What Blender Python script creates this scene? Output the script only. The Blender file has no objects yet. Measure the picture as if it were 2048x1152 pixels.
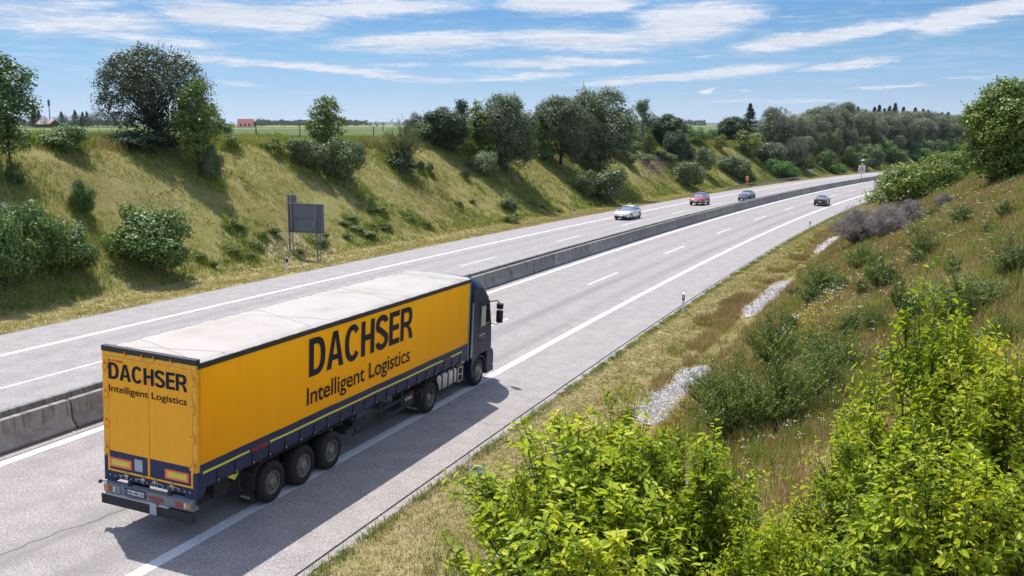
import bpy, math, random
import numpy as np
from mathutils import Vector, Matrix

C = bpy.context.scene.collection
R = math.radians
# ------------------------------------------------------------------ camera, sky, sun, exposure
scene = bpy.context.scene
cam_d = bpy.data.cameras.new("camera"); cam = bpy.data.objects.new("camera", cam_d); C.objects.link(cam)
CAM_Z = 8.746
cam.location = (0, 0, CAM_Z); cam.rotation_euler = (math.pi/2 - 0.17038, 0, 0)
cam_d.sensor_width = 36; cam_d.lens = 36*1898.8/2048; cam_d.clip_start = .1; cam_d.clip_end = 30000
scene.camera = cam
SUN_EL = R(64.5); SUN_AZ = math.atan2(-.945, 1.682)          # azimuth from +Y towards +X
w = bpy.data.worlds.new("World"); scene.world = w; w.use_nodes = True
SUN_STRENGTH = 3.9; SKY_STRENGTH = .15; EXPOSURE = .62
sun_d = bpy.data.lights.new("sun", 'SUN'); sun_d.energy = SUN_STRENGTH; sun_d.angle = R(.53); sun_d.color = (1, .965, .91)
sun = bpy.data.objects.new("sun", sun_d); C.objects.link(sun)
sdir = Vector((math.sin(SUN_AZ)*math.cos(SUN_EL), math.cos(SUN_AZ)*math.cos(SUN_EL), math.sin(SUN_EL)))
sun.rotation_euler = sdir.to_track_quat('Z', 'Y').to_euler(); sun.location = (-30, 60, 80)
scene.view_settings.view_transform = 'Standard'; scene.view_settings.look = 'None'
scene.view_settings.exposure = EXPOSURE; scene.view_settings.gamma = 1; scene.view_settings.use_curve_mapping = False
scene.render.engine = 'CYCLES'
try: scene.cycles.max_bounces = 8; scene.cycles.transparent_max_bounces = 8; scene.cycles.volume_bounces = 0
except Exception: pass

class NT:
    """small node helper"""
    def __init__(s, tree): s.t = tree; s.n = tree.nodes; s.l = tree.links
    def node(s, kind, ins=None, **kw):
        nd = s.n.new(kind)
        for k, v in kw.items(): setattr(nd, k, v)
        for k, v in (ins or {}).items():
            sock = nd.inputs[k]
            if isinstance(v, bpy.types.NodeSocket): s.l.new(v, sock)
            else: sock.default_value = v
        return nd
    def math(s, op, a, b=0., c=None, clamp=False):
        nd = s.n.new('ShaderNodeMath'); nd.operation = op; nd.use_clamp = clamp
        for i, v in enumerate((a, b, c)):
            if v is None: continue
            if isinstance(v, bpy.types.NodeSocket): s.l.new(v, nd.inputs[i])
            else: nd.inputs[i].default_value = v
        return nd.outputs[0]
    def mix(s, f, a, b, mode='MIX'):
        nd = s.n.new('ShaderNodeMix'); nd.data_type = 'RGBA'; nd.blend_type = mode
        for i, v in ((0, f), (6, a), (7, b)):
            if isinstance(v, bpy.types.NodeSocket): s.l.new(v, nd.inputs[i])
            else: nd.inputs[i].default_value = (v if i == 0 or len(v) == 4 else (*v, 1))
        return nd.outputs[2]
    def noise(s, vec, scale, detail=3, rough=.55, dist=0):
        return s.node('ShaderNodeTexNoise', {'Vector': vec, 'Scale': scale, 'Detail': detail, 'Roughness': rough, 'Distortion': dist})
    def ramp(s, f, stops, interp='LINEAR'):
        nd = s.n.new('ShaderNodeValToRGB'); nd.color_ramp.interpolation = interp
        el = nd.color_ramp.elements
        while len(el) < len(stops): el.new(.5)
        for e, (p, c) in zip(el, stops): e.position = p; e.color = (*c, 1) if len(c) == 3 else c
        s.l.new(f, nd.inputs[0]); return nd.outputs[0]
    def sstep(s, x, a, b):
        return s.node('ShaderNodeMapRange', {'Value': x, 'From Min': a, 'From Max': b}, interpolation_type='SMOOTHSTEP').outputs[0]

def build_world():
    nt = NT(w.node_tree); nt.n.clear()
    tc = nt.node('ShaderNodeTexCoord').outputs['Generated']
    sky = nt.node('ShaderNodeTexSky', sky_type='NISHITA', sun_disc=False, sun_elevation=SUN_EL, sun_rotation=SUN_AZ,
                  altitude=450, air_density=1.0, dust_density=.25, ozone_density=2.2).outputs[0]
    sp = nt.node('ShaderNodeSeparateXYZ', {0: tc}); x, y, z = sp.outputs
    az = nt.math('ARCTAN2', x, y); az = nt.math('MULTIPLY', az, 57.2958)
    el = nt.math('ARCSINE', z); el = nt.math('MULTIPLY', el, 57.2958)
    # clean summer blue overhead, pale near the horizon
    tint = nt.ramp(nt.math('DIVIDE', el, 30.), SKYT)
    sky = nt.mix(1., sky, tint, 'MULTIPLY')
    cv = nt.node('ShaderNodeCombineXYZ', {0: az, 1: el, 2: 0.}).outputs[0]
    def streak(rot, sx, sy, det, seed, out=0):
        m = nt.node('ShaderNodeMapping', {'Vector': cv, 'Rotation': (0, 0, R(rot)), 'Scale': (sx, sy, 1), 'Location': (seed, seed*.7, 0)}).outputs[0]
        return nt.noise(m, 1., det, .68, .6).outputs[out]
    # wind-torn edges: the cloud field is sampled through a slow warp
    wv = nt.node('ShaderNodeSeparateXYZ', {0: streak(-5, .22, 1.3, 6, 21.3, 1)}).outputs
    az2 = nt.math('ADD', az, nt.math('MULTIPLY', nt.math('SUBTRACT', wv[0], .5), 4.5)); el2 = nt.math('ADD', el, nt.math('MULTIPLY', nt.math('SUBTRACT', wv[1], .5), 1.0))
    n1 = streak(-2, .13, 2.0, 8, 3.1); n2 = streak(9, .40, 5.0, 9, 8.7); n3 = streak(-18, 1.3, 4.4, 9, 1.7)
    nn = nt.math('ADD', nt.math('MULTIPLY', n1, .45), nt.math('ADD', nt.math('MULTIPLY', n2, .35), nt.math('MULTIPLY', n3, .2)))
    total = None
    for (a0, e0, la, le, ang, amp) in CLOUDS:
        la, le = la*1.22, le*.8
        dx = nt.math('SUBTRACT', az2, a0); dy = nt.math('SUBTRACT', el2, e0); c_, s_ = math.cos(R(ang)), math.sin(R(ang))
        u = nt.math('ADD', nt.math('MULTIPLY', dx, c_/la), nt.math('MULTIPLY', dy, s_/la)); v = nt.math('ADD', nt.math('MULTIPLY', dx, -s_/le), nt.math('MULTIPLY', dy, c_/le))
        r2 = nt.math('ADD', nt.math('POWER', nt.math('ABSOLUTE', u), 3.), nt.math('MULTIPLY', v, v))
        g = nt.math('MULTIPLY', nt.math('EXPONENT', nt.math('MULTIPLY', r2, -1.)), amp)
        total = g if total is None else nt.math('MAXIMUM', total, g)
    wisps = nt.math('MULTIPLY', nt.math('MULTIPLY', nt.sstep(nn, .46, .68), nt.sstep(el, .5, 4.)), .36)
    high = nt.math('MULTIPLY', nt.sstep(el, 10., 28.), .75)  # unseen cloud overhead, added to brighten the ambient light
    fld = nt.math('MULTIPLY', total, nt.math('ADD', nt.math('MULTIPLY', nn, 2.3), -.15))
    dens = nt.math('ADD', nt.math('MULTIPLY', nt.sstep(fld, .18, .95), .95), nt.math('ADD', wisps, nt.math('MULTIPLY', high, nt.sstep(nn, .4, .6)))); dens = nt.math('MINIMUM', dens, .96)
    dens = nt.math('MULTIPLY', dens, nt.sstep(el, -.5, .8))
    ccol = nt.mix(nt.sstep(nn, .42, .66), tuple(x*.93 for x in CLOUD_COL), tuple(x*1.12 for x in CLOUD_COL))
    col = nt.mix(dens, sky, ccol)
    bg = nt.node('ShaderNodeBackground', {'Color': col, 'Strength': SKY_STRENGTH})
    out = nt.node('ShaderNodeOutputWorld'); nt.l.new(bg.outputs[0], out.inputs[0])
SKYT = [(0, (0.321, 0.414, 0.684)), (0.067, (0.258, 0.339, 0.531)), (0.147, (0.233, 0.327, 0.452)), (0.213, (0.198, 0.303, 0.43)), (0.42, (0.5, 0.72, 0.9)), (0.75, (0.95, 1.0, 1.05))]
CLOUD_COL = (3.39, 3.58, 4.01)
# (azimuth, elevation, half length, half thickness, slope in degrees, amount)
CLOUDS = [(-23.53, 5.3, 4.04, 0.97, 1.4, 0.85),
          (-26.16, 6.0, 4.7, 0.76, 4.4, 0.7),
          (-15.26, 5.99, 4.19, 1.18, -2.0, 1.05),
          (-8.01, 6.61, 5.28, 0.69, 3.0, 1.1),
          (-20.34, 4.55, 3.97, 0.59, -5.2, 0.65),
          (-18.42, 3.67, 4.47, 0.42, -3.3, 0.75),
          (-9.48, 3.03, 6.14, 0.42, -4.9, 0.85),
          (-7.21, 4.23, 5.04, 0.35, -0.7, 0.6),
          (-5.05, 4.8, 4.65, 0.69, 1.6, 0.95),
          (3.95, 4.85, 4.66, 0.83, -2.1, 0.9),
          (3.22, 6.87, 3.62, 0.69, -0.4, 1.2),
          (10.25, 5.75, 3.4, 1.46, 6.9, 1.05),
          (8.0, 4.9, 3.44, 0.87, 1.6, 0.8),
          (3.09, 3.58, 4.97, 0.45, 0.8, 0.9),
          (1.06, 2.76, 3.24, 0.28, 3.0, 0.75),
          (2.82, 3.38, 1.03, 0.31, 0.6, 1.1),
          (7.91, 2.53, 3.62, 0.28, 3.7, 0.9),
          (13.43, 3.02, 3.06, 0.42, 4.5, 1.0),
          (19.18, 3.29, 2.16, 0.31, 6.0, 1.0),
          (17.48, 4.78, 4.65, 0.59, 7.5, 1.05),
          (25.4, 5.68, 3.11, 0.8, 13.1, 1.1),
          (-6.85, 3.44, 1.74, 0.21, 1.8, 0.65),
          (14.56, 1.28, 4.7, 0.14, 0.0, 0.6),
          (21.26, 2.09, 2.3, 0.17, 3.9, 0.75),
          (25.92, 2.46, 2.14, 0.1, 3.0, 0.6),
          (11.24, 1.87, 0.4, 0.28, 7.8, 1.0),
          (13.59, 1.88, 0.91, 0.1, 4.9, 0.55),
          (-15.78, 2.29, 1.5, 0.28, -4.1, 0.55),
          (-25.09, 1.76, 2.06, 0.17, -1.0, 0.4),
          (-11.04, 1.78, 2.7, 0.14, 0.3, 0.4),
          (10.91, 3.84, 1.13, 0.14, -0.7, 0.55),
          (-60, 9, 20, 2, 3, 0.7),
          (70, 12, 25, 3, -5, 0.7),
          (140, 10, 30, 2, 4, 0.6),
          (-120, 14, 30, 3, 0, 0.7)]
build_world()
# ------------------------------------------------------------------ the road's own coordinates
# s runs along the solid line right of the lorry, d is the offset to its left; both in metres
K0, K1, TH0, GR, G2, CR = .00065, 1e-6, .377594, -.019151, 1.2e-5, .042876
PX, PY = -9.800257, 12.0
_S = np.arange(-260, 3600.1, .5)
_k = np.where(_S < 420, K0 + K1*np.clip(_S, -60, 420), 0.)
_th = np.cumsum(_k)*.5; _i0 = int(np.argmin(abs(_S))); _th = _th - _th[_i0] + TH0
_X = np.concatenate([[0], np.cumsum((np.sin(_th)[1:]+np.sin(_th)[:-1])*.25)]); _X += PX - _X[_i0]
_Y = np.concatenate([[0], np.cumsum((np.cos(_th)[1:]+np.cos(_th)[:-1])*.25)]); _Y += PY - _Y[_i0]
_sc = np.clip(_S, -260, 430); _Z = GR*_sc + G2*_sc*_sc/2
D_DASH, D_RL, D_B = 3.639, 7.313, 7.83
D_LD, D_LL, D_LP, D_RP = 14.66, 19.06, 22.55, -2.776
def road_h(d):
    """surface of the two carriageways relative to the reference line"""
    d = np.asarray(d, float)
    return np.where(d < 8.6, CR*d, .369 - .305 - .0017*(d-8.6))
_DL = [22.55, 23.6, 25.0, 26.3, 27.6, 29.5, 32.5, 35.5, 37.8, 39.4, 42, 60]
_HL = [.04, .0, -.10, .02, .55, 1.75, 3.9, 6.05, 7.5, 8.05, 8.35, 8.7]
_DR = [-60, -26, -22.5, -20.5, -18.5, -12, -8.4, -7.3, -6.4, -5.4, -3.6, -2.776]
_HR = [8.2, 7.5, 7.15, 6.7, 5.75, 2.45, .5, -.05, -.22, -.22, -.17, -.12]
def smooth01(x, a, b):
    t = np.clip((x-a)/(b-a), 0, 1); return t*t*(3-2*t)
def bumps(s, d):
    return (.16*np.sin(.31*s+1.3*np.sin(.11*d+.5))*np.sin(.43*d+.7+.4*np.sin(.17*s)) + .10*np.sin(.83*s+.3*d+1.1)*np.sin(.71*d-.4*s)
            + .05*np.sin(1.9*s+2.1*d)*np.sin(2.3*d-1.1*s+.4))
def ground_h(s, d):
    """height of the land above the reference line's height at s"""
    s = np.asarray(s, float); d = np.asarray(d, float)
    h = np.interp(d, _DR+_DL, _HR+_HL)
    k = np.clip(np.where(d > 0, d-26, -d-7.5)/4, 0, 1)
    h = h + bumps(s, d)*k*np.where(abs(d) > 60, .3, 1.)
    zr = np.interp(s, _S, _Z)
    far = -1.5 + CAM_Z
    tl = smooth01(d, 55, 220); tr = smooth01(-d, 60, 250)
    h = h*(1-tl) + (far-zr)*tl
    h = h*(1-tr) + (far-3-zr)*tr
    return h
def pos(s, d, up=0., on='ground'):
    """world point at station s, offset d"""
    s = np.asarray(s, float); d = np.asarray(d, float)
    x = np.interp(s, _S, _X); y = np.interp(s, _S, _Y); th = np.interp(s, _S, _th); z = np.interp(s, _S, _Z)
    h = road_h(d) if on == 'road' else ground_h(s, d)
    return np.stack(np.broadcast_arrays(x-d*np.cos(th), y+d*np.sin(th), z+h+up), -1)
def heading(s): return float(np.interp(s, _S, _th))
# ------------------------------------------------------------------ mesh and naming helpers
def tag(o, label=None, cat=None, group=None, kind=None):
    if label: o['label'] = label
    if cat: o['category'] = cat
    if group: o['group'] = group
    if kind: o['kind'] = kind
    return o
def np_mesh(name, V, F, smooth=False, uv=None, mats=(), midx=None):
    V = np.ascontiguousarray(V, dtype=np.float32).reshape(-1, 3); F = np.ascontiguousarray(F, dtype=np.int32)
    me = bpy.data.meshes.new(name); k = F.shape[1]; n = F.shape[0]
    me.vertices.add(len(V)); me.vertices.foreach_set('co', V.ravel())
    me.loops.add(n*k); me.loops.foreach_set('vertex_index', F.ravel())
    me.polygons.add(n); me.polygons.foreach_set('loop_start', np.arange(0, n*k, k, dtype=np.int32))
    try: me.polygons.foreach_set('loop_total', np.full(n, k, dtype=np.int32))
    except Exception: pass
    me.polygons.foreach_set('use_smooth', np.full(n, bool(smooth)))
    if midx is not None: me.polygons.foreach_set('material_index', np.asarray(midx, dtype=np.int32))
    if uv is not None:
        l = me.uv_layers.new(name='sd'); l.data.foreach_set('uv', np.asarray(uv, dtype=np.float32)[F.ravel()].ravel())
    for m in mats: me.materials.append(m)
    me.update(); me.validate()
    return me
def link(name, me, parent=None, loc=None, rot=None):
    o = bpy.data.objects.new(name, me); C.objects.link(o)
    if parent is not None: o.parent = parent
    if loc is not None: o.location = loc
    if rot is not None: o.rotation_euler = rot
    return o
def empty(name, loc=(0, 0, 0), rz=0.):
    o = bpy.data.objects.new(name, None); C.objects.link(o); o.location = loc; o.rotation_euler = (0, 0, rz); o.empty_display_size = .3
    return o
def copy_tree(o, parent=None):
    c = o.copy(); C.objects.link(c)
    if parent is not None: c.parent = parent
    for ch in list(o.children): copy_tree(ch, c)
    return c

class MB:
    """collects shapes, builds ONE mesh object"""
    def __init__(s): s.v = []; s.f = []; s.m = []
    def add(s, V, F, mi=0):
        b = len(s.v); s.v += [tuple(map(float, p)) for p in V]; s.f += [tuple(int(i)+b for i in f) for f in F]; s.m += [mi]*len(F); return s
    def box(s, x0, x1, y0, y1, z0, z1, mi=0, bev=0.):
        if bev > 0: return s.bbox(x0, x1, y0, y1, z0, z1, mi, bev)
        V = [(x, y, z) for z in (z0, z1) for y in (y0, y1) for x in (x0, x1)]
        return s.add(V, [(0, 2, 3, 1), (4, 5, 7, 6), (0, 1, 5, 4), (2, 6, 7, 3), (0, 4, 6, 2), (1, 3, 7, 5)], mi)
    def bbox(s, x0, x1, y0, y1, z0, z1, mi, b):
        """box with chamfered edges"""
        V = []; F = []
        xs = (x0, x1); ys = (y0, y1); zs = (z0, z1); idx = {}
        for i in (0, 1):
            for j in (0, 1):
                for k in (0, 1):
                    sx = b if i == 0 else -b; sy = b if j == 0 else -b; sz = b if k == 0 else -b
                    for a in range(3):
                        p = [xs[i]+(0 if a == 0 else sx), ys[j]+(0 if a == 1 else sy), zs[k]+(0 if a == 2 else sz)]
                        idx[i, j, k, a] = len(V); V.append(p)
        I = idx
        for i in (0, 1): F.append([I[i, 0, 0, 0], I[i, 1, 0, 0], I[i, 1, 1, 0], I[i, 0, 1, 0]][::(1 if i else -1)])
        for j in (0, 1): F.append([I[0, j, 0, 1], I[1, j, 0, 1], I[1, j, 1, 1], I[0, j, 1, 1]][::(-1 if j else 1)])
        for k in (0, 1): F.append([I[0, 0, k, 2], I[1, 0, k, 2], I[1, 1, k, 2], I[0, 1, k, 2]][::(1 if k else -1)])
        for i in (0, 1):
            for j in (0, 1):
                F.append([I[i, j, 0, 0], I[i, j, 1, 0], I[i, j, 1, 1], I[i, j, 0, 1]][::(1 if i == j else -1)])
                F.append([I[i, 0, j, 0], I[i, 1, j, 0], I[i, 1, j, 2], I[i, 0, j, 2]][::(-1 if i != j else 1)])
                F.append([I[0, i, j, 1], I[1, i, j, 1], I[1, i, j, 2], I[0, i, j, 2]][::(1 if i == j else -1)])
                for k in (0, 1): F.append([I[i, j, k, 0], I[i, j, k, 1], I[i, j, k, 2]])
        return s.add(V, F, mi)
    def cyl(s, p0, p1, r0, r1=None, n=12, mi=0, cap=True):
        p0 = Vector(p0); p1 = Vector(p1); r1 = r0 if r1 is None else r1
        d = (p1-p0).normalized(); a = d.orthogonal().normalized(); b = d.cross(a)
        V = []
        for p, r in ((p0, r0), (p1, r1)):
            for i in range(n):
                t = 2*math.pi*i/n; V.append(p+a*math.cos(t)*r+b*math.sin(t)*r)
        F = [(i, (i+1) % n, n+(i+1) % n, n+i) for i in range(n)]
        if cap: F += [tuple(range(n))[::-1], tuple(range(n, 2*n))]
        return s.add(V, F, mi)
    def lathe(s, c, axis, prof, n=24, mi=0):
        """prof: (along axis, radius)"""
        c = Vector(c); d = Vector(axis).normalized(); a = d.orthogonal().normalized(); b = d.cross(a); V = []; k = len(prof)
        for h, r in prof:
            for i in range(n):
                t = 2*math.pi*i/n; V.append(c+d*h+a*math.cos(t)*r+b*math.sin(t)*r)
        F = [(j*n+i, j*n+(i+1) % n, (j+1)*n+(i+1) % n, (j+1)*n+i) for j in range(k-1) for i in range(n)]
        return s.add(V, F, mi)
    def path(s, pts, r, n=6, mi=0):
        for a, b in zip(pts[:-1], pts[1:]): s.cyl(a, b, r, r, n, mi)
        return s
    def prism(s, poly, axis, a0, a1, mi=0):
        """poly of 2-D points extruded along axis 'x','y' or 'z' (other two in order)"""
        def P(u, v, a): return {'x': (a, u, v), 'y': (u, a, v), 'z': (u, v, a)}[axis]
        n = len(poly); V = [P(u, v, a0) for u, v in poly]+[P(u, v, a1) for u, v in poly]
        F = [(i, (i+1) % n, n+(i+1) % n, n+i) for i in range(n)]+[tuple(range(n))[::-1], tuple(range(n, 2*n))]
        return s.add(V, F, mi)
    def sheet(s, P, mi=0, close=False):
        """grid of points P[i][j]"""
        n = len(P); m = len(P[0]); V = [p for r in P for p in r]
        F = [(i*m+j, i*m+j+1, (i+1)*m+j+1, (i+1)*m+j) for i in range(n-1) for j in range(m-1)]
        return s.add(V, F, mi)
    def build(s, name, mats, parent=None, smooth=False, bevel=0., loc=None, rot=None, fix=True, sub=0):
        me = bpy.data.meshes.new(name); me.from_pydata(s.v, [], s.f)
        mats = mats if isinstance(mats, (list, tuple)) else [mats]
        for m in mats: me.materials.append(m)
        me.polygons.foreach_set('material_index', s.m)
        if fix:
            import bmesh
            bm = bmesh.new(); bm.from_mesh(me); bmesh.ops.recalc_face_normals(bm, faces=bm.faces); bm.to_mesh(me); bm.free()
        if smooth: me.polygons.foreach_set('use_smooth', [True]*len(me.polygons))
        me.update()
        o = link(name, me, parent, loc, rot)
        if bevel: md = o.modifiers.new('bevel', 'BEVEL'); md.width = bevel; md.segments = 2; md.limit_method = 'ANGLE'
        if sub: md = o.modifiers.new('sub', 'SUBSURF'); md.levels = sub; md.render_levels = sub
        return o

# ------------------------------------------------------------------ materials
M = {}
def mat(name, col, rough=.6, metal=0., spec=.5, noise=0., nscale=8., bump=0., coat=0., emit=None, alpha=None, dirt=None):
    m = bpy.data.materials.new(name); m.use_nodes = True; nt = NT(m.node_tree); b = m.node_tree.nodes['Principled BSDF']
    b.inputs['Base Color'].default_value = (*col, 1); b.inputs['Roughness'].default_value = rough
    b.inputs['Metallic'].default_value = metal; b.inputs['Specular IOR Level'].default_value = spec; b.inputs['Coat Weight'].default_value = coat
    if noise or bump or dirt:
        tc = nt.node('ShaderNodeTexCoord').outputs['Object']; n = nt.noise(tc, nscale, 5, .6).outputs[0]
        if noise:
            f = nt.node('ShaderNodeMapRange', {'Value': n, 'From Min': .25, 'From Max': .75, 'To Min': 1-noise, 'To Max': 1+noise}).outputs[0]
            c = nt.mix(1., col, nt.node('ShaderNodeCombineColor', {0: f, 1: f, 2: f}).outputs[0], 'MULTIPLY')
            if dirt:
                n2 = nt.noise(nt.node('ShaderNodeMapping', {'Vector': tc, 'Scale': dirt[1]}).outputs[0], 1., 6, .65).outputs[0]
                c = nt.mix(nt.math('MULTIPLY', nt.sstep(n2, .48, .72), dirt[2]), c, dirt[0])
            nt.l.new(c, b.inputs['Base Color'])
        if bump:
            bn = nt.node('ShaderNodeBump', {'Height': n, 'Strength': bump, 'Distance': .02}).outputs[0]; nt.l.new(bn, b.inputs['Normal'])
    M[name] = m; return m
def make_cloth(m, amount, tint):
    """lets light through a coated fabric"""
    nt = NT(m.node_tree); b = m.node_tree.nodes['Principled BSDF']; out = m.node_tree.nodes['Material Output']
    tr = nt.node('ShaderNodeBsdfTranslucent', {'Color': (*tint, 1)}).outputs[0]; mx = nt.node('ShaderNodeMixShader', {0: amount}); nt.l.new(b.outputs[0], mx.inputs[1]); nt.l.new(tr, mx.inputs[2]); nt.l.new(mx.outputs[0], out.inputs[0])
def leafmat(name, cols, trans=.25, rough=.5, spec=.4, nscale=.9, patch=None):
    """cols: colour stops picked at random leaf by leaf, shifted by slow noise"""
    m = bpy.data.materials.new(name); m.use_nodes = True; nt = NT(m.node_tree); b = m.node_tree.nodes['Principled BSDF']; out = m.node_tree.nodes['Material Output']
    rnd = nt.node('ShaderNodeNewGeometry').outputs['Random Per Island']
    tc = nt.node('ShaderNodeTexCoord').outputs['Object']; oi = nt.node('ShaderNodeObjectInfo').outputs['Random']
    n = nt.noise(nt.node('ShaderNodeVectorMath', {0: tc, 1: nt.node('ShaderNodeCombineXYZ', {0: nt.math('MULTIPLY', oi, 50.)}).outputs[0]}, operation='ADD').outputs[0], nscale, 2, .5).outputs[0]
    f = nt.math('ADD', nt.math('MULTIPLY', rnd, .62), nt.math('MULTIPLY', nt.math('SUBTRACT', n, .3), .95), clamp=True)
    c = nt.ramp(f, [(i/(len(cols)-1), k) for i, k in enumerate(cols)])
    v = nt.math('ADD', nt.math('MULTIPLY', oi, .24), .88)
    c = nt.mix(1., c, nt.node('ShaderNodeCombineColor', {0: v, 1: v, 2: v}).outputs[0], 'MULTIPLY')
    nt.l.new(c, b.inputs['Base Color']); b.inputs['Roughness'].default_value = rough; b.inputs['Specular IOR Level'].default_value = spec
    tr = nt.node('ShaderNodeBsdfTranslucent', {'Color': nt.mix(1., c, (1.25, 1.2, .6), 'MULTIPLY')}).outputs[0]
    mx = nt.node('ShaderNodeMixShader', {0: trans}); nt.l.new(b.outputs[0], mx.inputs[1]); nt.l.new(tr, mx.inputs[2]); nt.l.new(mx.outputs[0], out.inputs[0])
    M[name] = m; return m
# ------------------------------------------------------------------ ground, carriageways, markings
def uvsd(nt):
    u = nt.node('ShaderNodeUVMap', uv_map='sd').outputs[0]; sp = nt.node('ShaderNodeSeparateXYZ', {0: u}).outputs
    return u, sp[0], sp[1]
def ribbon(name, s0, s1, ds, dd, mats, on='road', up=0., edge=None, kind='structure', wob=None, mat_i=None):
    s = np.arange(s0, s1+ds*.5, ds); d = np.asarray(dd, float)
    S, Dd = np.meshgrid(s, d, indexing='ij')
    if wob is not None: Dd = Dd + wob(S, Dd)
    V = pos(S, Dd, up, on); n, m = S.shape
    i = np.arange(n*m).reshape(n, m); F = np.stack([i[:-1, :-1], i[1:, :-1], i[1:, 1:], i[:-1, 1:]], -1).reshape(-1, 4)[:, ::-1]
    me = np_mesh(name, V.reshape(-1, 3), F, True, np.stack([S, Dd], -1).reshape(-1, 2), mats)
    o = link(name, me)
    if kind: tag(o, kind=kind)
    return o
def road_mat(name, base, tracks, edge_stain=.0, pink=0.):
    m = bpy.data.materials.new(name); m.use_nodes = True; nt = NT(m.node_tree); b = m.node_tree.nodes['Principled BSDF']
    u, s, d = uvsd(nt)
    grain = nt.noise(u, 19., 2, .75).outputs[0]; mid = nt.noise(u, 1.3, 4, .6).outputs[0]
    lng = nt.noise(nt.node('ShaderNodeMapping', {'Vector': u, 'Scale': (.035, 1.1, 1)}).outputs[0], 1., 4, .6).outputs[0]
    spk = nt.node('ShaderNodeTexVoronoi', {'Vector': u, 'Scale': 34.}).outputs['Distance']
    f = nt.math('ADD', nt.math('MULTIPLY', grain, .55), nt.math('ADD', nt.math('MULTIPLY', mid, .22), nt.math('MULTIPLY', spk, .25)))
    c = nt.ramp(f, [(.30, tuple(x*.45 for x in base)), (.5, base), (.68, tuple(min(1, x*1.6) for x in base))])
    for (d0, wdt, amt) in tracks:
        e = nt.math('ABSOLUTE', nt.math('SUBTRACT', d, d0)); g = nt.math('MULTIPLY', nt.math('SUBTRACT', 1., nt.sstep(e, wdt*.2, wdt)), nt.math('MULTIPLY', nt.sstep(lng, .25, .7), amt))
        c = nt.mix(g, c, tuple(x*.72 for x in base))
    c = nt.mix(nt.math('MULTIPLY', nt.sstep(lng, .52, .8), .25), c, tuple(x*.75 for x in base))
    # fine cracks, mostly sealed, with a course of their own
    cr = nt.node('ShaderNodeTexVoronoi', {'Vector': nt.node('ShaderNodeVectorMath', {0: u, 1: nt.node('ShaderNodeVectorMath', {0: nt.noise(u, .8, 4, .6).outputs[1], 'Scale': 1.5}, operation='SCALE').outputs[0]}, operation='ADD').outputs[0], 'Scale': .085}, feature='DISTANCE_TO_EDGE').outputs[0]
    g = nt.math('MULTIPLY', nt.math('SUBTRACT', 1., nt.sstep(cr, .0004, .0018)), nt.sstep(nt.noise(u, .07, 2).outputs[0], .5, .6))
    c = nt.mix(nt.math('MULTIPLY', g, .55), c, (.09, .085, .085))
    nt.l.new(c, b.inputs['Base Color']); b.inputs['Roughness'].default_value = .85; b.inputs['Specular IOR Level'].default_value = .25
    bn = nt.node('ShaderNodeBump', {'Height': grain, 'Strength': .35, 'Distance': .01}).outputs[0]; nt.l.new(bn, b.inputs['Normal'])
    return m
def paint_mat():
    m = bpy.data.materials.new('road_paint'); m.use_nodes = True; nt = NT(m.node_tree); b = m.node_tree.nodes['Principled BSDF']
    u, s, d = uvsd(nt); n = nt.noise(u, 9., 5, .7).outputs[0]
    c = nt.ramp(n, [(.3, (.42, .42, .43)), (.5, (.60, .60, .61)), (.7, (.68, .68, .69))])
    nt.l.new(c, b.inputs['Base Color']); b.inputs['Roughness'].default_value = .7; return m
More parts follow.
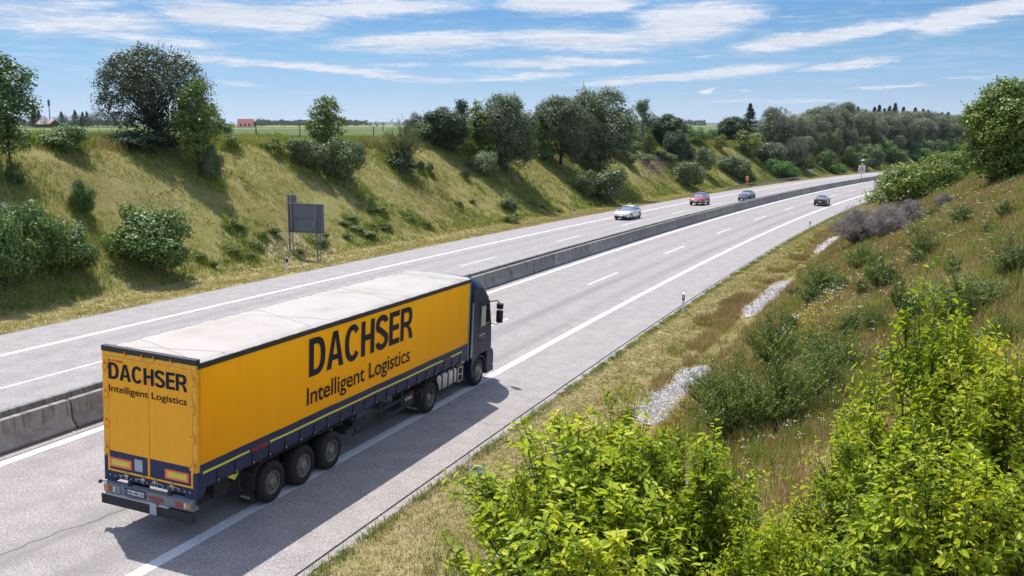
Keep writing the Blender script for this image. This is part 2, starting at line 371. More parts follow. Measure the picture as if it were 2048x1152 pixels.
def ground_mat():
    m = bpy.data.materials.new('embankment_ground'); m.use_nodes = True; nt = NT(m.node_tree); b = m.node_tree.nodes['Principled BSDF']
    u, s, d = uvsd(nt)
    n1 = nt.noise(u, .09, 4, .6).outputs[0]; n2 = nt.noise(u, .55, 5, .65).outputs[0]; n3 = nt.noise(u, 4.5, 5, .7).outputs[0]; n4 = nt.noise(u, 22., 3, .7).outputs[0]
    green, olive, straw, brown = (.13, .165, .035), (.22, .225, .065), (.36, .31, .14), (.20, .145, .075)
    tex = nt.math('ADD', nt.math('MULTIPLY', n2, .4), nt.math('ADD', nt.math('MULTIPLY', n3, .35), nt.math('MULTIPLY', n4, .25)))
    L = nt.ramp(tex, [(.36, (.14, .15, .040)), (.48, (.225, .21, .068)), (.58, (.31, .26, .105)), (.70, (.40, .335, .17))])
    L = nt.mix(nt.math('MULTIPLY', nt.sstep(n1, .42, .62), .6), L, nt.ramp(tex, [(.35, (.14, .13, .045)), (.5, (.22, .18, .075)), (.65, (.31, .25, .12))]))
    Rr = nt.ramp(tex, [(.34, (.15, .15, .045)), (.46, (.25, .20, .08)), (.58, (.33, .25, .12)), (.7, (.40, .33, .18))])
    Rr = nt.mix(nt.math('MULTIPLY', nt.sstep(n1, .45, .6), .45), Rr, (.13, .135, .04))
    vg = nt.ramp(tex, [(.33, (.15, .15, .045)), (.46, (.28, .24, .10)), (.58, (.40, .33, .18)), (.72, (.50, .43, .27))])
    side = nt.sstep(d, 0., 4.)
    c = nt.mix(side, Rr, L)
    # mown verges
    dn = nt.math('ADD', d, nt.math('MULTIPLY', nt.math('SUBTRACT', n2, .5), 1.6))
    vr = nt.math('MULTIPLY', nt.sstep(dn, -6.6, -5.9), nt.math('SUBTRACT', 1., side)); vl = nt.math('MULTIPLY', side, nt.math('SUBTRACT', 1., nt.sstep(dn, 26.1, 27.)))
    c = nt.mix(nt.math('ADD', vr, vl, clamp=True), c, vg)
    # trodden dark soil where the tarmac ends
    e = nt.math('ADD', nt.math('MULTIPLY', nt.sstep(dn, -3.5, -3.0), nt.math('SUBTRACT', 1., side)), nt.math('MULTIPLY', side, nt.math('SUBTRACT', 1., nt.sstep(dn, 22.75, 23.1))), clamp=True)
    c = nt.mix(nt.math('MULTIPLY', e, .7), c, nt.ramp(n3, [(.35, (.10, .085, .065)), (.65, (.22, .19, .15))]))
    # bare scraped soil round the back of the sign board, and the grey earth patch far down
    def spot(s0, d0, ls, ld):
        q = nt.math('ADD', nt.math('POWER', nt.math('DIVIDE', nt.math('SUBTRACT', s, s0), ls), 2.), nt.math('POWER', nt.math('DIVIDE', nt.math('SUBTRACT', d, d0), ld), 2.))
        return nt.math('SUBTRACT', 1., nt.sstep(nt.math('ADD', q, nt.math('MULTIPLY', n3, .9)), .9, 1.5))
    c = nt.mix(nt.math('MULTIPLY', spot(50.3, 27.6, 4.6, 1.9), .9), c, nt.ramp(n4, [(.3, (.25, .19, .12)), (.6, (.46, .37, .25))]))
    c = nt.mix(spot(50., 25.2, 5.2, .35), c, (.42, .36, .22))
    c = nt.mix(nt.math('MULTIPLY', spot(248., 31., 17., 5.5), .9), c, nt.ramp(n3, [(.3, (.10, .09, .085)), (.6, (.19, .17, .16))]))
    c = nt.mix(nt.math('MULTIPLY', spot(212., 37.5, 11., 6.), .85), c, nt.ramp(n3, [(.3, (.22, .15, .08)), (.6, (.34, .25, .14))]))
    # the field on the plateau
    fl = nt.sstep(dn, 45.5, 47.); rows = nt.noise(nt.node('ShaderNodeMapping', {'Vector': u, 'Scale': (.012, .5, 1)}).outputs[0], 1., 4).outputs[0]
    c = nt.mix(fl, c, nt.ramp(rows, [(.3, (.085, .125, .045)), (.6, (.115, .155, .055)), (.8, (.16, .19, .08))]))
    strip = nt.math('MULTIPLY', nt.sstep(d, 230., 245.), nt.sstep(nt.noise(nt.node('ShaderNodeMapping', {'Vector': u, 'Scale': (.0022, .0045, 1)}).outputs[0], 1., 2).outputs[0], .5, .52))
    c = nt.mix(strip, c, (.27, .24, .10))
    nt.l.new(c, b.inputs['Base Color']); b.inputs['Roughness'].default_value = .95; b.inputs['Specular IOR Level'].default_value = .1
    bn = nt.node('ShaderNodeBump', {'Height': nt.math('ADD', n3, n4), 'Strength': .5, 'Distance': .12}).outputs[0]; nt.l.new(bn, b.inputs['Normal'])
    return m
def gravel_mat():
    m = bpy.data.materials.new('gravel'); m.use_nodes = True; nt = NT(m.node_tree); b = m.node_tree.nodes['Principled BSDF']
    u, s, d = uvsd(nt); v = nt.node('ShaderNodeTexVoronoi', {'Vector': u, 'Scale': 9.}); v2 = nt.node('ShaderNodeTexVoronoi', {'Vector': u, 'Scale': 19.})
    c = nt.ramp(nt.node('ShaderNodeSeparateColor', {0: v.outputs['Color']}).outputs[0], [(0, (.26, .23, .23)), (.5, (.42, .39, .39)), (1, (.66, .63, .63))])
    c = nt.mix(nt.math('MULTIPLY', nt.sstep(v.outputs['Distance'], .38, .75), .8), c, (.10, .09, .08))
    c = nt.mix(nt.math('MULTIPLY', nt.sstep(nt.noise(u, 1.1, 4).outputs[0], .52, .68), .7), c, (.2, .18, .09))
    nt.l.new(c, b.inputs['Base Color']); b.inputs['Roughness'].default_value = .9
    bn = nt.node('ShaderNodeBump', {'Height': nt.math('SUBTRACT', 1., v.outputs['Distance']), 'Strength': .9, 'Distance': .05}).outputs[0]; nt.l.new(bn, b.inputs['Normal'])
    return m
def build_setting():
    # ground: one sheet, dense near the road, coarse to the horizon
    s = np.concatenate([np.arange(-250, -30, 10), np.arange(-30, 130, .8), np.arange(130, 440, 2.), [450, 480, 520, 580, 660, 760, 900, 1100, 1400, 1800, 2400, 3000, 3600]])
    d = np.concatenate([[-560, -450, -350, -250, -200, -150, -120, -90, -70, -55, -45, -36, -30], np.arange(-26, -2.7, .6), [-2.5, 0, 8, 16, 22.2], np.arange(22.8, 44, .6),
                        [45, 47, 50, 55, 60, 70, 85, 100, 130, 170, 220, 300, 450, 700, 1000, 1500, 2200, 3200, 4500, 6500]])
    S, Dd = np.meshgrid(s, d, indexing='ij'); V = pos(S, Dd)
    under = (Dd > -2.7) & (Dd < 22.5); V[..., 2] = np.where(under, pos(S, Dd, -.14, 'road')[..., 2], V[..., 2])
    n, m = S.shape; i = np.arange(n*m).reshape(n, m); F = np.stack([i[:-1, :-1], i[1:, :-1], i[1:, 1:], i[:-1, 1:]], -1).reshape(-1, 4)[:, ::-1]
    g = link('ground', np_mesh('ground', V.reshape(-1, 3), F, True, np.stack([S, Dd], -1).reshape(-1, 2), [ground_mat()])); tag(g, kind='structure')
    # two carriageways, slabs with real edges
    rm = road_mat('asphalt_right', (.284, .257, .246), [(1.0, .6, .8), (2.75, .6, .8), (4.7, .5, .35), (6.5, .5, .35)])
    lm = road_mat('asphalt_left', (.282, .259, .251), [(15.7, .6, .45), (17.6, .6, .45), (12.0, .5, .3), (13.6, .5, .3)])
    def slab(name, d0, d1, mt):
        s = np.concatenate([np.arange(-250, 440, 2.), np.arange(440, 1600, 20.)]); dd = np.array([d0, d0+.001]+list(np.linspace(d0, d1, 7))[1:-1]+[d1-.001, d1])
        S, Dd = np.meshgrid(s, dd, indexing='ij'); V = pos(S, Dd, 0, 'road'); V[:, 0, 2] -= .2; V[:, -1, 2] -= .2
        n, m = S.shape; i = np.arange(n*m).reshape(n, m); F = np.stack([i[:-1, :-1], i[1:, :-1], i[1:, 1:], i[:-1, 1:]], -1).reshape(-1, 4)[:, ::-1]
        tag(link(name, np_mesh(name, V.reshape(-1, 3), F, False, np.stack([S, Dd], -1).reshape(-1, 2), [mt])), kind='structure')
    slab('right_carriageway', D_RP, 8.58, rm); slab('left_carriageway', 8.62, D_LP, lm)
    pm = paint_mat()
    P = []   # all painted lines are one marking sheet per carriageway
    def marks(name, spans):
        VV = []; FF = []; UU = []; b = 0
        for (s0, s1, dc, wd) in spans:
            ss = np.linspace(s0, s1, max(2, int((s1-s0)/2)+1)); S, Dd = np.meshgrid(ss, [dc-wd/2, dc+wd/2], indexing='ij')
            V = pos(S, Dd, .005, 'road').reshape(-1, 3); k = len(ss); i = np.arange(k-1)*2+b
            VV.append(V); FF.append(np.stack([i, i+1, i+3, i+2], 1)); UU.append(np.stack([S, Dd], -1).reshape(-1, 2)); b += 2*k
        tag(link(name, np_mesh(name, np.concatenate(VV), np.concatenate(FF), False, np.concatenate(UU), [pm])), kind='structure')
    marks('right_road_markings', [(-200, 700, 0., .30), (-200, 700, D_RL, .30)]+[(46.15+18*k, 52.15+18*k, D_DASH, .15) for k in range(-12, 25)])
    marks('left_road_markings', [(-200, 700, D_LL, .30), (-200, 700, 11.0, .30)]+[(51.08+18*k, 57.08+18*k, D_LD, .15) for k in range(-12, 25)])
    # sealed joint between lane and barrier strip, and concrete edge strip of the hard shoulder
    jm = mat('sealed_joint', (.07, .065, .065), .8)
    ribbon('joint_strip', -60, 300, 2, [7.50, 7.53], [jm], up=.006); 
    em = mat('edge_strip_concrete', (.30, .27, .25), .9, noise=.35, nscale=5.)
    ribbon('shoulder_edge_strip', -60, 130, 1, [-3.06, -2.80], [em], up=-.03, wob=lambda s, d: np.where(d < -3, .07*np.sin(s*1.7)+.05*np.sin(s*4.1), 0))
    gm = gravel_mat()
    for (a0, a1, dc, hw_) in ((-6, 13.5, -6.9, .75), (20.5, 29.5, -6.75, .72), (41, 55.5, -6.65, .70), (73, 89, -6.5, .62), (29, 35.5, -9.7, .42), (6, 12.5, -9.6, .5)):
        def gw(s, d, a0=a0, a1=a1, dc=dc, hw_=hw_):
            t = np.clip((s-a0)/(a1-a0), 0, 1); tap = np.clip(np.minimum(t, 1-t)*5, 0, 1)**.6
            e = .22*np.sin(s*.9+dc)+.14*np.sin(s*2.3+1)+.1*np.sin(s*5.1)+.06*np.sin(s*9.7+d)
            return (dc+e*.5+(d/1.)*hw_*tap*(1+.5*e)) - d
        ribbon('gravel_strip', a0, a1, .25, np.linspace(-1, 1, 11), [gm], on='ground', up=.035, wob=gw)
    ck = np.array([(5.2, 3.05), (5.64, 3.01), (6.0, 2.93), (6.28, 2.97), (6.6, 2.86), (6.98, 2.87), (7.4, 2.70), (7.8, 2.6), (8.16, 2.62), (8.45, 2.52), (8.82, 2.6), (9.15, 2.4), (9.6, 2.42)])
    V = np.stack([pos(ck[:, 0], ck[:, 1]-.012, .003, 'road'), pos(ck[:, 0], ck[:, 1]+.012, .003, 'road')], 1).reshape(-1, 3); i = np.arange(len(ck)-1)*2
    tag(link('road_crack', np_mesh('road_crack', V, np.stack([i, i+2, i+3, i+1], 1), False, None, [mat('crack_dark', (.07, .06, .055), .9)])), kind='structure')
    # hills on the horizon
    hm = mat('hill_wood', (.035, .06, .045), .95, noise=.3, nscale=.004)
    xs = np.linspace(-9000, 9000, 260); rows = []
    for k, (y, h) in enumerate([(8200, 0), (8600, .8), (9200, 1.), (10000, .5), (11000, 0)]):
        z = CAM_Z-4+h*(26+12*np.sin(xs*.0011+1)+8*np.sin(xs*.0031)+3*np.sin(xs*.011+k)+1.5*np.sin(xs*.037)); rows.append(np.stack([xs, np.full_like(xs, y), z], 1))
    V = np.stack(rows); n, m = V.shape[:2]; i = np.arange(n*m).reshape(n, m); F = np.stack([i[:-1, :-1], i[:-1, 1:], i[1:, 1:], i[1:, :-1]], -1).reshape(-1, 4)
    tag(link('distant_hills', np_mesh('distant_hills', V.reshape(-1, 3), F, True, None, [hm])), kind='structure')
build_setting()
# ------------------------------------------------------------------ writing
def _txt(body, bold):
    cu = bpy.data.curves.new('t', 'FONT'); cu.body = body; cu.size = 1.; cu.offset = bold; cu.resolution_u = 5; cu.space_character = 1.0-bold*1.2
    o = bpy.data.objects.new('t', cu); me = bpy.data.meshes.new_from_object(o)
    bpy.data.objects.remove(o); bpy.data.curves.remove(cu)
    n = len(me.vertices); V = np.empty(n*3, np.float32); me.vertices.foreach_get('co', V); V = V.reshape(-1, 3)
    F = [tuple(p.vertices) for p in me.polygons]; bpy.data.meshes.remove(me); return V, F
def text_on(parent, body, org, right, up, width, cap, material, bold=.0, name='lettering', proud=.004):
    V, F = _txt(body, bold); H, _ = _txt('H', bold)
    x0 = V[:, 0].min(); sx = width/(V[:, 0].max()-x0); sy = cap/(H[:, 1].max()-H[:, 1].min()); y0 = H[:, 1].min()
    right = np.array(right, float); up = np.array(up, float); nrm = np.cross(right, up)
    P = np.array(org)+(V[:, :1]-x0)*sx*right+(V[:, 1:2]-y0)*sy*up+nrm*proud
    me = bpy.data.meshes.new(name); me.from_pydata([tuple(p) for p in P], [], F); me.materials.append(material); me.update()
    return link(name, me, parent)

def letters(parent, word, org, right, up, width, cap, material, name='lettering', proud=.004):
    """heavy upright grotesque capitals drawn as outlines"""
    t, th = .21, .168; V = []; F = []; x = 0.
    WD = {'D': .72, 'A': .80, 'C': .76, 'H': .70, 'S': .71, 'E': .60, 'R': .73}
    def strip(A_, B_):
        b = len(V); n = len(A_); V.extend(A_); V.extend(B_); F.extend([(b+i, b+i+1, b+n+i+1, b+n+i) for i in range(n-1)])
    def rect(x0, y0, x1, y1): strip([(x0, y0), (x1, y0)], [(x0, y1), (x1, y1)])
    def sup(cx, cy, rx, ry, a, p): c, s_ = math.cos(a), math.sin(a); return (cx+rx*abs(c)**(2/p)*(1 if c > 0 else -1), cy+ry*abs(s_)**(2/p)*(1 if s_ > 0 else -1))
    for ch in word:
        w_ = WD[ch]
        if ch == 'D':
            rect(x, 0, x+t, 1); an = np.linspace(-math.pi/2, math.pi/2, 26)
            strip([(x+t, 0)]+[sup(x+w_*.42, .5, w_*.58, .5, a, 2.4) for a in an]+[(x+t, 1)], [(x+t, th)]+[sup(x+w_*.42, .5, w_*.58-t, .5-th, a, 2.4) for a in an]+[(x+t, 1-th)])
        elif ch == 'A':
            m = x+w_/2; strip([(x, 0), (m-t*.55, 1)], [(x+t*1.05, 0), (m, .80)]); strip([(m-t*.55, 1), (m+t*.55, 1)], [(m, .80), (m+.0001, .80)]); strip([(m+t*.55, 1), (x+w_, 0)], [(m, .80), (x+w_-t*1.05, 0)])
            k = lambda y: x+t*1.05+(m-x-t*1.05)*y/.80; rr_ = lambda y: x+w_-t*1.05-(x+w_-t*1.05-m)*y/.80; strip([(k(.22), .22), (rr_(.22), .22)], [(k(.37), .37), (rr_(.37), .37)])
        elif ch == 'C':
            an = np.radians(np.linspace(38, 322, 40)); strip([sup(x+w_/2, .5, w_/2, .515, a, 2.25) for a in an], [sup(x+w_/2, .5, w_/2-t, .515-th, a, 2.25) for a in an])
        elif ch == 'H': rect(x, 0, x+t, 1); rect(x+w_-t, 0, x+w_, 1); rect(x+t, .425, x+w_-t, .425+th)
        elif ch == 'E': rect(x, 0, x+t, 1); rect(x+t, 0, x+w_, th); rect(x+t, .425, x+w_*.94, .425+th); rect(x+t, 1-th, x+w_, 1)
        elif ch == 'R':
            rect(x, 0, x+t, 1); an = np.linspace(-math.pi/2, math.pi/2, 20)
            strip([(x+t, .40)]+[sup(x+w_*.55, .70, w_*.43, .30, a, 2.4) for a in an]+[(x+t, 1)], [(x+t, .40+th*.95)]+[sup(x+w_*.55, .70, w_*.43-t, .30-th*.95, a, 2.4) for a in an]+[(x+t, 1-th*.95)])
            strip([(x+w_*.42, .40), (x+w_*.60, .33), (x+w_*.68, .2), (x+w_*.74, 0)], [(x+w_*.72, .40+.004), (x+w_*.90, .31), (x+w_*.97, .18), (x+w_+.03, 0)])
        elif ch == 'S':
            cx = x+w_/2; r = w_/2-t/2; c = [sup(cx, .735, r*.97, .265-th/2+.015, a, 2.2) for a in np.radians(np.linspace(12, 215, 24))]+[(cx-r*.35, .575), (cx, .52), (cx+r*.4, .455)]+[sup(cx, .265, r, .265-th/2+.015, a, 2.2) for a in np.radians(np.linspace(35, -170, 24))]
            c = np.array(c); tg = np.gradient(c, axis=0); tg /= np.linalg.norm(tg, axis=1)[:, None]; nn = np.stack([-tg[:, 1], tg[:, 0]], 1); hw = (th+(t-th)*abs(tg[:, 1])**1.5)[:, None]/2
            strip([tuple(q) for q in c+nn*hw], [tuple(q) for q in c-nn*hw])
        x += w_+.055
    x -= .055; right = np.array(right, float); up = np.array(up, float); nrm = np.cross(right, up)
    P = [tuple(np.array(org)+right*a/x*width+up*b*cap+nrm*proud) for a, b in V]
    me = bpy.data.meshes.new(name); me.from_pydata(P, [], F); me.materials.append(material); me.update(); return link(name, me, parent)
def truck_wheel(parent, x, y, kind, rad=.51, wid=.38):
    """x is the outer face; side by sign of x"""
    sg = 1 if x > 0 else -1; ax = (sg, 0, 0); c = (x-sg*wid, y, rad)
    wb = empty('wheel'); wb.parent = parent
    t = MB(); W_ = wid
    t.lathe(c, ax, [(0, .28), (0, rad*.8), (.03, rad*.95), (.07, rad), (W_-.07, rad), (W_-.03, rad*.965), (W_-.005, rad*.86), (W_, rad*.72), (W_-.02, .31), (W_-.05, .295)], 32)
    for k in range(3): t.lathe(c, ax, [(.1+k*(W_-.2)/2-.008, rad+.001), (.1+k*(W_-.2)/2, rad+.0035), (.1+k*(W_-.2)/2+.008, rad+.001)], 32)
    t.build('tyre', M['tyre'], wb, smooth=True)
    r = MB()
    if kind == 'trailer': prof = [(W_-.05, .297), (W_-.012, .292), (W_-.02, .272), (W_-.07, .262), (W_-.075, .2), (W_-.05, .19), (W_-.05, .115), (W_+.0, .105), (W_+.02, .09), (W_+.02, 0.001)]
    elif kind == 'front': prof = [(W_-.05, .297), (W_-.012, .292), (W_-.02, .272), (W_-.06, .25), (W_-.02, .2), (W_+.03, .17), (W_+.03, .12), (W_+.075, .1), (W_+.085, 0.001)]
    else: prof = [(W_-.05, .297), (W_-.012, .292), (W_-.02, .275), (W_-.17, .262), (W_-.19, .2), (W_-.19, .13), (W_-.06, .12), (W_-.03, .09), (W_-.03, 0.001)]
    r.lathe(c, ax, prof, 32, 0)
    # hand holes and wheel nuts
    n = 10; hy = W_-(.072 if kind == 'trailer' else .04 if kind == 'front' else .187)
    for k in range(n):
        a = 2*math.pi*k/n; px = c[0]+sg*hy; r.cyl((px, y+.232*math.cos(a), rad+.232*math.sin(a)), (px+sg*.006, y+.232*math.cos(a), rad+.232*math.sin(a)), .024, n=8, mi=1)
        a += .31; hx = c[0]+sg*(W_-.045 if kind == 'trailer' else W_+.03 if kind == 'front' else W_-.19)
        r.cyl((hx, y+.15*math.cos(a), rad+.15*math.sin(a)), (hx+sg*.03, y+.15*math.cos(a), rad+.15*math.sin(a)), .014, n=6, mi=0)
    r.build('rim', [M['rim_steel'], M['black_hole']], wb, smooth=False)
    return wb
def build_truck():
    mat('tyre', (.018, .017, .017), .85, noise=.25, nscale=6); mat('rim_steel', (.30, .29, .27), .5, metal=.6, noise=.25, nscale=14, dirt=((.09, .075, .06), (7, 7, 7), .8)); mat('black_hole', (.006, .006, .006), .9)
    mat('tarp_yellow', (1., .475, .006), .5, spec=.2, noise=.05, nscale=.9, dirt=((.60, .28, .02), (.25, 2.2, .35), .28))
    mat('door_yellow', (1., .44, .02), .45, spec=.3, noise=.04, nscale=2, dirt=((.62, .33, .05), (3, 3, .5), .25))
    mat('frame_yellow', (.95, .45, .025), .5, noise=.08, nscale=9, dirt=((.35, .2, .06), (9, 9, 4), .5)); mat('tarp_navy', (.018, .030, .085), .5, spec=.35, noise=.12, nscale=3)
    mat('letter_navy', (.008, .014, .034), .5, spec=.2); mat('letter_red', (.45, .03, .03), .5); mat('letter_dark', (.009, .009, .014), .5, spec=.2); mat('letter_white', (.6, .6, .6), .6)
    mat('reflex_yellow', (.72, .62, .08), .4, noise=.12, nscale=60); mat('rail_black', (.028, .026, .025), .55, noise=.2, nscale=5); mat('roof_tarp', (.74, .735, .73), .7, noise=.10, nscale=1.2, dirt=((.52, .50, .47), (.9, .5, 1), .6))
    mat('chassis', (.025, .025, .027), .75, noise=.3, nscale=5); mat('grey_panel', (.20, .215, .24), .45, noise=.08, nscale=8); mat('steel', (.42, .42, .42), .35, metal=.8, noise=.12, nscale=12)
    mat('aluminium', (.50, .49, .47), .32, metal=.85, noise=.1, nscale=10); mat('cab_navy', (.014, .025, .062), .42, spec=.22, coat=.06, noise=.06, nscale=3); mat('black_plastic', (.016, .016, .017), .5)
    mat('glass_dark', (.012, .014, .016), .05, spec=.8, coat=.3); mat('reflection_pale', (.42, .46, .40), .5); mat('lamp_red', (.28, .008, .008), .2, coat=.6); mat('lamp_clear', (.62, .60, .55), .15, coat=.6); mat('lamp_amber', (.6, .22, .02), .2, coat=.5)
    mat('reflex_orange', (.95, .16, .05), .35); mat('plate_white', (.62, .63, .64), .4); mat('plate_blue', (.02, .08, .42), .4); mat('grey_patch', (.40, .42, .45), .4, noise=.1, nscale=20); mat('mudflap', (.022, .022, .023), .8, noise=.25, nscale=7)
    make_cloth(M['tarp_yellow'], .38, (1., .52, .01)); make_cloth(M['roof_tarp'], .5, (.88, .90, .92))
    s0 = 7.81; d0 = -.18+1.275
    T = empty('articulated_truck'); tag(T, 'yellow curtain sided articulated truck with dark blue cab on the right carriageway', 'truck')
    p = Vector(pos(s0, d0, 0, 'road')); th = heading(s0+7)
    fwd = Vector((math.sin(th), math.cos(th), GR+G2*s0)).normalized(); rt = Vector((math.cos(th), -math.sin(th), -CR)).normalized(); upv = rt.cross(fwd).normalized(); rt = fwd.cross(upv)
    T.matrix_world = Matrix(((rt.x, fwd.x, upv.x, p.x), (rt.y, fwd.y, upv.y, p.y), (rt.z, fwd.z, upv.z, p.z), (0, 0, 0, 1)))
    HW = 1.275; L = 13.65; ZB = 1.24; ZBAND = 1.77; ZT = 3.90
    rng = np.random.default_rng(3)
    # curtain sides: pulled cloth, a little uneven
    for sg in (1, -1):
        def cx(y, z): return sg*(HW+.007*math.sin(y*2.1+z*.6)+.004*math.sin(y*5.3+z*2)+.003*math.sin(z*7+y)-.01*abs(math.sin(y*math.pi/.62))*(1 if z < 1.45 else .0))
        ys = np.linspace(.06, L-.06, 110); zs = list(np.linspace(ZBAND, ZT, 14))
        cu = MB().sheet([[(cx(y, z), y, z) for z in zs] for y in ys]); cur = cu.build('side_curtain', M['tarp_yellow'], T, smooth=True, fix=False)
        bd = MB().sheet([[(cx(y, z)+sg*.002, y, z-.04*(1-y/L)*0) for z in np.linspace(ZB, ZBAND, 6)] for y in ys]); bnd = bd.build('curtain_band', M['tarp_navy'], cur, smooth=True, fix=False)
        st = MB()
        def strip(y0, y1):
            yy = np.linspace(y0, y1, max(2, int((y1-y0)*6))); st.sheet([[(cx(y, z)+sg*.007, y, z) for z in (1.545, 1.60)] for y in yy])
        strip(.15, 1.75); strip(2.5, 11.7); strip(12.3, 13.15); st.sheet([[(sg*(HW+.03), y, z) for z in (1.9, 2.0)] for y in (.001, .002)])
        st.build('reflective_stripe', M['reflex_yellow'], cur, fix=False)
        bk = MB(); bk.box(*sorted((0, sg*.02)), -.022, .022, 1.18, 1.50); bk.cyl((sg*.02, 0, 1.27), (sg*.04, 0, 1.27), .022, n=8, mi=1)
        b0 = None
        for y in np.arange(.62, 13.3, .62):
            if b0 is None: bo = b0 = bk.build('tension_buckle', [M['black_plastic'], M['steel']], cur)
            else: bo = b0.copy(); C.objects.link(bo)
            bo.location = (cx(y, 1.4), y, 0)
        if sg > 0:
            letters(cur, 'DACHSER', (HW+.014, 4.06, 2.77), (0, 1, 0), (0, 0, 1), 5.42, .98, M['letter_navy'])
            text_on(cur, 'Intelligent Logistics', (HW+.014, 3.98, 2.06), (0, 1, 0), (0, 0, 1), 5.40, .45, M['letter_dark'], .012)
            text_on(cur, 'KÖGEL', (HW+.02, 1.80, 1.53), (0, 1, 0), (0, 0, 1), .62, .09, M['letter_red'], .03)
            text_on(cur, 'KÖGEL', (HW+.02, 11.74, 1.53), (0, 1, 0), (0, 0, 1), .52, .08, M['letter_red'], .03)
    # roof: cloth drawn over the bows, lapping over the black rails
    r = MB(); ys = np.linspace(.03, L, 180); xs = np.linspace(-HW-.01, HW+.01, 22)
    bows = np.linspace(.03, L, 14)
    def rz(x, y):
        e = abs(x)/HW; bow = np.min(abs(bows-y))/(L/26); lap = -.05*max(0, (e-.965)/.04)
        return 4.035+.045*(1-e**2)-.016*bow*(1-e**4)+.006*math.sin(y*3.7+x*4)*(1-e**6)+.004*math.sin(y*9+x*2.3)+lap*(1+.4*math.sin(y*8.3))
    r.sheet([[(x, y, rz(x, y)) for x in xs] for y in ys]); ro = r.build('roof_tarpaulin', M['roof_tarp'], T, smooth=True, fix=False)
    # folding seams: crossed diagonals stitched in the roof cloth
    for k in range(0, 13, 2):
        for sgn in (1, -1):
            a = bows[k]; b_ = bows[min(k+2, 13)]
            pts = [(-1.2+2.4*t if sgn > 0 else 1.2-2.4*t, a+(b_-a)*t*.45) for t in np.linspace(0, 1, 16)]
            if k % 4 == 0: MB().sheet([[(x, y-.012, rz(x, y)+.004), (x, y+.012, rz(x, y)+.004)] for x, y in pts]).build('roof_seam', M['seam'] if 'seam' in M else mat('seam', (.27, .25, .23), .7), ro, fix=False)
    rl = MB()
    for sg in (1, -1):
        rl.box(*sorted((sg*(HW-.02), sg*(HW+.03))), 0.02, L, ZT-.02, 4.0)
        for k in range(17): rl.cyl((sg*(HW+.03), .4+k*.8, 3.99), (sg*(HW+.045), .4+k*.8, 3.99), .02, n=6)
    rl.build('top_rail', M['rail_black'], T, bevel=.006)
    MB().box(-HW, HW, L, L+.05, ZB-.1, 4.0).build('front_bulkhead', M['grey_panel'], T)
    # rear: header, corner posts, two doors
    MB().box(-HW-.01, HW+.01, -.05, .09, 3.97, 4.09).build('rear_header', M['rail_black'], T, bevel=.012)
    MB().box(-HW, HW, -.035, .05, 3.865, 3.965).build('door_header', M['frame_yellow'], T, bevel=.006)
    for sg in (1, -1):
        ps = MB(); ps.box(*sorted((sg*(HW-.10), sg*HW)), -.03, .1, 1.22, 3.865, 0); ps.box(*sorted((sg*(HW-.10), sg*(HW+.004))), -.032, .12, 1.02, 1.62, 1)
        for z in (1.72, 2.35, 3.0, 3.62): ps.box(*sorted((sg*(HW-.16), sg*(HW-.03))), -.07, -.03, z-.05, z+.05, 0); ps.cyl((sg*(HW-.07), -.062, z-.12), (sg*(HW-.07), -.062, z+.12), .018, n=8, mi=0)
        ps.build('corner_post', [M['frame_yellow'], M['tarp_navy']], T, bevel=.004)
        dr = MB(); x0, x1 = sorted((sg*.008, sg*(HW-.105))); xc0, xc1 = x0+.05, x1-.05
        dr.box(x0, x1, -.025, .03, 1.25, 3.86, 0)
        for k in range(1, 14): xx = x0+(x1-x0)*k/14.; dr.box(xx-.002, xx+.002, -.0262, -.02, 1.72, 3.8, 0)
        d_ = dr.build('rear_door', M['door_yellow'], T, bevel=.004)
        fr = MB(); o = HW-.105
        fr.box(x0, x1, -.034, -.024, 3.80, 3.86); fr.box(x0, x1, -.034, -.024, 1.26, 1.30); fr.box(*sorted((sg*o, sg*(o-.05))), -.034, -.024, 1.30, 3.80); fr.build('door_frame', M['frame_yellow'], d_)
        MB().box(xc0-.045, xc1+.0, -.030, -.0255, 1.305, 1.72).build('door_band', M['tarp_navy'], d_)
        rf = MB(); a, b_ = (.42, 1.06) if sg > 0 else (-1.12, -.50)
        rf.box(a, b_, -.036, -.030, 1.36, 1.575, 0); rf.box(a+.06, b_-.06, -.039, -.036, 1.405, 1.53, 1); rf.build('reflector_board', [M['reflex_orange'], M['reflex_yellow']], d_)
        for xx in (.16, .62):
            lb = MB(); X = sg*xx; lb.cyl((X, -.055, 1.12), (X, -.055, 1.32), .012, n=8); lb.box(X-.05, X+.05, -.07, -.035, 1.2, 1.25); lb.cyl((X, -.05, 3.9), (X, -.05, 4.02), .012, n=8, mi=1); lb.box(X-.05, X+.05, -.075, -.045, 3.94, 3.97, 1)
            lb.cyl((X, -.06, 1.225), (X+sg*.22, -.06, 1.20), .011, n=8); lb.build('lock_rod', [M['steel'], M['frame_yellow']], d_)
    rd = bpy.data.objects[[c.name for c in T.children if c.name.startswith('rear_door')][0]]
    letters(rd, 'DACHSER', (-1.10, -.0285, 3.36), (1, 0, 0), (0, 0, 1), 2.13, .37, M['letter_navy'])
    text_on(rd, 'Intelligent Logistics', (-1.10, -.0285, 3.075), (1, 0, 0), (0, 0, 1), 2.13, .15, M['letter_dark'], .012)
    text_on(rd, 'KÖGEL', (-1.10, -.0285, 3.755), (1, 0, 0), (0, 0, 1), .42, .062, M['letter_red'], .04)
    MB().box(-.42, -.20, -.034, -.029, 1.37, 1.64).build('document_pocket', M['grey_patch'], rd)
    # sill, lamp carrier, underrun bar
    sl = MB(); sl.box(-HW, HW, -.03, .25, 1.10, 1.235, 0); sl.box(-HW, -HW+.32, -.036, .2, 1.03, 1.10, 0); sl.box(HW-.32, HW, -.036, .2, 1.03, 1.10, 0)
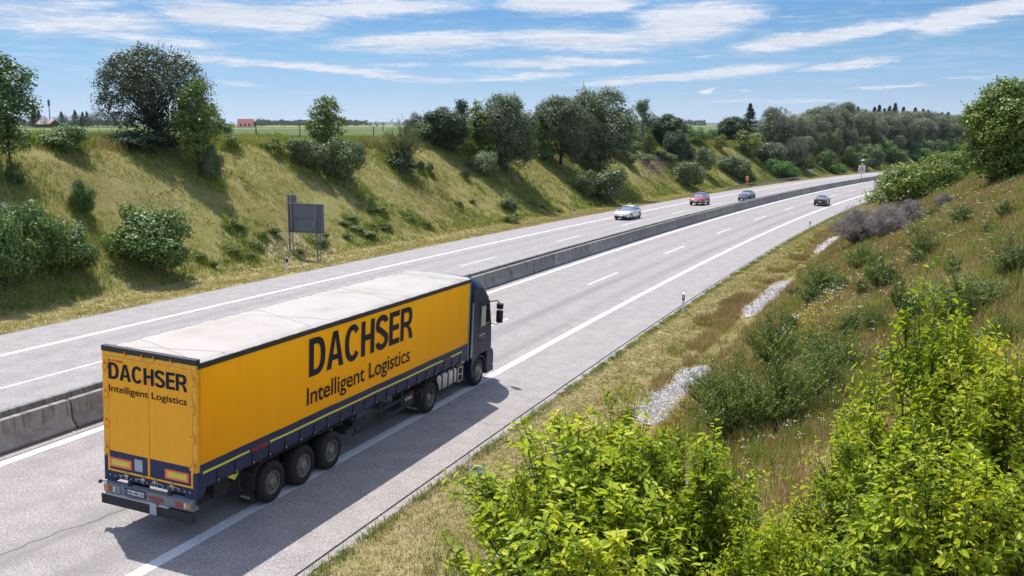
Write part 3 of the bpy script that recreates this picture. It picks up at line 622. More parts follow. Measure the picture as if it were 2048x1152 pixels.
    for k in range(16): sl.cyl((-1.1+k*.147, -.045, 1.14), (-1.1+k*.147, -.045, 1.19), .016, n=6, mi=1)
    sl.build('rear_sill', [M['tarp_navy'], M['steel']], T, bevel=.006)
    bp = MB(); bp.prism([(-.10, .76), (-.12, .98), (.02, 1.02), (.1, .76)], 'x', -1.22, 1.22, 0); bp.build('lamp_panel', M['grey_panel'], T, bevel=.008)
    ub = MB(); ub.box(-1.26, 1.26, -.17, -.06, .52, .745, 0, .012); ub.box(.12, .30, -.180, -.168, .535, .79, 1); ub.box(-1.25, .1, -.165, -.10, .745, .755, 2); ub.box(.32, .6, -.165, -.10, .745, .755, 2)
    for x in (-.55, .55): ub.box(x-.05, x+.05, -.06, .5, .6, 1.1, 0)
    ub.build('underrun_bar', [M['chassis'], M['grey_patch'], M['plate_white']], T)
    for sg in (1, -1):
        lm = MB(); X = sg*.98
        lm.box(X-.24, X+.24, -.135, -.11, .80, .965, 0, .01)
        lm.box(X-.2, X+.02, -.142, -.135, .825, .945, 1); lm.box(X+.03, X+.09, -.142, -.135, .825, .945, 2); lm.box(X+sg*.10 if sg > 0 else X-.2, (X+.2) if sg > 0 else X-.1, -.145, -.135, .825, .945, 3)
        lm.build('tail_lamp', [M['grey_panel'], M['lamp_red'], M['lamp_clear'], M['lamp_amber']], T, bevel=.003)
        mk = MB(); mk.path([(sg*1.2, -.02, .98), (sg*1.33, -.10, .99)], .012, 6, 0); mk.box(*sorted((sg*1.31, sg*1.36)), -.14, -.08, .95, 1.02, 0); mk.build('marker_lamp', M['black_plastic'], T)
    pl = MB(); pl.box(-.62, -.04, -.137, -.125, .82, .98, 2); pl.box(-.59, -.07, -.141, -.137, .85, .955, 0); pl.box(-.59, -.54, -.1425, -.141, .85, .955, 1)
    lp = pl.build('licence_plate', [M['plate_white'], M['plate_blue'], M['black_plastic']], T); text_on(lp, 'HU AE 13', (-.53, -.142, .87), (1, 0, 0), (0, 0, 1), .44, .065, M['letter_dark'], .02)
    text_on(T.children[[c.name.split('.')[0] for c in T.children].index('lamp_panel')], 'KÖGEL', (.04, -.118, .84), (1, 0, 0), (0, 0, 1), .42, .085, M['letter_red'], .045)
    # chassis
    ch = MB()
    for x in (-.55, .55): ch.box(x-.06, x+.06, .2, 12.9, .98, 1.16)
    for y in np.arange(.6, 13.4, .8): ch.box(-HW+.03, HW-.03, y-.04, y+.04, 1.14, 1.22)
    ch.box(-HW+.02, HW-.02, .1, L, 1.20, 1.28)
    for y in (2.65, 3.93, 5.22): ch.cyl((-.95, y, .5), (.95, y, .5), .07, n=10); ch.box(-.75, -.45, y-.3, y+.1, .45, .98); ch.box(.45, .75, y-.3, y+.1, .45, .98)
    ch.cyl((.78, .5, .72), (.78, 1.7, .72), .12, n=12); ch.path([(1.15, 1.5, 1.2), (1.15, 1.52, .75), (1.1, 1.7, .6), (.9, 2.0, .58)], .022, 6); ch.path([(1.1, .55, 1.1), (1.12, .6, .7), (1.1, .75, .55)], .01, 5)
    ch.box(.9, 1.0, .85, 1.35, .68, 1.2); ch.box(-.35, .35, 6.1, 7.8, .55, 1.0)
    ch.build('trailer_chassis', M['chassis'], T)
    mg = MB()
    for sg in (1, -1):
        a, b_ = sorted((sg*.86, sg*1.27))
        prof = [(1.93, .55), (1.95, .95), (2.15, 1.13), (2.4, 1.165), (5.45, 1.165), (5.7, 1.13), (5.86, .95), (5.88, .75)]
        th_ = .02; mg.prism(prof+[(y, z-.02) if 2 < y < 5.8 else (y+(.02 if y < 3 else -.02), z) for y, z in prof[::-1]], 'x', a, b_)
    mg.build('trailer_mudguard', M['mudflap'], T)
    for sg in (1, -1):
        f = MB(); a, b_ = sorted((sg*.86, sg*1.25)); f.box(a, b_, 1.90, 1.92, .22, .98); fo = f.build('mudflap', M['mudflap'], T)
        text_on(fo, 'KÖGEL', (a+.05, 1.895, .33), (1, 0, 0), (0, 0, 1), .28, .05, M['letter_white'], .02)
        for y in (2.65, 3.93, 5.22): truck_wheel(T, sg*1.265, y, 'trailer')
    gd = MB()   # side guards, pallet box, landing legs
    for sg in (1, -1):
        a, b_ = sorted((sg*1.19, sg*1.22))
        for z in (.62, .92): gd.box(a, b_, 6.3, 9.3, z-.05, z+.05)
        for y in (6.5, 7.8, 9.1): gd.box(a-sg*.03 if sg > 0 else a, b_ if sg > 0 else b_+.03, y-.04, y+.04, .57, 1.18)
        gd.box(*sorted((sg*.75, sg*1.22)), 6.1, 6.75, .80, .86); gd.box(*sorted((sg*.8, sg*1.2)), 9.25, 9.9, .58, 1.0)
        gd.box(*sorted((sg*.55, sg*.68)), 9.95, 10.1, .35, 1.1)
    go = gd.build('side_guard', M['chassis'], T, bevel=.005); text_on(go, 'KÖGEL', (1.202, 9.32, .8), (0, 1, 0), (0, 0, 1), .45, .09, M['letter_white'], .03)
    wm = MB(); wm.prism([(.95, 1.22), (1.5, 1.22), (1.25, 1.04)], 'x', 1.19, 1.24); wm.build('reflex_wedge', M['reflex_yellow'], T)
    # ---------------- tractor
    F0 = 14.08
    def prof(x):
        e = abs(x)/1.24; rc = .03*e**2+.22*max(0, (e-.78)/.22)**2.2; tp = .05*e**2+.30*max(0, (e-.7)/.3)**2
        return [(F0, .95), (F0, 3.0), (F0+.02, 3.93-tp), (F0+.35, 3.95-tp), (F0+.75, 3.87-tp), (F0+1.08-rc*.5, 3.66-tp*.8), (F0+1.33-rc*.7, 3.36-tp*.4), (F0+1.49-rc*.8, 3.06), (F0+1.53-rc, 2.98), (F0+1.68-rc, 2.5), (F0+1.80-rc, 1.95), (F0+1.84-rc, 1.85), (F0+1.90-rc, 1.55), (F0+1.93-rc, 1.1)]
    xs = [-1.24, -1.225, -1.17, -1.05, -.85, -.45, 0, .45, .85, 1.05, 1.17, 1.225, 1.24]
    cb = MB(); cb.sheet([[(x, y, z) for y, z in prof(x)] for x in xs])
    for sg in (1, -1):
        pr = prof(1.24); arch = [(F0+1.30+.0*k, .0) for k in []]
        base = [(F0+1.6, 1.1), (F0+1.36, 1.1), (F0+1.2, 1.16), (F0+.6, 1.16), (F0+.32, .98), (F0+.22, .95)]
        poly = pr+base; n = len(poly); cb.add([(sg*1.24, y, z) for y, z in poly], [tuple(range(n)) if sg > 0 else tuple(range(n))[::-1]])
    cab = cb.build('cab', M['cab_navy'], T, bevel=.0); 
    for pgn in cab.data.polygons: pgn.use_smooth = len(pgn.vertices) < 6
    # lower front, bumper, arches
    bm_ = MB(); bm_.box(-1.24, 1.24, F0+1.30, F0+1.93, .30, 1.12, 0, .05); bm_.box(-1.22, 1.22, F0+1.9, F0+1.97, .55, .95, 1); bm_.box(-1.25, 1.25, F0+1.34, F0+1.95, .28, .5, 1, .03)
    bm_.build('bumper', [M['cab_navy'], M['black_plastic']], cab)
    for sg in (1, -1):
        wa = MB(); c0 = 14.72; rr = .60; pts = [(c0+rr*math.cos(a), .5+rr*math.sin(a)) for a in np.linspace(-.15, math.pi+.15, 18)]; pi_ = [(c0+(rr-.035)*math.cos(a), .5+(rr-.035)*math.sin(a)) for a in np.linspace(math.pi+.15, -.15, 18)]
        wa.prism(pts+pi_, 'x', *sorted((sg*.9, sg*1.255))); wa.box(*sorted((sg*.95, sg*1.235)), F0-.02, F0+.2, .45, 1.1)
        wa.build('wheel_arch', M['cab_navy'], cab)
    # side door, window with its reflection painted as a pale panel, handle, seam lines
    for sg in (1, -1):
        x = sg*1.242; dd = MB()
        win = [(F0+.62, 2.05), (F0+.55, 2.2), (F0+.56, 2.85), (F0+.66, 2.98), (F0+1.32, 2.96), (F0+1.42, 2.75), (F0+1.53, 2.15), (F0+1.50, 2.02), (F0+1.1, 2.0)]
        dd.prism([(F0+.50, 1.2), (F0+.50, 3.02), (F0+1.36, 3.02), (F0+1.60, 2.1), (F0+1.62, 1.65), (F0+1.45, 1.2)], 'x', *sorted((sg*1.236, sg*1.247))); do = dd.build('door', M['cab_navy'], cab, bevel=.004)
        MB().prism(win, 'x', *sorted((sg*1.246, sg*1.251))).build('door_window', M['black_plastic'], do)
        MB().prism([(F0+.68, 2.14), (F0+.68, 2.86), (F0+1.05, 2.86), (F0+1.05, 2.14)], 'x', *sorted((sg*1.250, sg*1.2525))).build('painted_window_reflection', M['reflection_pale'], do)
        MB().prism([(F0+1.07, 2.14), (F0+1.07, 2.88), (F0+1.28, 2.86), (F0+1.42, 2.16)], 'x', *sorted((sg*1.250, sg*1.2525))).build('window_pane', M['glass_dark'], do)
        MB().box(*sorted((sg*1.247, sg*1.27)), F0+.62, F0+.78, 1.66, 1.72).build('door_handle', M['black_plastic'], do)
        if sg > 0:
            text_on(do, 'DACHSER', (1.247, F0+.54, 1.80), (0, 1, 0), (0, 0, 1), .50, .07, M['letter_white'], .02); text_on(do, 'Intelligent Logistics', (1.247, F0+.54, 1.72), (0, 1, 0), (0, 0, 1), .5, .04, M['letter_white'], .0)
        f = MB(); f.prism([(F0-.12, 1.15), (F0-.06, 3.1), (F0+.03, 3.1), (F0+.03, 1.15)], 'x', *sorted((sg*1.2, sg*1.245)))
        f.build('side_deflector', mat('deflector', (.16, .18, .24), .3, spec=.5, coat=.3) if 'deflector' not in M else M['deflector'], cab, bevel=.008)
        mr = MB(); xm = sg*1.5
        mr.path([(sg*1.2, F0+1.48, 2.92), (sg*1.38, F0+1.72, 2.94), (xm, F0+1.72, 2.85)], .022, 8); mr.path([(sg*1.22, F0+1.6, 2.08), (sg*1.4, F0+1.70, 2.08), (xm, F0+1.70, 2.15)], .018, 8)
        mr.box(xm-.12, xm+.12, F0+1.66, F0+1.80, 2.14, 2.60, 0, .03); mr.box(xm-.12, xm+.12, F0+1.66, F0+1.80, 2.64, 2.86, 0, .03); mr.box(xm-.1, xm+.1, F0+1.655, F0+1.66, 2.17, 2.57, 1)
        mr.build('mirror', [M['black_plastic'], M['glass_dark']], cab)
    ws = MB()
    def sh(x, k):
        q = prof(x); (a, b_) = (q[8], q[10]); t = k; return (x, a[0]+(b_[0]-a[0])*t+.012, a[1]+(b_[1]-a[1])*t)
    ws.sheet([[sh(x, k) for k in (0.02, .3, .6, .98)] for x in np.linspace(-1.14, 1.14, 11)]); ws.build('windscreen', M['glass_dark'], cab, smooth=True)
    MB().box(-1.05, 1.05, F0+1.48, F0+1.72, 3.02, 3.07).build('sun_visor', M['black_plastic'], cab, bevel=.015)
    gr = MB()
    for k in range(5): gr.box(-.8, .8, F0+1.88, F0+1.935, 1.2+k*.1, 1.26+k*.1)
    gr.build('grille', M['black_plastic'], cab)
    for sg in (1, -1): MB().box(*sorted((sg*.8, sg*1.15)), F0+1.90, F0+1.98, .68, .86, 0, .02).build('headlamp', M['lamp_clear'], cab)
    # tractor frame, tank, steps, rear guards
    tf = MB()
    for x in (-.4, .4): tf.box(x-.05, x+.05, 10.0, 15.6, .78, 1.0)
    tf.box(-.5, .5, 10.3, 11.3, 1.0, 1.12); tf.cyl((-.95, 10.95, .5), (.95, 10.95, .5), .09); tf.cyl((-.9, 14.72, .45), (.9, 14.72, .45), .06); tf.box(-.9, .9, 13.2, 13.9, .8, 2.0); tf.box(-.95, -.5, 11.7, 13.5, .5, 1.0)
    tf.build('tractor_frame', M['chassis'], T)
    tk = MB(); tk.box(.72, 1.2, 11.62, 13.0, .50, 1.06, 0, .07)
    for y in (11.85, 12.3, 12.72): tk.box(.71, 1.208, y-.03, y+.03, .49, 1.068, 1, .07)
    tk.build('fuel_tank', [M['aluminium'], M['chassis']], T)
    sp = MB(); sp.box(.75, 1.16, 13.05, 13.62, .48, 1.02, 1, .02)
    for z in (.52, .76, 1.0): sp.box(1.16, 1.21, 13.06, 13.42, z-.02, z+.02, 0)
    for y in (13.07, 13.41): sp.box(1.16, 1.21, y-.02, y+.02, .52, 1.02, 0)
    sp.box(.7, 1.2, 12.95, 13.6, 1.085, 1.105, 0); sp.box(.8, 1.18, 13.3, 13.62, 1.12, 1.17, 2); sp.build('step', [M['aluminium'], M['chassis'], M['plate_white']], T, bevel=.005)
    MB().box(1.2, 1.215, 11.45, 11.52, .8, .9, 0).build('side_marker', M['lamp_amber'], T)
    for sg in (1, -1):
        c0 = 10.95; g = MB(); aa = np.linspace(.1, math.pi-.1, 16); pts = [(c0+.60*math.cos(a), .5+.60*math.sin(a)) for a in aa]; pi_ = [(c0+.575*math.cos(a), .5+.575*math.sin(a)) for a in aa[::-1]]
        g.prism(pts+pi_, 'x', *sorted((sg*.62, sg*1.26))); g.box(*sorted((sg*.64, sg*1.25)), 10.28, 10.31, .2, .98); g.box(*sorted((sg*1.2, sg*1.25)), 10.31, 10.4, .6, .95)
        go = g.build('drive_mudguard', M['mudflap'], T); text_on(go, 'IVECO', (.72 if sg > 0 else -1.1, 10.275, .27), (1, 0, 0), (0, 0, 1), .4, .05, M['letter_white'], .02)
        MB().box(*sorted((sg*.8, sg*1.15)), 10.24, 10.28, .78, .9, 0, .01).build('tractor_tail_lamp', M['lamp_red'], T)
        truck_wheel(T, sg*1.25, 10.95, 'drive', .51, .30); truck_wheel(T, sg*.92, 10.95, 'drive', .51, .28); truck_wheel(T, sg*1.235, 14.72, 'front', .5, .31)
    return T
build_truck()
# ------------------------------------------------------------------ passenger cars
def mk_car(name, label, paint, st, s, d, back=False, extras=None, roofz=1.46, suv=0., dark_roof=False):
    """st: stations (y, half width, bottom, shoulder, top); greenhouse: list of (y, base half width, z base, roof half width, z roof)"""
    body_st, gh, wheels, wr = st
    T = empty(name); tag(T, label, 'car')
    p = Vector(pos(s, d, .006, 'road')); th = heading(s)+(math.pi if back else 0); ss = -1 if back else 1
    sl = float((GR+G2*s))*ss; cr = (CR if d < 8.6 else -.0017)*ss
    fwd = Vector((math.sin(th), math.cos(th), sl)).normalized(); rt = Vector((math.cos(th), -math.sin(th), -cr)).normalized(); up = rt.cross(fwd).normalized(); rt = fwd.cross(up)
    T.matrix_world = Matrix(((rt.x, fwd.x, up.x, p.x), (rt.y, fwd.y, up.y, p.y), (rt.z, fwd.z, up.z, p.z), (0, 0, 0, 1)))
    b = MB(); rows = []
    for (y, hw, zb, zs, zt) in body_st:
        half = [(0, zb), (hw*.86, zb), (hw*.985, zb+.10), (hw, zb+.26), (hw*.995, (zb+zs)/2+.1), (hw*.955, zs), (hw*.84, zs+(zt-zs)*.75), (hw*.5, zt), (0, zt+.012)]
        rows.append([(x, y, z) for x, z in half]+[(-x, y, z) for x, z in half[-2:0:-1]])
    n = len(rows[0]); V = [q for r in rows for q in r]; F = []
    for i in range(len(rows)-1):
        for j in range(n): F.append((i*n+j, i*n+(j+1) % n, (i+1)*n+(j+1) % n, (i+1)*n+j))
    F += [tuple(range(n)), tuple(range((len(rows)-1)*n, len(rows)*n))[::-1]]
    b.add(V, F); body = b.build('body', paint, T, smooth=True, sub=1)
    g = MB(); R2 = []
    for (y, bw, zb, rw, zr) in gh: R2.append([(bw, y, zb), (bw*.5+rw*.5+.02, y, zb*.45+zr*.55), (rw, y, zr-.04), (rw*.6, y, zr), (0, y, zr+.015), (-rw*.6, y, zr), (-rw, y, zr-.04), (-bw*.5-rw*.5-.02, y, zb*.45+zr*.55), (-bw, y, zb)])
    g.sheet(R2); gl = g.build('windows', M['car_glass'], T, smooth=True, sub=1)
    # roof skin and pillars stand a little proud of the glass
    r = MB(); mid = gh[1:-1]; q = []
    for (y, bw, zb, rw, zr) in mid: q.append([(rw*1.0, y, zr-.025), (rw*.6, y, zr+.012), (0, y, zr+.028), (-rw*.6, y, zr+.012), (-rw*1.0, y, zr-.025)])
    r.sheet(q)
    def pil(a, b2, wd):
        for sg in (1, -1): r.sheet([[(sg*(a[0]+.012), a[1]-wd/2, a[2]), (sg*(a[0]+.012), a[1]+wd/2, a[2])], [(sg*(b2[0]+.008), b2[1]-wd/2, b2[2]), (sg*(b2[0]+.008), b2[1]+wd/2, b2[2])]])
    pil((gh[0][1], gh[0][0], gh[0][2]), (mid[0][3], mid[0][0], mid[0][4]-.02), .07); pil((gh[-1][1], gh[-1][0], gh[-1][2]), (mid[-1][3], mid[-1][0], mid[-1][4]-.02), .16)
    cy = (gh[0][0]+gh[-1][0])/2; pil((gh[0][1], cy, gh[0][2]+.0), (mid[0][3]*1.0, cy, mid[0][4]-.0), .06)
    r.build('roof', M['black_plastic'] if dark_roof else paint, T, smooth=True)
    tr = MB(); L0, L1 = body_st[0][0], body_st[-1][0]
    tr.box(-body_st[1][1]*.9, body_st[1][1]*.9, L0-.03, L0+.1, body_st[0][2]-.02, body_st[0][2]+.13); tr.box(-body_st[-2][1]*.85, body_st[-2][1]*.85, L1-.1, L1+.02, body_st[-1][2]-.02, body_st[-1][2]+.16)
    for sg in (1, -1): tr.box(*sorted((sg*.7, sg*(max(q[1] for q in body_st)+.004))), wheels[0]+.35, wheels[1]-.35, body_st[2][2]-.03, body_st[2][2]+.06)
    tr.build('bumper_trim', M['black_plastic'], T, bevel=.02)
    hw = max(q[1] for q in body_st)
    for y in wheels:
        for sg in (1, -1):
            wb = empty('wheel'); wb.parent = T; c = (sg*(hw-.215), y, wr); t = MB()
            t.lathe(c, (sg, 0, 0), [(0, wr*.6), (0, wr*.9), (.03, wr), (.18, wr), (.215, wr*.93), (.222, wr*.72)], 24); t.build('tyre', M['tyre'], wb, smooth=True)
            ri = MB(); ri.lathe(c, (sg, 0, 0), [(.222, wr*.73), (.2, wr*.7), (.17, wr*.62), (.165, .001)], 20, 1)
            for k in range(5):
                a = 2*math.pi*k/5; ca, sa = math.cos(a), math.sin(a); px, py = -sa*.035, ca*.035
                x0 = c[0]+sg*.195; ri.add([(x0, y+ca*.04+px, wr+sa*.04+py), (x0, y+ca*.04-px, wr+sa*.04-py), (x0+sg*.01, y+ca*wr*.7-px*.8, wr+sa*wr*.7-py*.8), (x0+sg*.01, y+ca*wr*.7+px*.8, wr+sa*wr*.7+py*.8)], [(0, 1, 2, 3)], 0)
            ri.build('rim', [M['aluminium'], M['black_hole']], wb)
            ar = MB(); pts = [(y+(wr+.06)*math.cos(a), wr+(wr+.06)*math.sin(a)) for a in np.linspace(-.35, math.pi+.35, 16)]; pi_ = [(y+(wr-.0)*math.cos(a), wr+(wr)*math.sin(a)) for a in np.linspace(math.pi+.35, -.35, 16)]
            ar.prism(pts+pi_, 'x', *sorted((sg*(hw-.2), sg*(hw+.006)))); ar.build('wheel_arch', M['black_plastic'], T)
    f = body_st[-1]; fz = f[3]
    for sg in (1, -1):
        h = MB(); h.prism([(L1-.26, fz-.02), (L1-.02, fz-.07), (L1+.012, fz-.16), (L1-.2, fz-.14)], 'x', *sorted((sg*f[1]*.55, sg*(f[1]+.02)))); h.build('headlight', M['lamp_clear'], T, bevel=.01)
        k = body_st[0]; t = MB(); t.box(*sorted((sg*k[1]*.45, sg*(k[1]+.015))), L0-.012, L0+.12, k[3]-.17, k[3]-.03); t.build('tail_light', M['lamp_red'], T, bevel=.01)
        m = MB(); my = gh[-1][0]-.28; m.box(*sorted((sg*(hw-.02), sg*(hw+.16))), my-.08, my+.08, gh[-1][2]+.0, gh[-1][2]+.13, 0, .03); m.build('mirror', paint, T)
    gr = MB(); gr.prism([(L1-.02, fz-.08), (L1+.03, fz-.12), (L1+.04, fz-.26), (L1, fz-.29)], 'x', -f[1]*.5, f[1]*.5); gr.box(-f[1]*.7, f[1]*.7, L1-.03, L1+.02, f[2]+.04, f[2]+.15); gr.build('grille', M['car_grille'], T)
    for (yy, z) in ((L1+.045, f[2]+.20), (L0-.02, body_st[0][3]-.32)):
        MB().box(-.26, .26, yy-.008, yy+.008, z-.055, z+.055).build('licence_plate', M['plate_white'], T)
    if extras: extras(T, gh)
    return T
def build_cars():
    mat('car_glass', (.30, .34, .40), .06, metal=.55, spec=.9, coat=.5); mat('car_grille', (.02, .02, .022), .35, metal=.3)
    white = mat('paint_ivory', (.74, .72, .64), .25, coat=.7); red = mat('paint_red', (.42, .016, .022), .22, coat=.8); dk = mat('paint_slate', (.016, .019, .026), .35, spec=.3, coat=.25); mar = mat('paint_dark_green_black', (.014, .019, .020), .32, coat=.4)
    # stations run from tail (y=0) to nose
    wagon = ([(0, .80, .32, .95, 1.0), (.10, .88, .26, .98, 1.03), (.6, .92, .22, 1.0, 1.04), (1.6, .93, .20, 1.0, 1.03), (2.9, .93, .20, .97, 1.0), (3.6, .93, .21, .93, .99), (4.3, .91, .22, .85, .91), (4.75, .86, .24, .74, .80), (4.92, .74, .28, .66, .70)],
             [(.12, .80, .98, .62, 1.02), (.55, .82, 1.0, .62, 1.42), (1.3, .83, 1.0, .64, 1.48), (2.2, .83, .99, .64, 1.49), (2.75, .82, .98, .62, 1.42), (3.65, .80, .95, .60, .985)], (.95, 3.85), .335)
    suv = ([(0, .80, .40, 1.02, 1.07), (.10, .88, .34, 1.06, 1.10), (.6, .92, .30, 1.07, 1.10), (1.6, .93, .28, 1.06, 1.10), (2.7, .93, .28, 1.04, 1.08), (3.3, .93, .28, 1.02, 1.08), (3.9, .91, .30, .97, 1.03), (4.3, .87, .33, .87, .93), (4.45, .76, .38, .78, .82)],
           [(.10, .80, 1.06, .64, 1.10), (.42, .82, 1.07, .64, 1.60), (1.2, .83, 1.06, .66, 1.68), (1.9, .83, 1.05, .66, 1.69), (2.45, .82, 1.04, .64, 1.62), (3.3, .80, 1.04, .60, 1.075)], (.85, 3.52), .36)
    hatch = ([(0, .78, .34, .92, .98), (.10, .86, .28, .96, 1.0), (.6, .89, .24, .97, 1.0), (1.5, .90, .22, .96, .99), (2.5, .90, .22, .94, .97), (3.1, .90, .22, .91, .96), (3.7, .88, .24, .84, .89), (4.1, .83, .26, .73, .78), (4.22, .72, .30, .64, .68)],
             [(.08, .78, .96, .60, 1.0), (.45, .80, .97, .62, 1.40), (1.1, .81, .96, .63, 1.46), (1.8, .81, .95, .63, 1.46), (2.3, .80, .94, .61, 1.40), (3.15, .78, .92, .58, .965)], (.80, 3.40), .32)
    sedan = ([(0, .74, .36, .90, .93), (.08, .80, .30, .93, .96), (.5, .83, .26, .94, .97), (.95, .84, .24, .93, .96), (2.6, .845, .22, .90, .94), (3.1, .845, .22, .88, .93), (3.8, .83, .24, .84, .87), (4.3, .80, .28, .76, .79), (4.4, .72, .34, .66, .70)],
             [(.55, .74, .93, .52, .965), (1.15, .76, .93, .56, 1.34), (1.6, .77, .92, .57, 1.385), (2.1, .77, .91, .57, 1.38), (2.4, .76, .91, .56, 1.32), (3.1, .74, .90, .54, .93)], (.82, 3.40), .30)
    def taxi(T, gh):
        sgn = MB(); sgn.box(-.17, .17, 1.72, 1.86, 1.53, 1.66, 0, .02); o = sgn.build('taxi_sign', mat('taxi_yellow', (.85, .62, .16), .5), T)
        for (yy, rx) in ((1.862, (-1, 0, 0)), (1.718, (1, 0, 0))): text_on(o, 'TAXI', (-.13*rx[0], yy, 1.56), rx, (0, 0, 1), .26, .07, M['letter_dark'], .02)
    def rails(T, gh):
        m = MB(); 
        for sg in (1, -1): m.path([(sg*.62, .5, 1.66), (sg*.63, 1.2, 1.72), (sg*.63, 2.0, 1.725), (sg*.62, 2.4, 1.67)], .018, 6)
        m.build('roof_rail', M['black_plastic'], T)
    def tailpanel(T, gh):
        m = MB(); m.box(-.72, .72, -.02, .06, .74, .88); m.build('tail_light_strip', M['lamp_red'], T, bevel=.01)
    mk_car('station_wagon', 'cream white station wagon with a taxi sign on its roof', white, wagon, 98.0, 16.9, True, taxi)
    mk_car('sport_utility_car', 'bright red sport utility car coming towards the camera', red, suv, 125.6, 16.2, True, rails)
    mk_car('hatchback', 'dark slate hatchback partly behind the concrete median wall', dk, hatch, 138.6, 12.8, True)
    mk_car('sedan', 'old dark sedan with a red tail light strip driving away', mar, sedan, 129.8, 1.2, False, tailpanel)
build_cars()
# ------------------------------------------------------------------ barriers, guardrails, posts, signs
def frame_at(o, s, d, flip=False, up=0., on='road', tilt=True):
    th = heading(s)+(math.pi if flip else 0); p = Vector(pos(s, d, up, on)); sl = float(GR+G2*min(s, 430))*(-1 if flip else 1) if tilt else 0.
    fwd = Vector((math.sin(th), math.cos(th), sl)).normalized(); rt = Vector((math.cos(th), -math.sin(th), 0)).normalized(); up_ = rt.cross(fwd).normalized()
    o.matrix_world = Matrix(((rt.x, fwd.x, up_.x, p.x), (rt.y, fwd.y, up_.y, p.y), (rt.z, fwd.z, up_.z, p.z), (0, 0, 0, 1)))
def concrete_mat():
    m = bpy.data.materials.new('barrier_concrete'); m.use_nodes = True; nt = NT(m.node_tree); b = m.node_tree.nodes['Principled BSDF']
    tc = nt.node('ShaderNodeTexCoord').outputs['Object']; oi = nt.node('ShaderNodeObjectInfo').outputs['Random']
    tv = nt.node('ShaderNodeVectorMath', {0: tc, 1: nt.node('ShaderNodeCombineXYZ', {1: nt.math('MULTIPLY', oi, 300.)}).outputs[0]}, operation='ADD').outputs[0]
    n = nt.noise(tv, 3., 6, .65).outputs[0]; st = nt.noise(nt.node('ShaderNodeMapping', {'Vector': tv, 'Scale': (1., 6., .5)}).outputs[0], 1., 5, .65).outputs[0]
    c = nt.ramp(n, [(.3, (.17, .155, .14)), (.55, (.27, .255, .235)), (.75, (.34, .325, .30))])
    z = nt.node('ShaderNodeSeparateXYZ', {0: tc}).outputs[2]
    c = nt.mix(nt.math('MULTIPLY', nt.sstep(st, .46, .68), nt.math('MULTIPLY', nt.sstep(z, .28, .55), .8)), c, (.075, .065, .06))
    c = nt.mix(nt.math('MULTIPLY', nt.sstep(nt.math('SUBTRACT', .12, z), 0, .1), .7), c, (.07, .065, .06))
    v = nt.math('ADD', nt.math('MULTIPLY', oi, .3), .85); c = nt.mix(1., c, nt.node('ShaderNodeCombineColor', {0: v, 1: v, 2: v}).outputs[0], 'MULTIPLY')
    nt.l.new(c, b.inputs['Base Color']); b.inputs['Roughness'].default_value = .9
    nt.l.new(nt.node('ShaderNodeBump', {'Height': n, 'Strength': .3, 'Distance': .02}).outputs[0], b.inputs['Normal']); return m
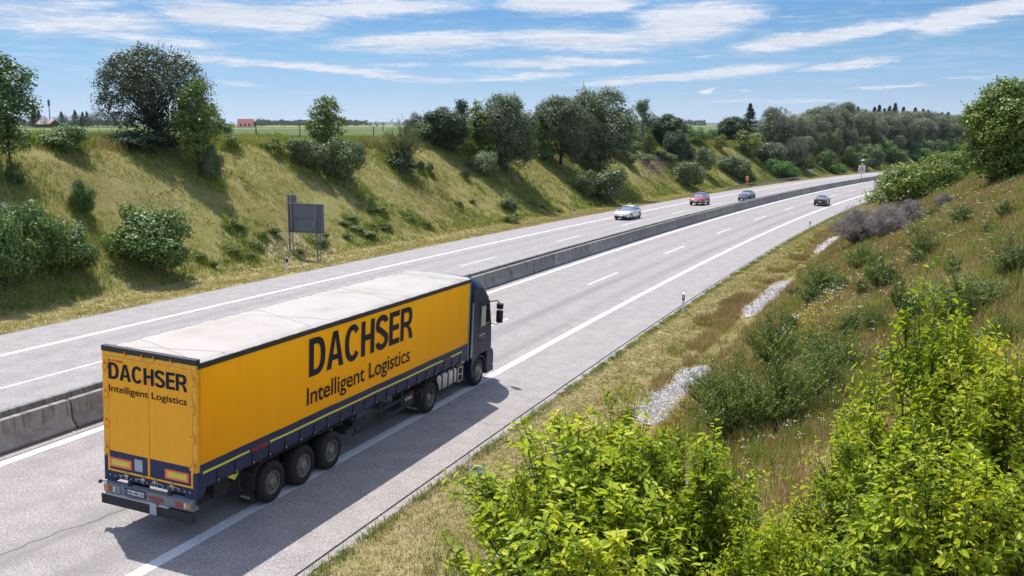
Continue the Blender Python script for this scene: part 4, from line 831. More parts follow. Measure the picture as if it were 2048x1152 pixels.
def build_street():
    cm = concrete_mat(); LEN = 3.6
    # one precast element with its sloping foot; x to the right (towards its own carriageway)
    def element():
        pf = [(.29, 0), (.29, .07), (.13, .30), (.075, .82), (.06, .84), (-.10, .84), (-.115, .82), (-.15, .0)]
        b = MB(); n = len(pf); ys = [.022, .06, LEN/2, LEN-.06, LEN-.022]; V = []
        for y in ys:
            k = .94 if y in (ys[0], ys[-1]) else 1.
            for x, z in pf: V.append((x*k, y, z if z < .1 else z-(1-k)*.5))
        F = [(i*n+j, i*n+(j+1) % n, (i+1)*n+(j+1) % n, (i+1)*n+j) for i in range(len(ys)-1) for j in range(n)]+[tuple(range(n)), tuple(range(4*n, 5*n))]
        b.add(V, F); b.box(-.06, .04, -.03, .012, .1, .72); return b
    proto = None
    for row, (d, flip, s_from, s_to) in enumerate([(8.12, False, 5.5, 330), (9.75, True, 5.5, 330)]):
        k = 0; s = 1.42 if not flip else 2.9
        while s < s_to:
            if s+LEN > s_from:
                if proto is None: o = element().build('concrete_barrier', [cm]); proto = o
                else: o = proto.copy(); C.objects.link(o)
                if flip: frame_at(o, s+LEN, d, True)
                else: frame_at(o, s, d, False)
                tag(o, ['grey precast concrete element in the near row of the median wall', 'grey precast concrete element in the far row of the median wall, facing the left carriageway'][row], 'barrier', ['near row of the concrete median wall', 'far row of the concrete median wall'][row])
            s += LEN
    ribbon('median_fill', -60, 430, 2, [8.2, 8.7, 9.2, 9.7], [mat('median_soil', (.085, .07, .05), .95, noise=.35, nscale=2)], up=.012)
    # delineator posts
    wp = mat('post_white', (.74, .74, .73), .45, noise=.05, nscale=20); bp = mat('post_black', (.012, .012, .013), .45); rfm = mat('post_reflector', (.72, .72, .74), .2)
    def post():
        r = empty('delineator_post'); b = MB()
        pf = [(-.06, -.05), (.06, -.05), (.035, .05), (-.035, .05)]
        b.prism(pf, 'z', -.2, 1.0); b.add([(-.06, -.05, 1.0), (.06, -.05, 1.0), (.035, .05, 1.0), (-.035, .05, 1.0), (0.03, .05, 1.07), (-.03, .05, 1.07)], [(0, 1, 4, 5), (1, 2, 4), (3, 0, 5), (2, 3, 5, 4)])
        b.build('post', wp, r)
        q = MB(); q.prism([(x*1.12, y*1.12) for x, y in pf], 'z', .66, .93); q.build('black_band', bp, r)
        q = MB(); q.box(-.022, .022, -.058, -.054, .75, .92); q.build('reflector', rfm, r); return r
    pr = None
    posts = [(43.6, 23.55, 'white delineator post with black band in front of the large sign board'), (95.2, 23.2, 'white delineator post left of the white taxi'), (147.2, 23.3, 'white delineator post behind the red car'), (196.7, 25., 'white delineator post behind the left guardrail'),
             (245, 23.2, 'white delineator post past the end of the left guardrail'), (289.7, 23.2, 'white delineator post just right of the solar powered sign'), (334.7, 23.2, 'white delineator post at the far bend'),
             (41.1, -3.35, 'nearest white delineator post on the right verge'), (93.9, -3.2, 'farther white delineator post on the right verge'), (136.5, -3.3, 'short delineator post where the right guardrail starts')]
    for s, d, lab in posts:
        o = pr if pr is None else copy_tree(pr)
        if o is None: o = pr = post()
        frame_at(o, s, d, d > 0, 0, 'ground', False); tag(o, lab, 'post', 'delineator posts along the motorway')
    bpy.data.objects[pr.name].rotation_euler.rotate_axis('Y', R(0))
    # guardrails: w-beam on posts, start turned down into the ground
    gm = mat('galvanised', (.20, .19, .18), .55, metal=.4, noise=.25, nscale=7); rust = mat('rail_back', (.10, .075, .06), .7, noise=.3, nscale=6)
    def rail(s0, s1, d, sgn, label):
        T = empty('guardrail', pos(s0, d)); tag(T, label, 'guardrail'); inv = Vector(T.location)
        ss = np.arange(s0, s1, 1.); prof = [(-.15, 0), (-.11, .08), (-.05, .08), (0, .01), (.05, .08), (.11, .08), (.15, 0)]
        b = MB(); rows = []
        for s in ss:
            h = .60*smooth01(s, s0, s0+9); rows.append([tuple(pos(s, d+sgn*o, h+z)-np.array(inv)) for z, o in prof])
        b.sheet(rows); b.build('rail', gm, T, smooth=True, fix=False)
        p = MB()
        for s in np.arange(s0+1, s1-.5, 1.33*1.5):
            h = .60*float(smooth01(s, s0, s0+9)); q = pos(s, d-sgn*.12, 0)-np.array(inv); x, y, z = q; p.box(x-.05, x+.05, y-.05, y+.05, z-.3, z+h+.1)
        p.build('post', rust, T)
    rail(164, 222, 24.0, -1, 'long steel guardrail on the left verge starting beside the dark hatchback')
    rail(138.5, 172, -3.7, 1, 'steel guardrail on the right verge half hidden by the hedge')
    # large sign seen from behind
    gy = mat('sign_back', (.17, .18, .205), .5, noise=.06, nscale=4); tr = mat('sign_trim', (.50, .51, .52), .35, metal=.5)
    T = empty('road_sign_board'); frame_at(T, 49.9, 26.5, True, 0, 'ground', False); tag(T, 'large grey sign board seen from behind with a small panel above its left corner', 'sign')
    H0, H1 = 1.85, 3.95; g0 = -1.2
    b = MB(); b.box(-1.55, 1.55, -.02, .0, H0, H1, 0, .008)
    for zz in (H0+.03, (H0+H1)/2, H1-.03): b.box(-1.52, 1.52, .0, .05, zz-.025, zz+.025, 0)
    b.build('panel', gy, T); e = MB()
    e.box(-1.56, 1.56, -.03, .03, H1, H1+.03); e.box(-1.56, 1.56, -.03, .03, H0-.03, H0); e.box(1.55, 1.585, -.03, .03, H0, H1); e.box(-1.585, -1.55, -.03, .03, H0, H1); e.build('panel_frame', tr, T)
    b = MB(); b.box(.78, 1.55, -.02, .0, H1+.05, H1+.60, 0, .006); b.build('small_panel', gy, T); b = MB(); b.box(.77, 1.56, -.03, .03, H1+.6, H1+.625); b.box(.75, .78, -.03, .03, H1+.05, H1+.6); b.box(1.55, 1.58, -.03, .03, H1+.05, H1+.6); b.build('small_panel_frame', tr, T)
    for x in (1.3, -1.1):
        b = MB()
        for xx, y in ((x-.14, .07), (x+.14, .07), (x, .32)):
            b.box(xx-.025, xx+.025, y-.025, y+.025, g0, H1-.05 if y < .1 else H0+1.0)
        for k in range(9):
            za = -.35+k*.26; sg_ = 1 if k % 2 else -1
            b.cyl((x-.14*sg_, .07, za), (x+.14*sg_, .07, za+.26), .010, n=5); b.cyl((x-.14, .07, za), (x, .32, za+.13), .009, n=5); b.cyl((x, .32, za+.13), (x+.14, .07, za+.26), .009, n=5)
        b.build('lattice_leg', gm, T)
    b = MB(); b.box(1.22, 1.28, .10, .13, H0+.15, H1+.62); b.build('clamp_rail', tr, T); b = MB(); b.box(-.98, -.94, .10, .13, H0+.1, H1); b.path([(-.96, .13, H0+1.0), (-.75, .3, H0+.5)], .012, 5); b.build('clamp_rail', tr, T)
    # warning sign with flashing lamp and solar panel in the median
    T = empty('warning_sign'); frame_at(T, 215., 9.2, False, 0, 'road', False); tag(T, 'white warning sign with red triangle, yellow lamp and solar panel in the median', 'sign')
    ws = mat('sign_white', (.72, .70, .72), .4); rd = mat('sign_red', (.62, .03, .05), .4); bk = mat('sign_black', (.015, .015, .016), .4); yl = mat('sign_yellow', (.85, .55, .03), .4)
    b = MB(); b.cyl((0, .06, 0), (0, .06, 4.5), .05, n=10).cyl((0, .06, 4.45), (.12, .1, 4.8), .03, n=8); b.build('pole', gm, T)
    b = MB(); b.box(-.73, .73, -.02, .02, 1.98, 3.74, 0, .01); pn = b.build('board', ws, T)
    def tri(cx, cz, sz, y0, y1, m_, nm):
        h = sz*.866; MB().prism([(cx-sz/2, cz-h/2), (cx+sz/2, cz-h/2), (cx, cz+h/2)], 'y', y0, y1).build(nm, m_, pn)
    tri(0, 3.02, 1.30, -.03, -.021, rd, 'warning_triangle'); tri(0, 2.96, .86, -.036, -.031, ws, 'triangle_field')
    b = MB()
    for (cx, cz, k) in ((-.13, 2.80, .9), (.13, 2.80, .9), (0, 3.0, .7)): b.box(cx-.11*k, cx+.11*k, -.041, -.037, cz-.07*k, cz+.04*k); b.box(cx-.08*k, cx+.08*k, -.041, -.037, cz+.04*k, cz+.11*k)
    b.build('queue_pictogram', bk, pn); text_on(pn, 'Staugefahr', (-.55, -.021, 2.12), (1, 0, 0), (0, 0, 1), 1.10, .14, bk, .0)
    b = MB(); b.prism([(-.3, 4.05), (0, 3.78), (.3, 4.05), (0, 4.32)], 'y', -.03, .02); lp = b.build('lamp_housing', yl, T); MB().cyl((0, -.06, 4.05), (0, -.03, 4.05), .12, n=14).build('lamp', mat('lamp_glass', (.9, .7, .2), .2), lp)
    MB().add([(-.30, -.25, 4.65), (.40, -.25, 4.65), (.50, .35, 5.05), (-.20, .35, 5.05), (-.30, -.25, 4.69), (.40, -.25, 4.69), (.50, .35, 5.09), (-.20, .35, 5.09)], [(0, 1, 2, 3), (7, 6, 5, 4), (0, 4, 5, 1), (1, 5, 6, 2), (2, 6, 7, 3), (3, 7, 4, 0)]).build('solar_panel', mat('solar', (.25, .3, .36), .15, coat=.5), T)
    # orange emergency telephone
    T = empty('emergency_telephone'); frame_at(T, 184.7, 25.5, True, 0, 'ground', False); tag(T, 'orange emergency telephone pillar behind the left guardrail', 'telephone pillar')
    og = mat('phone_orange', (.75, .20, .02), .5); b = MB(); b.box(-.13, .13, -.13, .13, -.1, 1.05, 0, .02); b.build('pillar', og, T)
    b = MB(); b.box(-.28, .28, -.2, .2, 1.05, 1.85, 0, .05); h = b.build('head', og, T); MB().box(-.17, .17, .2, .21, 1.3, 1.6).build('speech_panel', ws, h); b = MB(); b.box(-.22, .22, -.16, .16, 1.85, 1.95, 0, .04); b.build('cap', og, T)
    # small kilometre plate by the near verge
    T = empty('kilometre_sign'); frame_at(T, 12.9, -4.45, False, 0, 'ground', False); T.rotation_euler = (0, 0, R(6)); tag(T, 'small white double plate with a blue symbol on a thin post by the near bush', 'sign')
    b = MB(); b.cyl((0, 0, -.2), (0, 0, .85), .022, n=8); b.build('post', gm, T)
    for x0, x1, ry in ((-.2, .035, 0), (.045, .235, 0)):
        b = MB(); b.box(x0, x1, -.035, -.025, .70, .93); pq = b.build('plate', ws, T); b = MB(); b.box(x0-.006, x0, -.037, -.023, .69, .94); b.box(x1, x1+.006, -.037, -.023, .69, .94); b.box(x0, x1, -.037, -.023, .93, .937); b.build('plate_rim', mat('rim_blue', (.08, .10, .25), .5) if 'rim_blue' not in M else M['rim_blue'], pq)
    MB().prism([(-.17, .845), (-.14, .80), (-.03, .80), (0, .845), (-.03, .89), (-.14, .89)], 'y', -.038, -.0355).build('blue_symbol', mat('sym_blue', (.02, .06, .28), .4), T)
    b = MB(); b.box(.07, .2, -.037, -.0352, .86, .88); b.box(.07, .17, -.037, -.0352, .81, .83); b.build('grey_lines', mat('line_grey', (.25, .26, .24), .5), T)
    # wildlife fence on the left crest
    T = empty('wildlife_fence', pos(40, 43.5)); tag(T, 'thin wire fence on dark posts along the top of the left embankment', 'fence'); inv = np.array(pos(40, 43.5)); wd = mat('fence_wood', (.06, .05, .042), .85, noise=.3, nscale=9)
    px = [20, 26.5, 33, 39.5, 46, 52.5, 59, 65.5, 72, 78.5, 85, 91.5, 98]
    for s in px:
        x, y, z = np.array(pos(s, 43.5))-inv; b = MB(); b.cyl((x, y, z-.3), (x+.02, y, z+1.75), .055, .05, 8); b.build('post', wd, T)
    b = MB()
    for s0, s1 in zip(px[:-1], px[1:]):
        a = np.array(pos(s0, 43.5))-inv; c = np.array(pos(s1, 43.5))-inv
        for h in np.arange(.15, 1.7, .22): b.cyl(a+[0, 0, h], c+[0, 0, h], .006, n=3, cap=False)
        for t in np.arange(0, 1, .08): q = a+(c-a)*t; b.cyl(q+[0, 0, .1], q+[0, 0, 1.6], .004, n=3, cap=False)
    b.build('wire_mesh', gm, T)
build_street()
# ------------------------------------------------------------------ plants
def unit(v): return v/np.maximum(np.linalg.norm(v, axis=-1, keepdims=True), 1e-9)
def rand_dirs(rng, n): return unit(rng.normal(size=(n, 3)))
def leaf_quads(P, N, ln, wd, rng, along=None, six=False):
    """leaves at P facing N: diamonds, or folded six-cornered leaves"""
    n = len(P); a = rand_dirs(rng, n) if along is None else along+rng.normal(size=(n, 3))*.25
    a = unit(a-N*(a*N).sum(1, keepdims=True)*.8); b = unit(np.cross(N, a)); ln = np.broadcast_to(ln, (n,))[:, None]; wd = np.broadcast_to(wd, (n,))[:, None]
    if not six:
        V = np.stack([P-a*ln*.5, P+b*wd*.5-a*ln*.05, P+a*ln*.5, P-b*wd*.5-a*ln*.05], 1).reshape(-1, 3); return V, np.arange(n*4).reshape(n, 4)
    c = np.cross(a, b); f = wd*.16
    V = np.stack([P, P+a*ln*.28+b*wd*.42+c*f, P+a*ln*.68+b*wd*.40+c*f*.9-c*ln*.04, P+a*ln-c*ln*.14, P+a*ln*.68-b*wd*.40+c*f*.9-c*ln*.04, P+a*ln*.28-b*wd*.42+c*f], 1).reshape(-1, 3)
    i = np.arange(n)[:, None]*6; F = np.concatenate([i+[[0, 1, 2, 3]], i+[[0, 3, 4, 5]]], 0); return V, F
def tubes(P, Rr, sides=3):
    """P (N,K,3) centre lines, Rr (N,K) radii"""
    N_, K, _ = P.shape; T = np.gradient(P, axis=1); T = unit(T); ref = np.where(abs(T[..., 2:3]) > .9, np.array([1., 0, 0]), np.array([0, 0, 1.])); A = unit(np.cross(T, ref)); B = np.cross(T, A)
    t = np.arange(sides)*2*math.pi/sides; V = P[:, :, None]+Rr[:, :, None, None]*(A[:, :, None]*np.cos(t)[None, None, :, None]+B[:, :, None]*np.sin(t)[None, None, :, None])
    idx = np.arange(N_*K*sides).reshape(N_, K, sides); a = idx[:, :-1]; b = idx[:, 1:]; F = np.stack([a, np.roll(a, -1, 2), np.roll(b, -1, 2), b], -1).reshape(-1, 4)
    return V.reshape(-1, 3), F
def join(*vf):
    V = []; F = []; b = 0
    for v, f in vf: V.append(v); F.append(f+b); b += len(v)
    return np.concatenate(V), np.concatenate(F)
def bez(a, b, c, k): t = np.linspace(0, 1, k)[None, :, None]; return (1-t)**2*a[:, None]+2*(1-t)*t*b[:, None]+t**2*c[:, None]

def crown_leaves(rng, lobes, n_cl, per, spread, ln, wd, shell=.42, up=.35, droop=None):
    L = np.array(lobes, float); c = L[:, :3]; r = L[:, 3:6]; wgt = (r.prod(1))**(2/3); li = rng.choice(len(L), n_cl, p=wgt/wgt.sum())
    D = rand_dirs(rng, n_cl); D[:, 2] = np.where(rng.random(n_cl) < .35, abs(D[:, 2]), D[:, 2]); rad = 1-shell*rng.random(n_cl)**1.6+rng.normal(size=n_cl)*.05
    Cp = c[li]+D*r[li]*rad[:, None]
    # drop clumps lying deep inside another lobe
    q = ((Cp[:, None]-c[None])/r[None]); inside = ((q**2).sum(2) < .36).any(1); Cp = Cp[~inside]; D = D[~inside]
    n = len(Cp); P = np.repeat(Cp, per, 0)+rng.normal(size=(n*per, 3))*spread*np.array([1, 1, .75]); out = np.repeat(D, per, 0)
    N = unit(out*.95+rng.normal(size=P.shape)*.42+np.array([0, 0, up])); s = rng.uniform(.65, 1.3, len(P))
    al = None if droop is None else np.tile(np.array([[0, 0, droop]]), (len(P), 1))+rng.normal(size=P.shape)*.5
    return leaf_quads(P, N, ln*s, wd*s, rng, al), Cp
def trunk_and_limbs(rng, H, r0, base, targets, top, bend=.05, kn=6):
    """tapered trunk up to top, limbs out to the targets"""
    P = np.zeros((1, 8, 3)); z = np.linspace(-.25, top, 8); P[0, :, 2] = z; P[0, :, 0] = bend*H*np.sin(z/H*2.6+rng.random()*2)-bend*H*math.sin(0); P[0, :, 1] = bend*.6*H*np.sin(z/H*3.1+1); P[0, :, :2] -= P[0, 1, :2]
    out = [tubes(P, r0*(1-.78*np.linspace(0, 1, 8)[None])*np.array([1.35]+[1.]*7), 8)]
    if len(targets):
        T = np.asarray(targets); k = len(T); zb = np.clip(base+rng.random(k)*(T[:, 2]-base)*.6, .1, top*.95)
        A = np.stack([np.interp(zb, z, P[0, :, 0]), np.interp(zb, z, P[0, :, 1]), zb], 1); B = A*.45+T*.55; B[:, 2] = A[:, 2]*.35+T[:, 2]*.65
        B[:, :2] = A[:, :2]*.35+T[:, :2]*.65; L = bez(A, B, T, kn); out.append(tubes(L, np.linspace(1, .12, kn)[None]*(r0*.34*(.5+.5*rng.random((k, 1)))), 5))
    return join(*out)
def lobes_round(rng, W, z0, z1, n, k=.42, squash=1.):
    zc = (z0+z1)/2; hz = (z1-z0)/2; L = [(0, 0, zc, W*.36, W*.36, hz*.8)]
    for i in range(n):
        a = i*2.4+rng.random(); e = rng.uniform(-.9, 1.); rr = math.sqrt(max(0, 1-e*e)); rr = max(rr, .78) if e < 0 else rr; s = k*rng.uniform(.7, 1.15)
        L.append((W*.5*(1-s*.62)*rr*math.cos(a), W*.5*(1-s*.62)*rr*math.sin(a), zc+hz*(1-s*.6)*e, W*.5*s, W*.5*s, hz*s*squash))
    return L
PROTO = {}
def make_proto(kind, var, col, bark, size, seed):
    """returns (crown VF, wood VF, W, H)"""
    rng = np.random.default_rng(seed); W, H = size; G = globals()
    if kind in ('round', 'bush', 'bush_small'):
        tree = kind == 'round'; z0 = H*.03 if tree else .02*H
        lb = lobes_round(rng, W*1.0, z0, H*.97, 30 if tree else 14, .37)
        if not tree: lb = [(x, y, max(z, rz*.75), rx, ry, rz) for x, y, z, rx, ry, rz in lb]
        ncl = {'round': 5600, 'bush': 1300, 'bush_small': 360}[kind]; lf, cp = crown_leaves(rng, lb, ncl, 7, W*(.030 if tree else .04), *({'round': (.21, .14), 'bush': (.15, .10), 'bush_small': (.11, .07)}[kind]))
        # shoots past the edge, so that the outline is ragged
        k = 260 if tree else 150; q0 = cp[rng.choice(len(cp), k)]; D = unit((q0-np.array([0, 0, H*.42]))*np.array([1, 1, .8])+rng.normal(size=(k, 3))*.15*W); keep = (np.abs(q0[:, 0])+np.abs(q0[:, 1]) > W*.22) | (q0[:, 2] > H*.6); q0 = q0[keep]; D = D[keep]; D[:, 2] += .25; k = len(q0)
        ls = (.09 if tree else .11)*W*rng.uniform(.3, 1.3, (k, 1, 1)); t_ = rng.random((k, 9, 1)); PP = (q0[:, None]+D[:, None]*ls*t_+rng.normal(size=(k, 9, 3))*W*.009).reshape(-1, 3); PP[:, 2] = np.maximum(PP[:, 2], .02)
        lf = join(lf, leaf_quads(PP, unit(rng.normal(size=PP.shape)*.7+[0, 0, .5]), {'round': .19, 'bush': .13, 'bush_small': .09}[kind], {'round': .11, 'bush': .08, 'bush_small': .055}[kind], rng))
        tg = cp[rng.choice(len(cp), 46 if tree else 24)]*np.array([.88, .88, .95]); wd = trunk_and_limbs(rng, H, H*.022 if tree else W*.02, H*.1, tg, H*.7 if tree else H*.5)
        tw = cp[rng.choice(len(cp), 60)]; 
    elif kind == 'airy':      # big spreading tree with an open outline
        lb = lobes_round(rng, W*.86, H*.03, H*.93, 24, .34); lf1, cp = crown_leaves(rng, lb, 3800, 6, W*.024, .20, .12, shell=.6, up=.2)
        # long shoots past the crown's edge
        k = 340; D = rand_dirs(rng, k); D[:, 2] = D[:, 2]*.6+.35; D = unit(D); A = np.array([0, 0, H*.52])+D*np.array([W*.36, W*.36, H*.36]); T = A+D*np.array([W*.13, W*.13, H*.13])*rng.uniform(.3, 1.1, (k, 1))+[0, 0, .2]
        t = rng.random((k, 11, 1)); PP = (A[:, None]*(1-t)+T[:, None]*t+rng.normal(size=(k, 11, 3))*.09).reshape(-1, 3); lf2 = leaf_quads(PP, unit(rng.normal(size=PP.shape)+[0, 0, .3]), .17, .1, rng)
        lf = join(lf1, lf2); wd0 = trunk_and_limbs(rng, H, .16, H*.06, np.concatenate([cp[rng.choice(len(cp), 110)]*.93, A[:60]]), H*.75, kn=8); wd = join(wd0, tubes(np.stack([A, T], 1), np.tile([[.018, .006]], (k, 1)), 3))
    elif kind == 'slim':      # young tree: bare thin stem, column of leaves
        lb = []; nz = 9
        for i in range(nz):
            t = i/(nz-1); z = H*(.30+.62*t); w_ = W*.5*(.42+1.0*math.sin(math.pi*min(1, .18+t*.75))**.8)*.62
            for j in range(2): a = rng.random()*6.28; lb.append((math.cos(a)*w_*.5, math.sin(a)*w_*.5, z+rng.normal()*.1, w_*.95, w_*.95, H*.085))
        lb.append((0, 0, H*.94, W*.14, W*.14, H*.07)); lf, cp = crown_leaves(rng, lb, 1900, 7, W*.05, .17, .12, shell=.8)
        wd = trunk_and_limbs(rng, H, .065, H*.2, cp[rng.choice(len(cp), 40)], H*.9, .02)
    elif kind == 'cone':
        lb = []; nz = 10
        for i in range(nz):
            t = i/(nz-1); z = H*(.06+.86*t); w_ = W*.5*(1-t)**.75*(1 if t > .1 else .85)+W*.03
            for j in range(4 if t < .8 else 1): a = rng.random()*6.28; lb.append((math.cos(a)*w_*.5, math.sin(a)*w_*.5, z, w_*.58, w_*.58, H*.085))
        lf, cp = crown_leaves(rng, lb, 1900, 7, W*.03, .19, .12, shell=.5, up=.1); wd = trunk_and_limbs(rng, H, H*.018, H*.1, cp[rng.choice(len(cp), 30)], H*.92)
    elif kind == 'conifer':
        k = 330; t = np.sort(rng.random(k))**.9; z = H*(.08+.90*t); w_ = W*.5*(1-t)**.95+.06; a = rng.random(k)*6.283; wv = w_*rng.uniform(.6, 1.1, k); A = np.stack([0*z, 0*z, z], 1); T = np.stack([np.cos(a)*wv, np.sin(a)*wv, z+wv*.12], 1); Bm = (A+T)/2-[0, 0, .12]*wv[:, None]
        L = bez(A, Bm, T, 5); m = 26; tt = rng.random((k, m, 1))**.7; PP = (A[:, None]*(1-tt)**2+2*Bm[:, None]*tt*(1-tt)+T[:, None]*tt**2+rng.normal(size=(k, m, 3))*np.array([.10, .10, .07])).reshape(-1, 3)
        lf = leaf_quads(PP, unit(rng.normal(size=PP.shape)*.6+[0, 0, .8]), .28, .11, rng); wd = join(trunk_and_limbs(rng, H, H*.016, 0, [], H*.98, .004), tubes(L, np.linspace(1, .2, 5)[None]*np.full((k, 1), .025), 3))
    elif kind == 'willow':
        lb = lobes_round(rng, W*.92, H*.02, H*.95, 13, .42); lf1, cp = crown_leaves(rng, lb, 2300, 7, W*.028, .36, .15, shell=.4, up=.4)
        k = 500; D = rand_dirs(rng, k); D[:, 2] = abs(D[:, 2])*.7+.1; D = unit(D); A = np.array([0, 0, H*.5])+D*np.array([W*.42, W*.42, H*.42]); t = rng.random((k, 6, 1)); PP = (A[:, None]+D[:, None]*t*np.array([W*.08, W*.08, H*.07])+rng.normal(size=(k, 6, 3))*.12).reshape(-1, 3)
        lf = join(lf1, leaf_quads(PP, rand_dirs(rng, len(PP)), .26, .07, rng)); wd = trunk_and_limbs(rng, H, H*.022, H*.05, cp[rng.choice(len(cp), 40)], H*.7)
    elif kind == 'sparse':    # few branches, leaves strung along them
        k = 46; t = rng.random(k); z = H*(.12+.8*t); a = rng.random(k)*6.283; w_ = W*.5*(1-.75*t)*rng.uniform(.5, 1.1, k); A = np.stack([0*z, 0*z, z], 1); T = np.stack([np.cos(a)*w_, np.sin(a)*w_, z+H*.12+w_*.4], 1); Bm = (A+T)/2+[0, 0, -.2]; L = bez(A, Bm, T, 6)
        m = 60; tt = rng.random((k, m, 1))**.6; PP = (A[:, None]*(1-tt)**2+2*Bm[:, None]*tt*(1-tt)+T[:, None]*tt**2+rng.normal(size=(k, m, 3))*.22).reshape(-1, 3)
        lf = leaf_quads(PP, rand_dirs(rng, len(PP)), .24, .15, rng); wd = join(trunk_and_limbs(rng, H, H*.014, 0, [], H*.97, .01), tubes(L, np.linspace(1, .2, 6)[None]*np.full((k, 1), .05), 4))
    elif kind in ('feather', 'broom', 'dead', 'stemmy'):
        n = {'feather': 130, 'broom': 130, 'dead': 210, 'stemmy': 60}[kind]; a = rng.random(n)*6.283; rr = rng.random(n)**.5; tx = np.cos(a)*rr*W*.5; ty = np.sin(a)*rr*W*.5
        tz = H*(1-.55*rr**2)*rng.uniform(.6, 1.06, n); A = np.stack([tx*.12, ty*.12, 0*tz-.05], 1); T = np.stack([tx, ty, tz], 1); Bm = np.stack([tx*.35, ty*.35, tz*.6], 1); kn = 8; L = bez(A, Bm, T, kn); L[:, 1:] += rng.normal(size=(n, kn-1, 3))*W*.008
        r0 = {'feather': .022, 'broom': .010, 'dead': .010, 'stemmy': .008}[kind]; vf = [tubes(L, np.linspace(1, .3, kn)[None]*np.full((n, 1), r0), 3)]
        m = {'feather': 8, 'broom': 9, 'dead': 13, 'stemmy': 4}[kind]; tt = rng.uniform(.12 if kind == 'broom' else .28, 1, (n, m)); sA = (A[:, None]*((1-tt)**2)[..., None]+2*Bm[:, None]*((tt*(1-tt)))[..., None]+T[:, None]*(tt**2)[..., None]).reshape(-1, 3)
        sl = {'feather': .085, 'broom': .10, 'dead': .13, 'stemmy': .1}[kind]*min(W, H)*rng.uniform(.6, 1.5, len(sA))[:, None]; sd = rand_dirs(rng, len(sA)); sd[:, 2] = abs(sd[:, 2])*.7+.75; sd = unit(sd); sT = sA+sd*sl; sM = (sA+sT)/2+rng.normal(size=sA.shape)*.01
        tw = tubes(np.stack([sA, sM, sT], 1), np.tile([[r0*.6, r0*.5, r0*.3]], (len(sA), 1)), 3); vf.append(tw)
        if kind == 'dead':
            s2 = 4; t2 = rng.random((len(sA), s2, 1)); q = (sA[:, None]*(1-t2)+sT[:, None]*t2).reshape(-1, 3); d2 = rand_dirs(rng, len(q)); d2[:, 2] = abs(d2[:, 2])+.3; d2 = unit(d2); vf.append(tubes(np.stack([q, q+d2*sl.mean()*.55], 1), np.tile([[.0045, .003]], (len(q), 1)), 3)); lf = join(*vf[1:]); wd = vf[0]
        else:
            s2 = {'feather': 7, 'broom': 9, 'stemmy': 12}[kind]; t2 = rng.random((len(sA), s2, 1)); q = (sA[:, None]*(1-t2)+sT[:, None]*t2).reshape(-1, 3)+rng.normal(size=(len(sA)*s2, 3))*.02; ll = {'feather': (.16, .045), 'broom': (.052, .020), 'stemmy': (.075, .035)}[kind]
            lfs = leaf_quads(q, rand_dirs(rng, len(q)), ll[0]*rng.uniform(.7, 1.3, len(q)), ll[1], rng, np.repeat(sd, s2, 0)); lf = join(lfs, vf[1]) if kind == 'broom' else lfs; wd = vf[0] if kind == 'broom' else join(*vf)
    elif kind == 'leafy':     # foreground shrubs: whorls of long folded leaves at the ends of many shoots
        nb = int(36*W); a = rng.random(nb)*6.283; rr = rng.random(nb)**.55; tx = np.cos(a)*rr*W*.44; ty = np.sin(a)*rr*W*.44; tz = H*(.95-.40*rr**2.4)*rng.uniform(.84, 1., nb)
        A = np.stack([tx*.15, ty*.15, 0*tz-.1], 1); T = np.stack([tx, ty, tz], 1); Bm = np.stack([tx*.4, ty*.4, tz*.65], 1); L = bez(A, Bm, T, 9); L[:, 1:-1] += rng.normal(size=(nb, 7, 3))*.025; vf = [tubes(L, np.linspace(1, .22, 9)[None]*rng.uniform(.011, .02, (nb, 1)), 5)]
        m = 24; tt = rng.uniform(.22, 1, (nb, m))**.85; sA = (A[:, None]*((1-tt)**2)[..., None]+2*Bm[:, None]*((tt*(1-tt)))[..., None]+T[:, None]*(tt**2)[..., None]).reshape(-1, 3)
        out = unit(sA*np.array([1, 1, .25])-np.array([0, 0, 0])+1e-6); sd = unit(out*.7+rng.normal(size=sA.shape)*.55+[0, 0, .55]); sl = rng.uniform(.12, .42, len(sA))[:, None]; sT = sA+sd*sl; vf.append(tubes(np.stack([sA, (sA+sT)/2-[0, 0, .01], sT], 1), np.tile([[.005, .004, .0025]], (len(sA), 1)), 3))
        q = []; nn = []; al = []; sz = []
        for j in range(9):
            t = (j+.5)/9; t = .15+.85*t; pp = sA*(1-t)+sT*t; ang = j*2.4+rng.random(len(sA))*.8; u = unit(np.cross(sd, np.array([0, 0, 1.])+rng.normal(size=sd.shape)*.05)); v = np.cross(sd, u); side = u*np.cos(ang)[:, None]+v*np.sin(ang)[:, None]
            d_ = unit(side*(1.15-.5*t)+sd*(.45+.5*t)+[0, 0, .12]); q.append(pp); al.append(d_); nn.append(unit(sd*.9-d_*.2+[0, 0, .7]+rng.normal(size=sd.shape)*.28)); sz.append(np.full(len(pp), .052+.044*math.sin(math.pi*min(1, t*.9)))*rng.uniform(.75, 1.25, len(pp)))
        q = np.concatenate(q); al = np.concatenate(al); nn = np.concatenate(nn); sz = np.concatenate(sz); lf = leaf_quads(q, nn, sz*rng.uniform(.8, 1.25, len(sz)), sz*.46*rng.uniform(.8, 1.2, len(sz)), rng, al, six=True); wd = join(*vf)
    cr = np_mesh('foliage', lf[0], lf[1], False, None, [M[col]]); w_ = np_mesh('stems', wd[0], wd[1], True, None, [M[bark]])
    return cr, w_, W, H
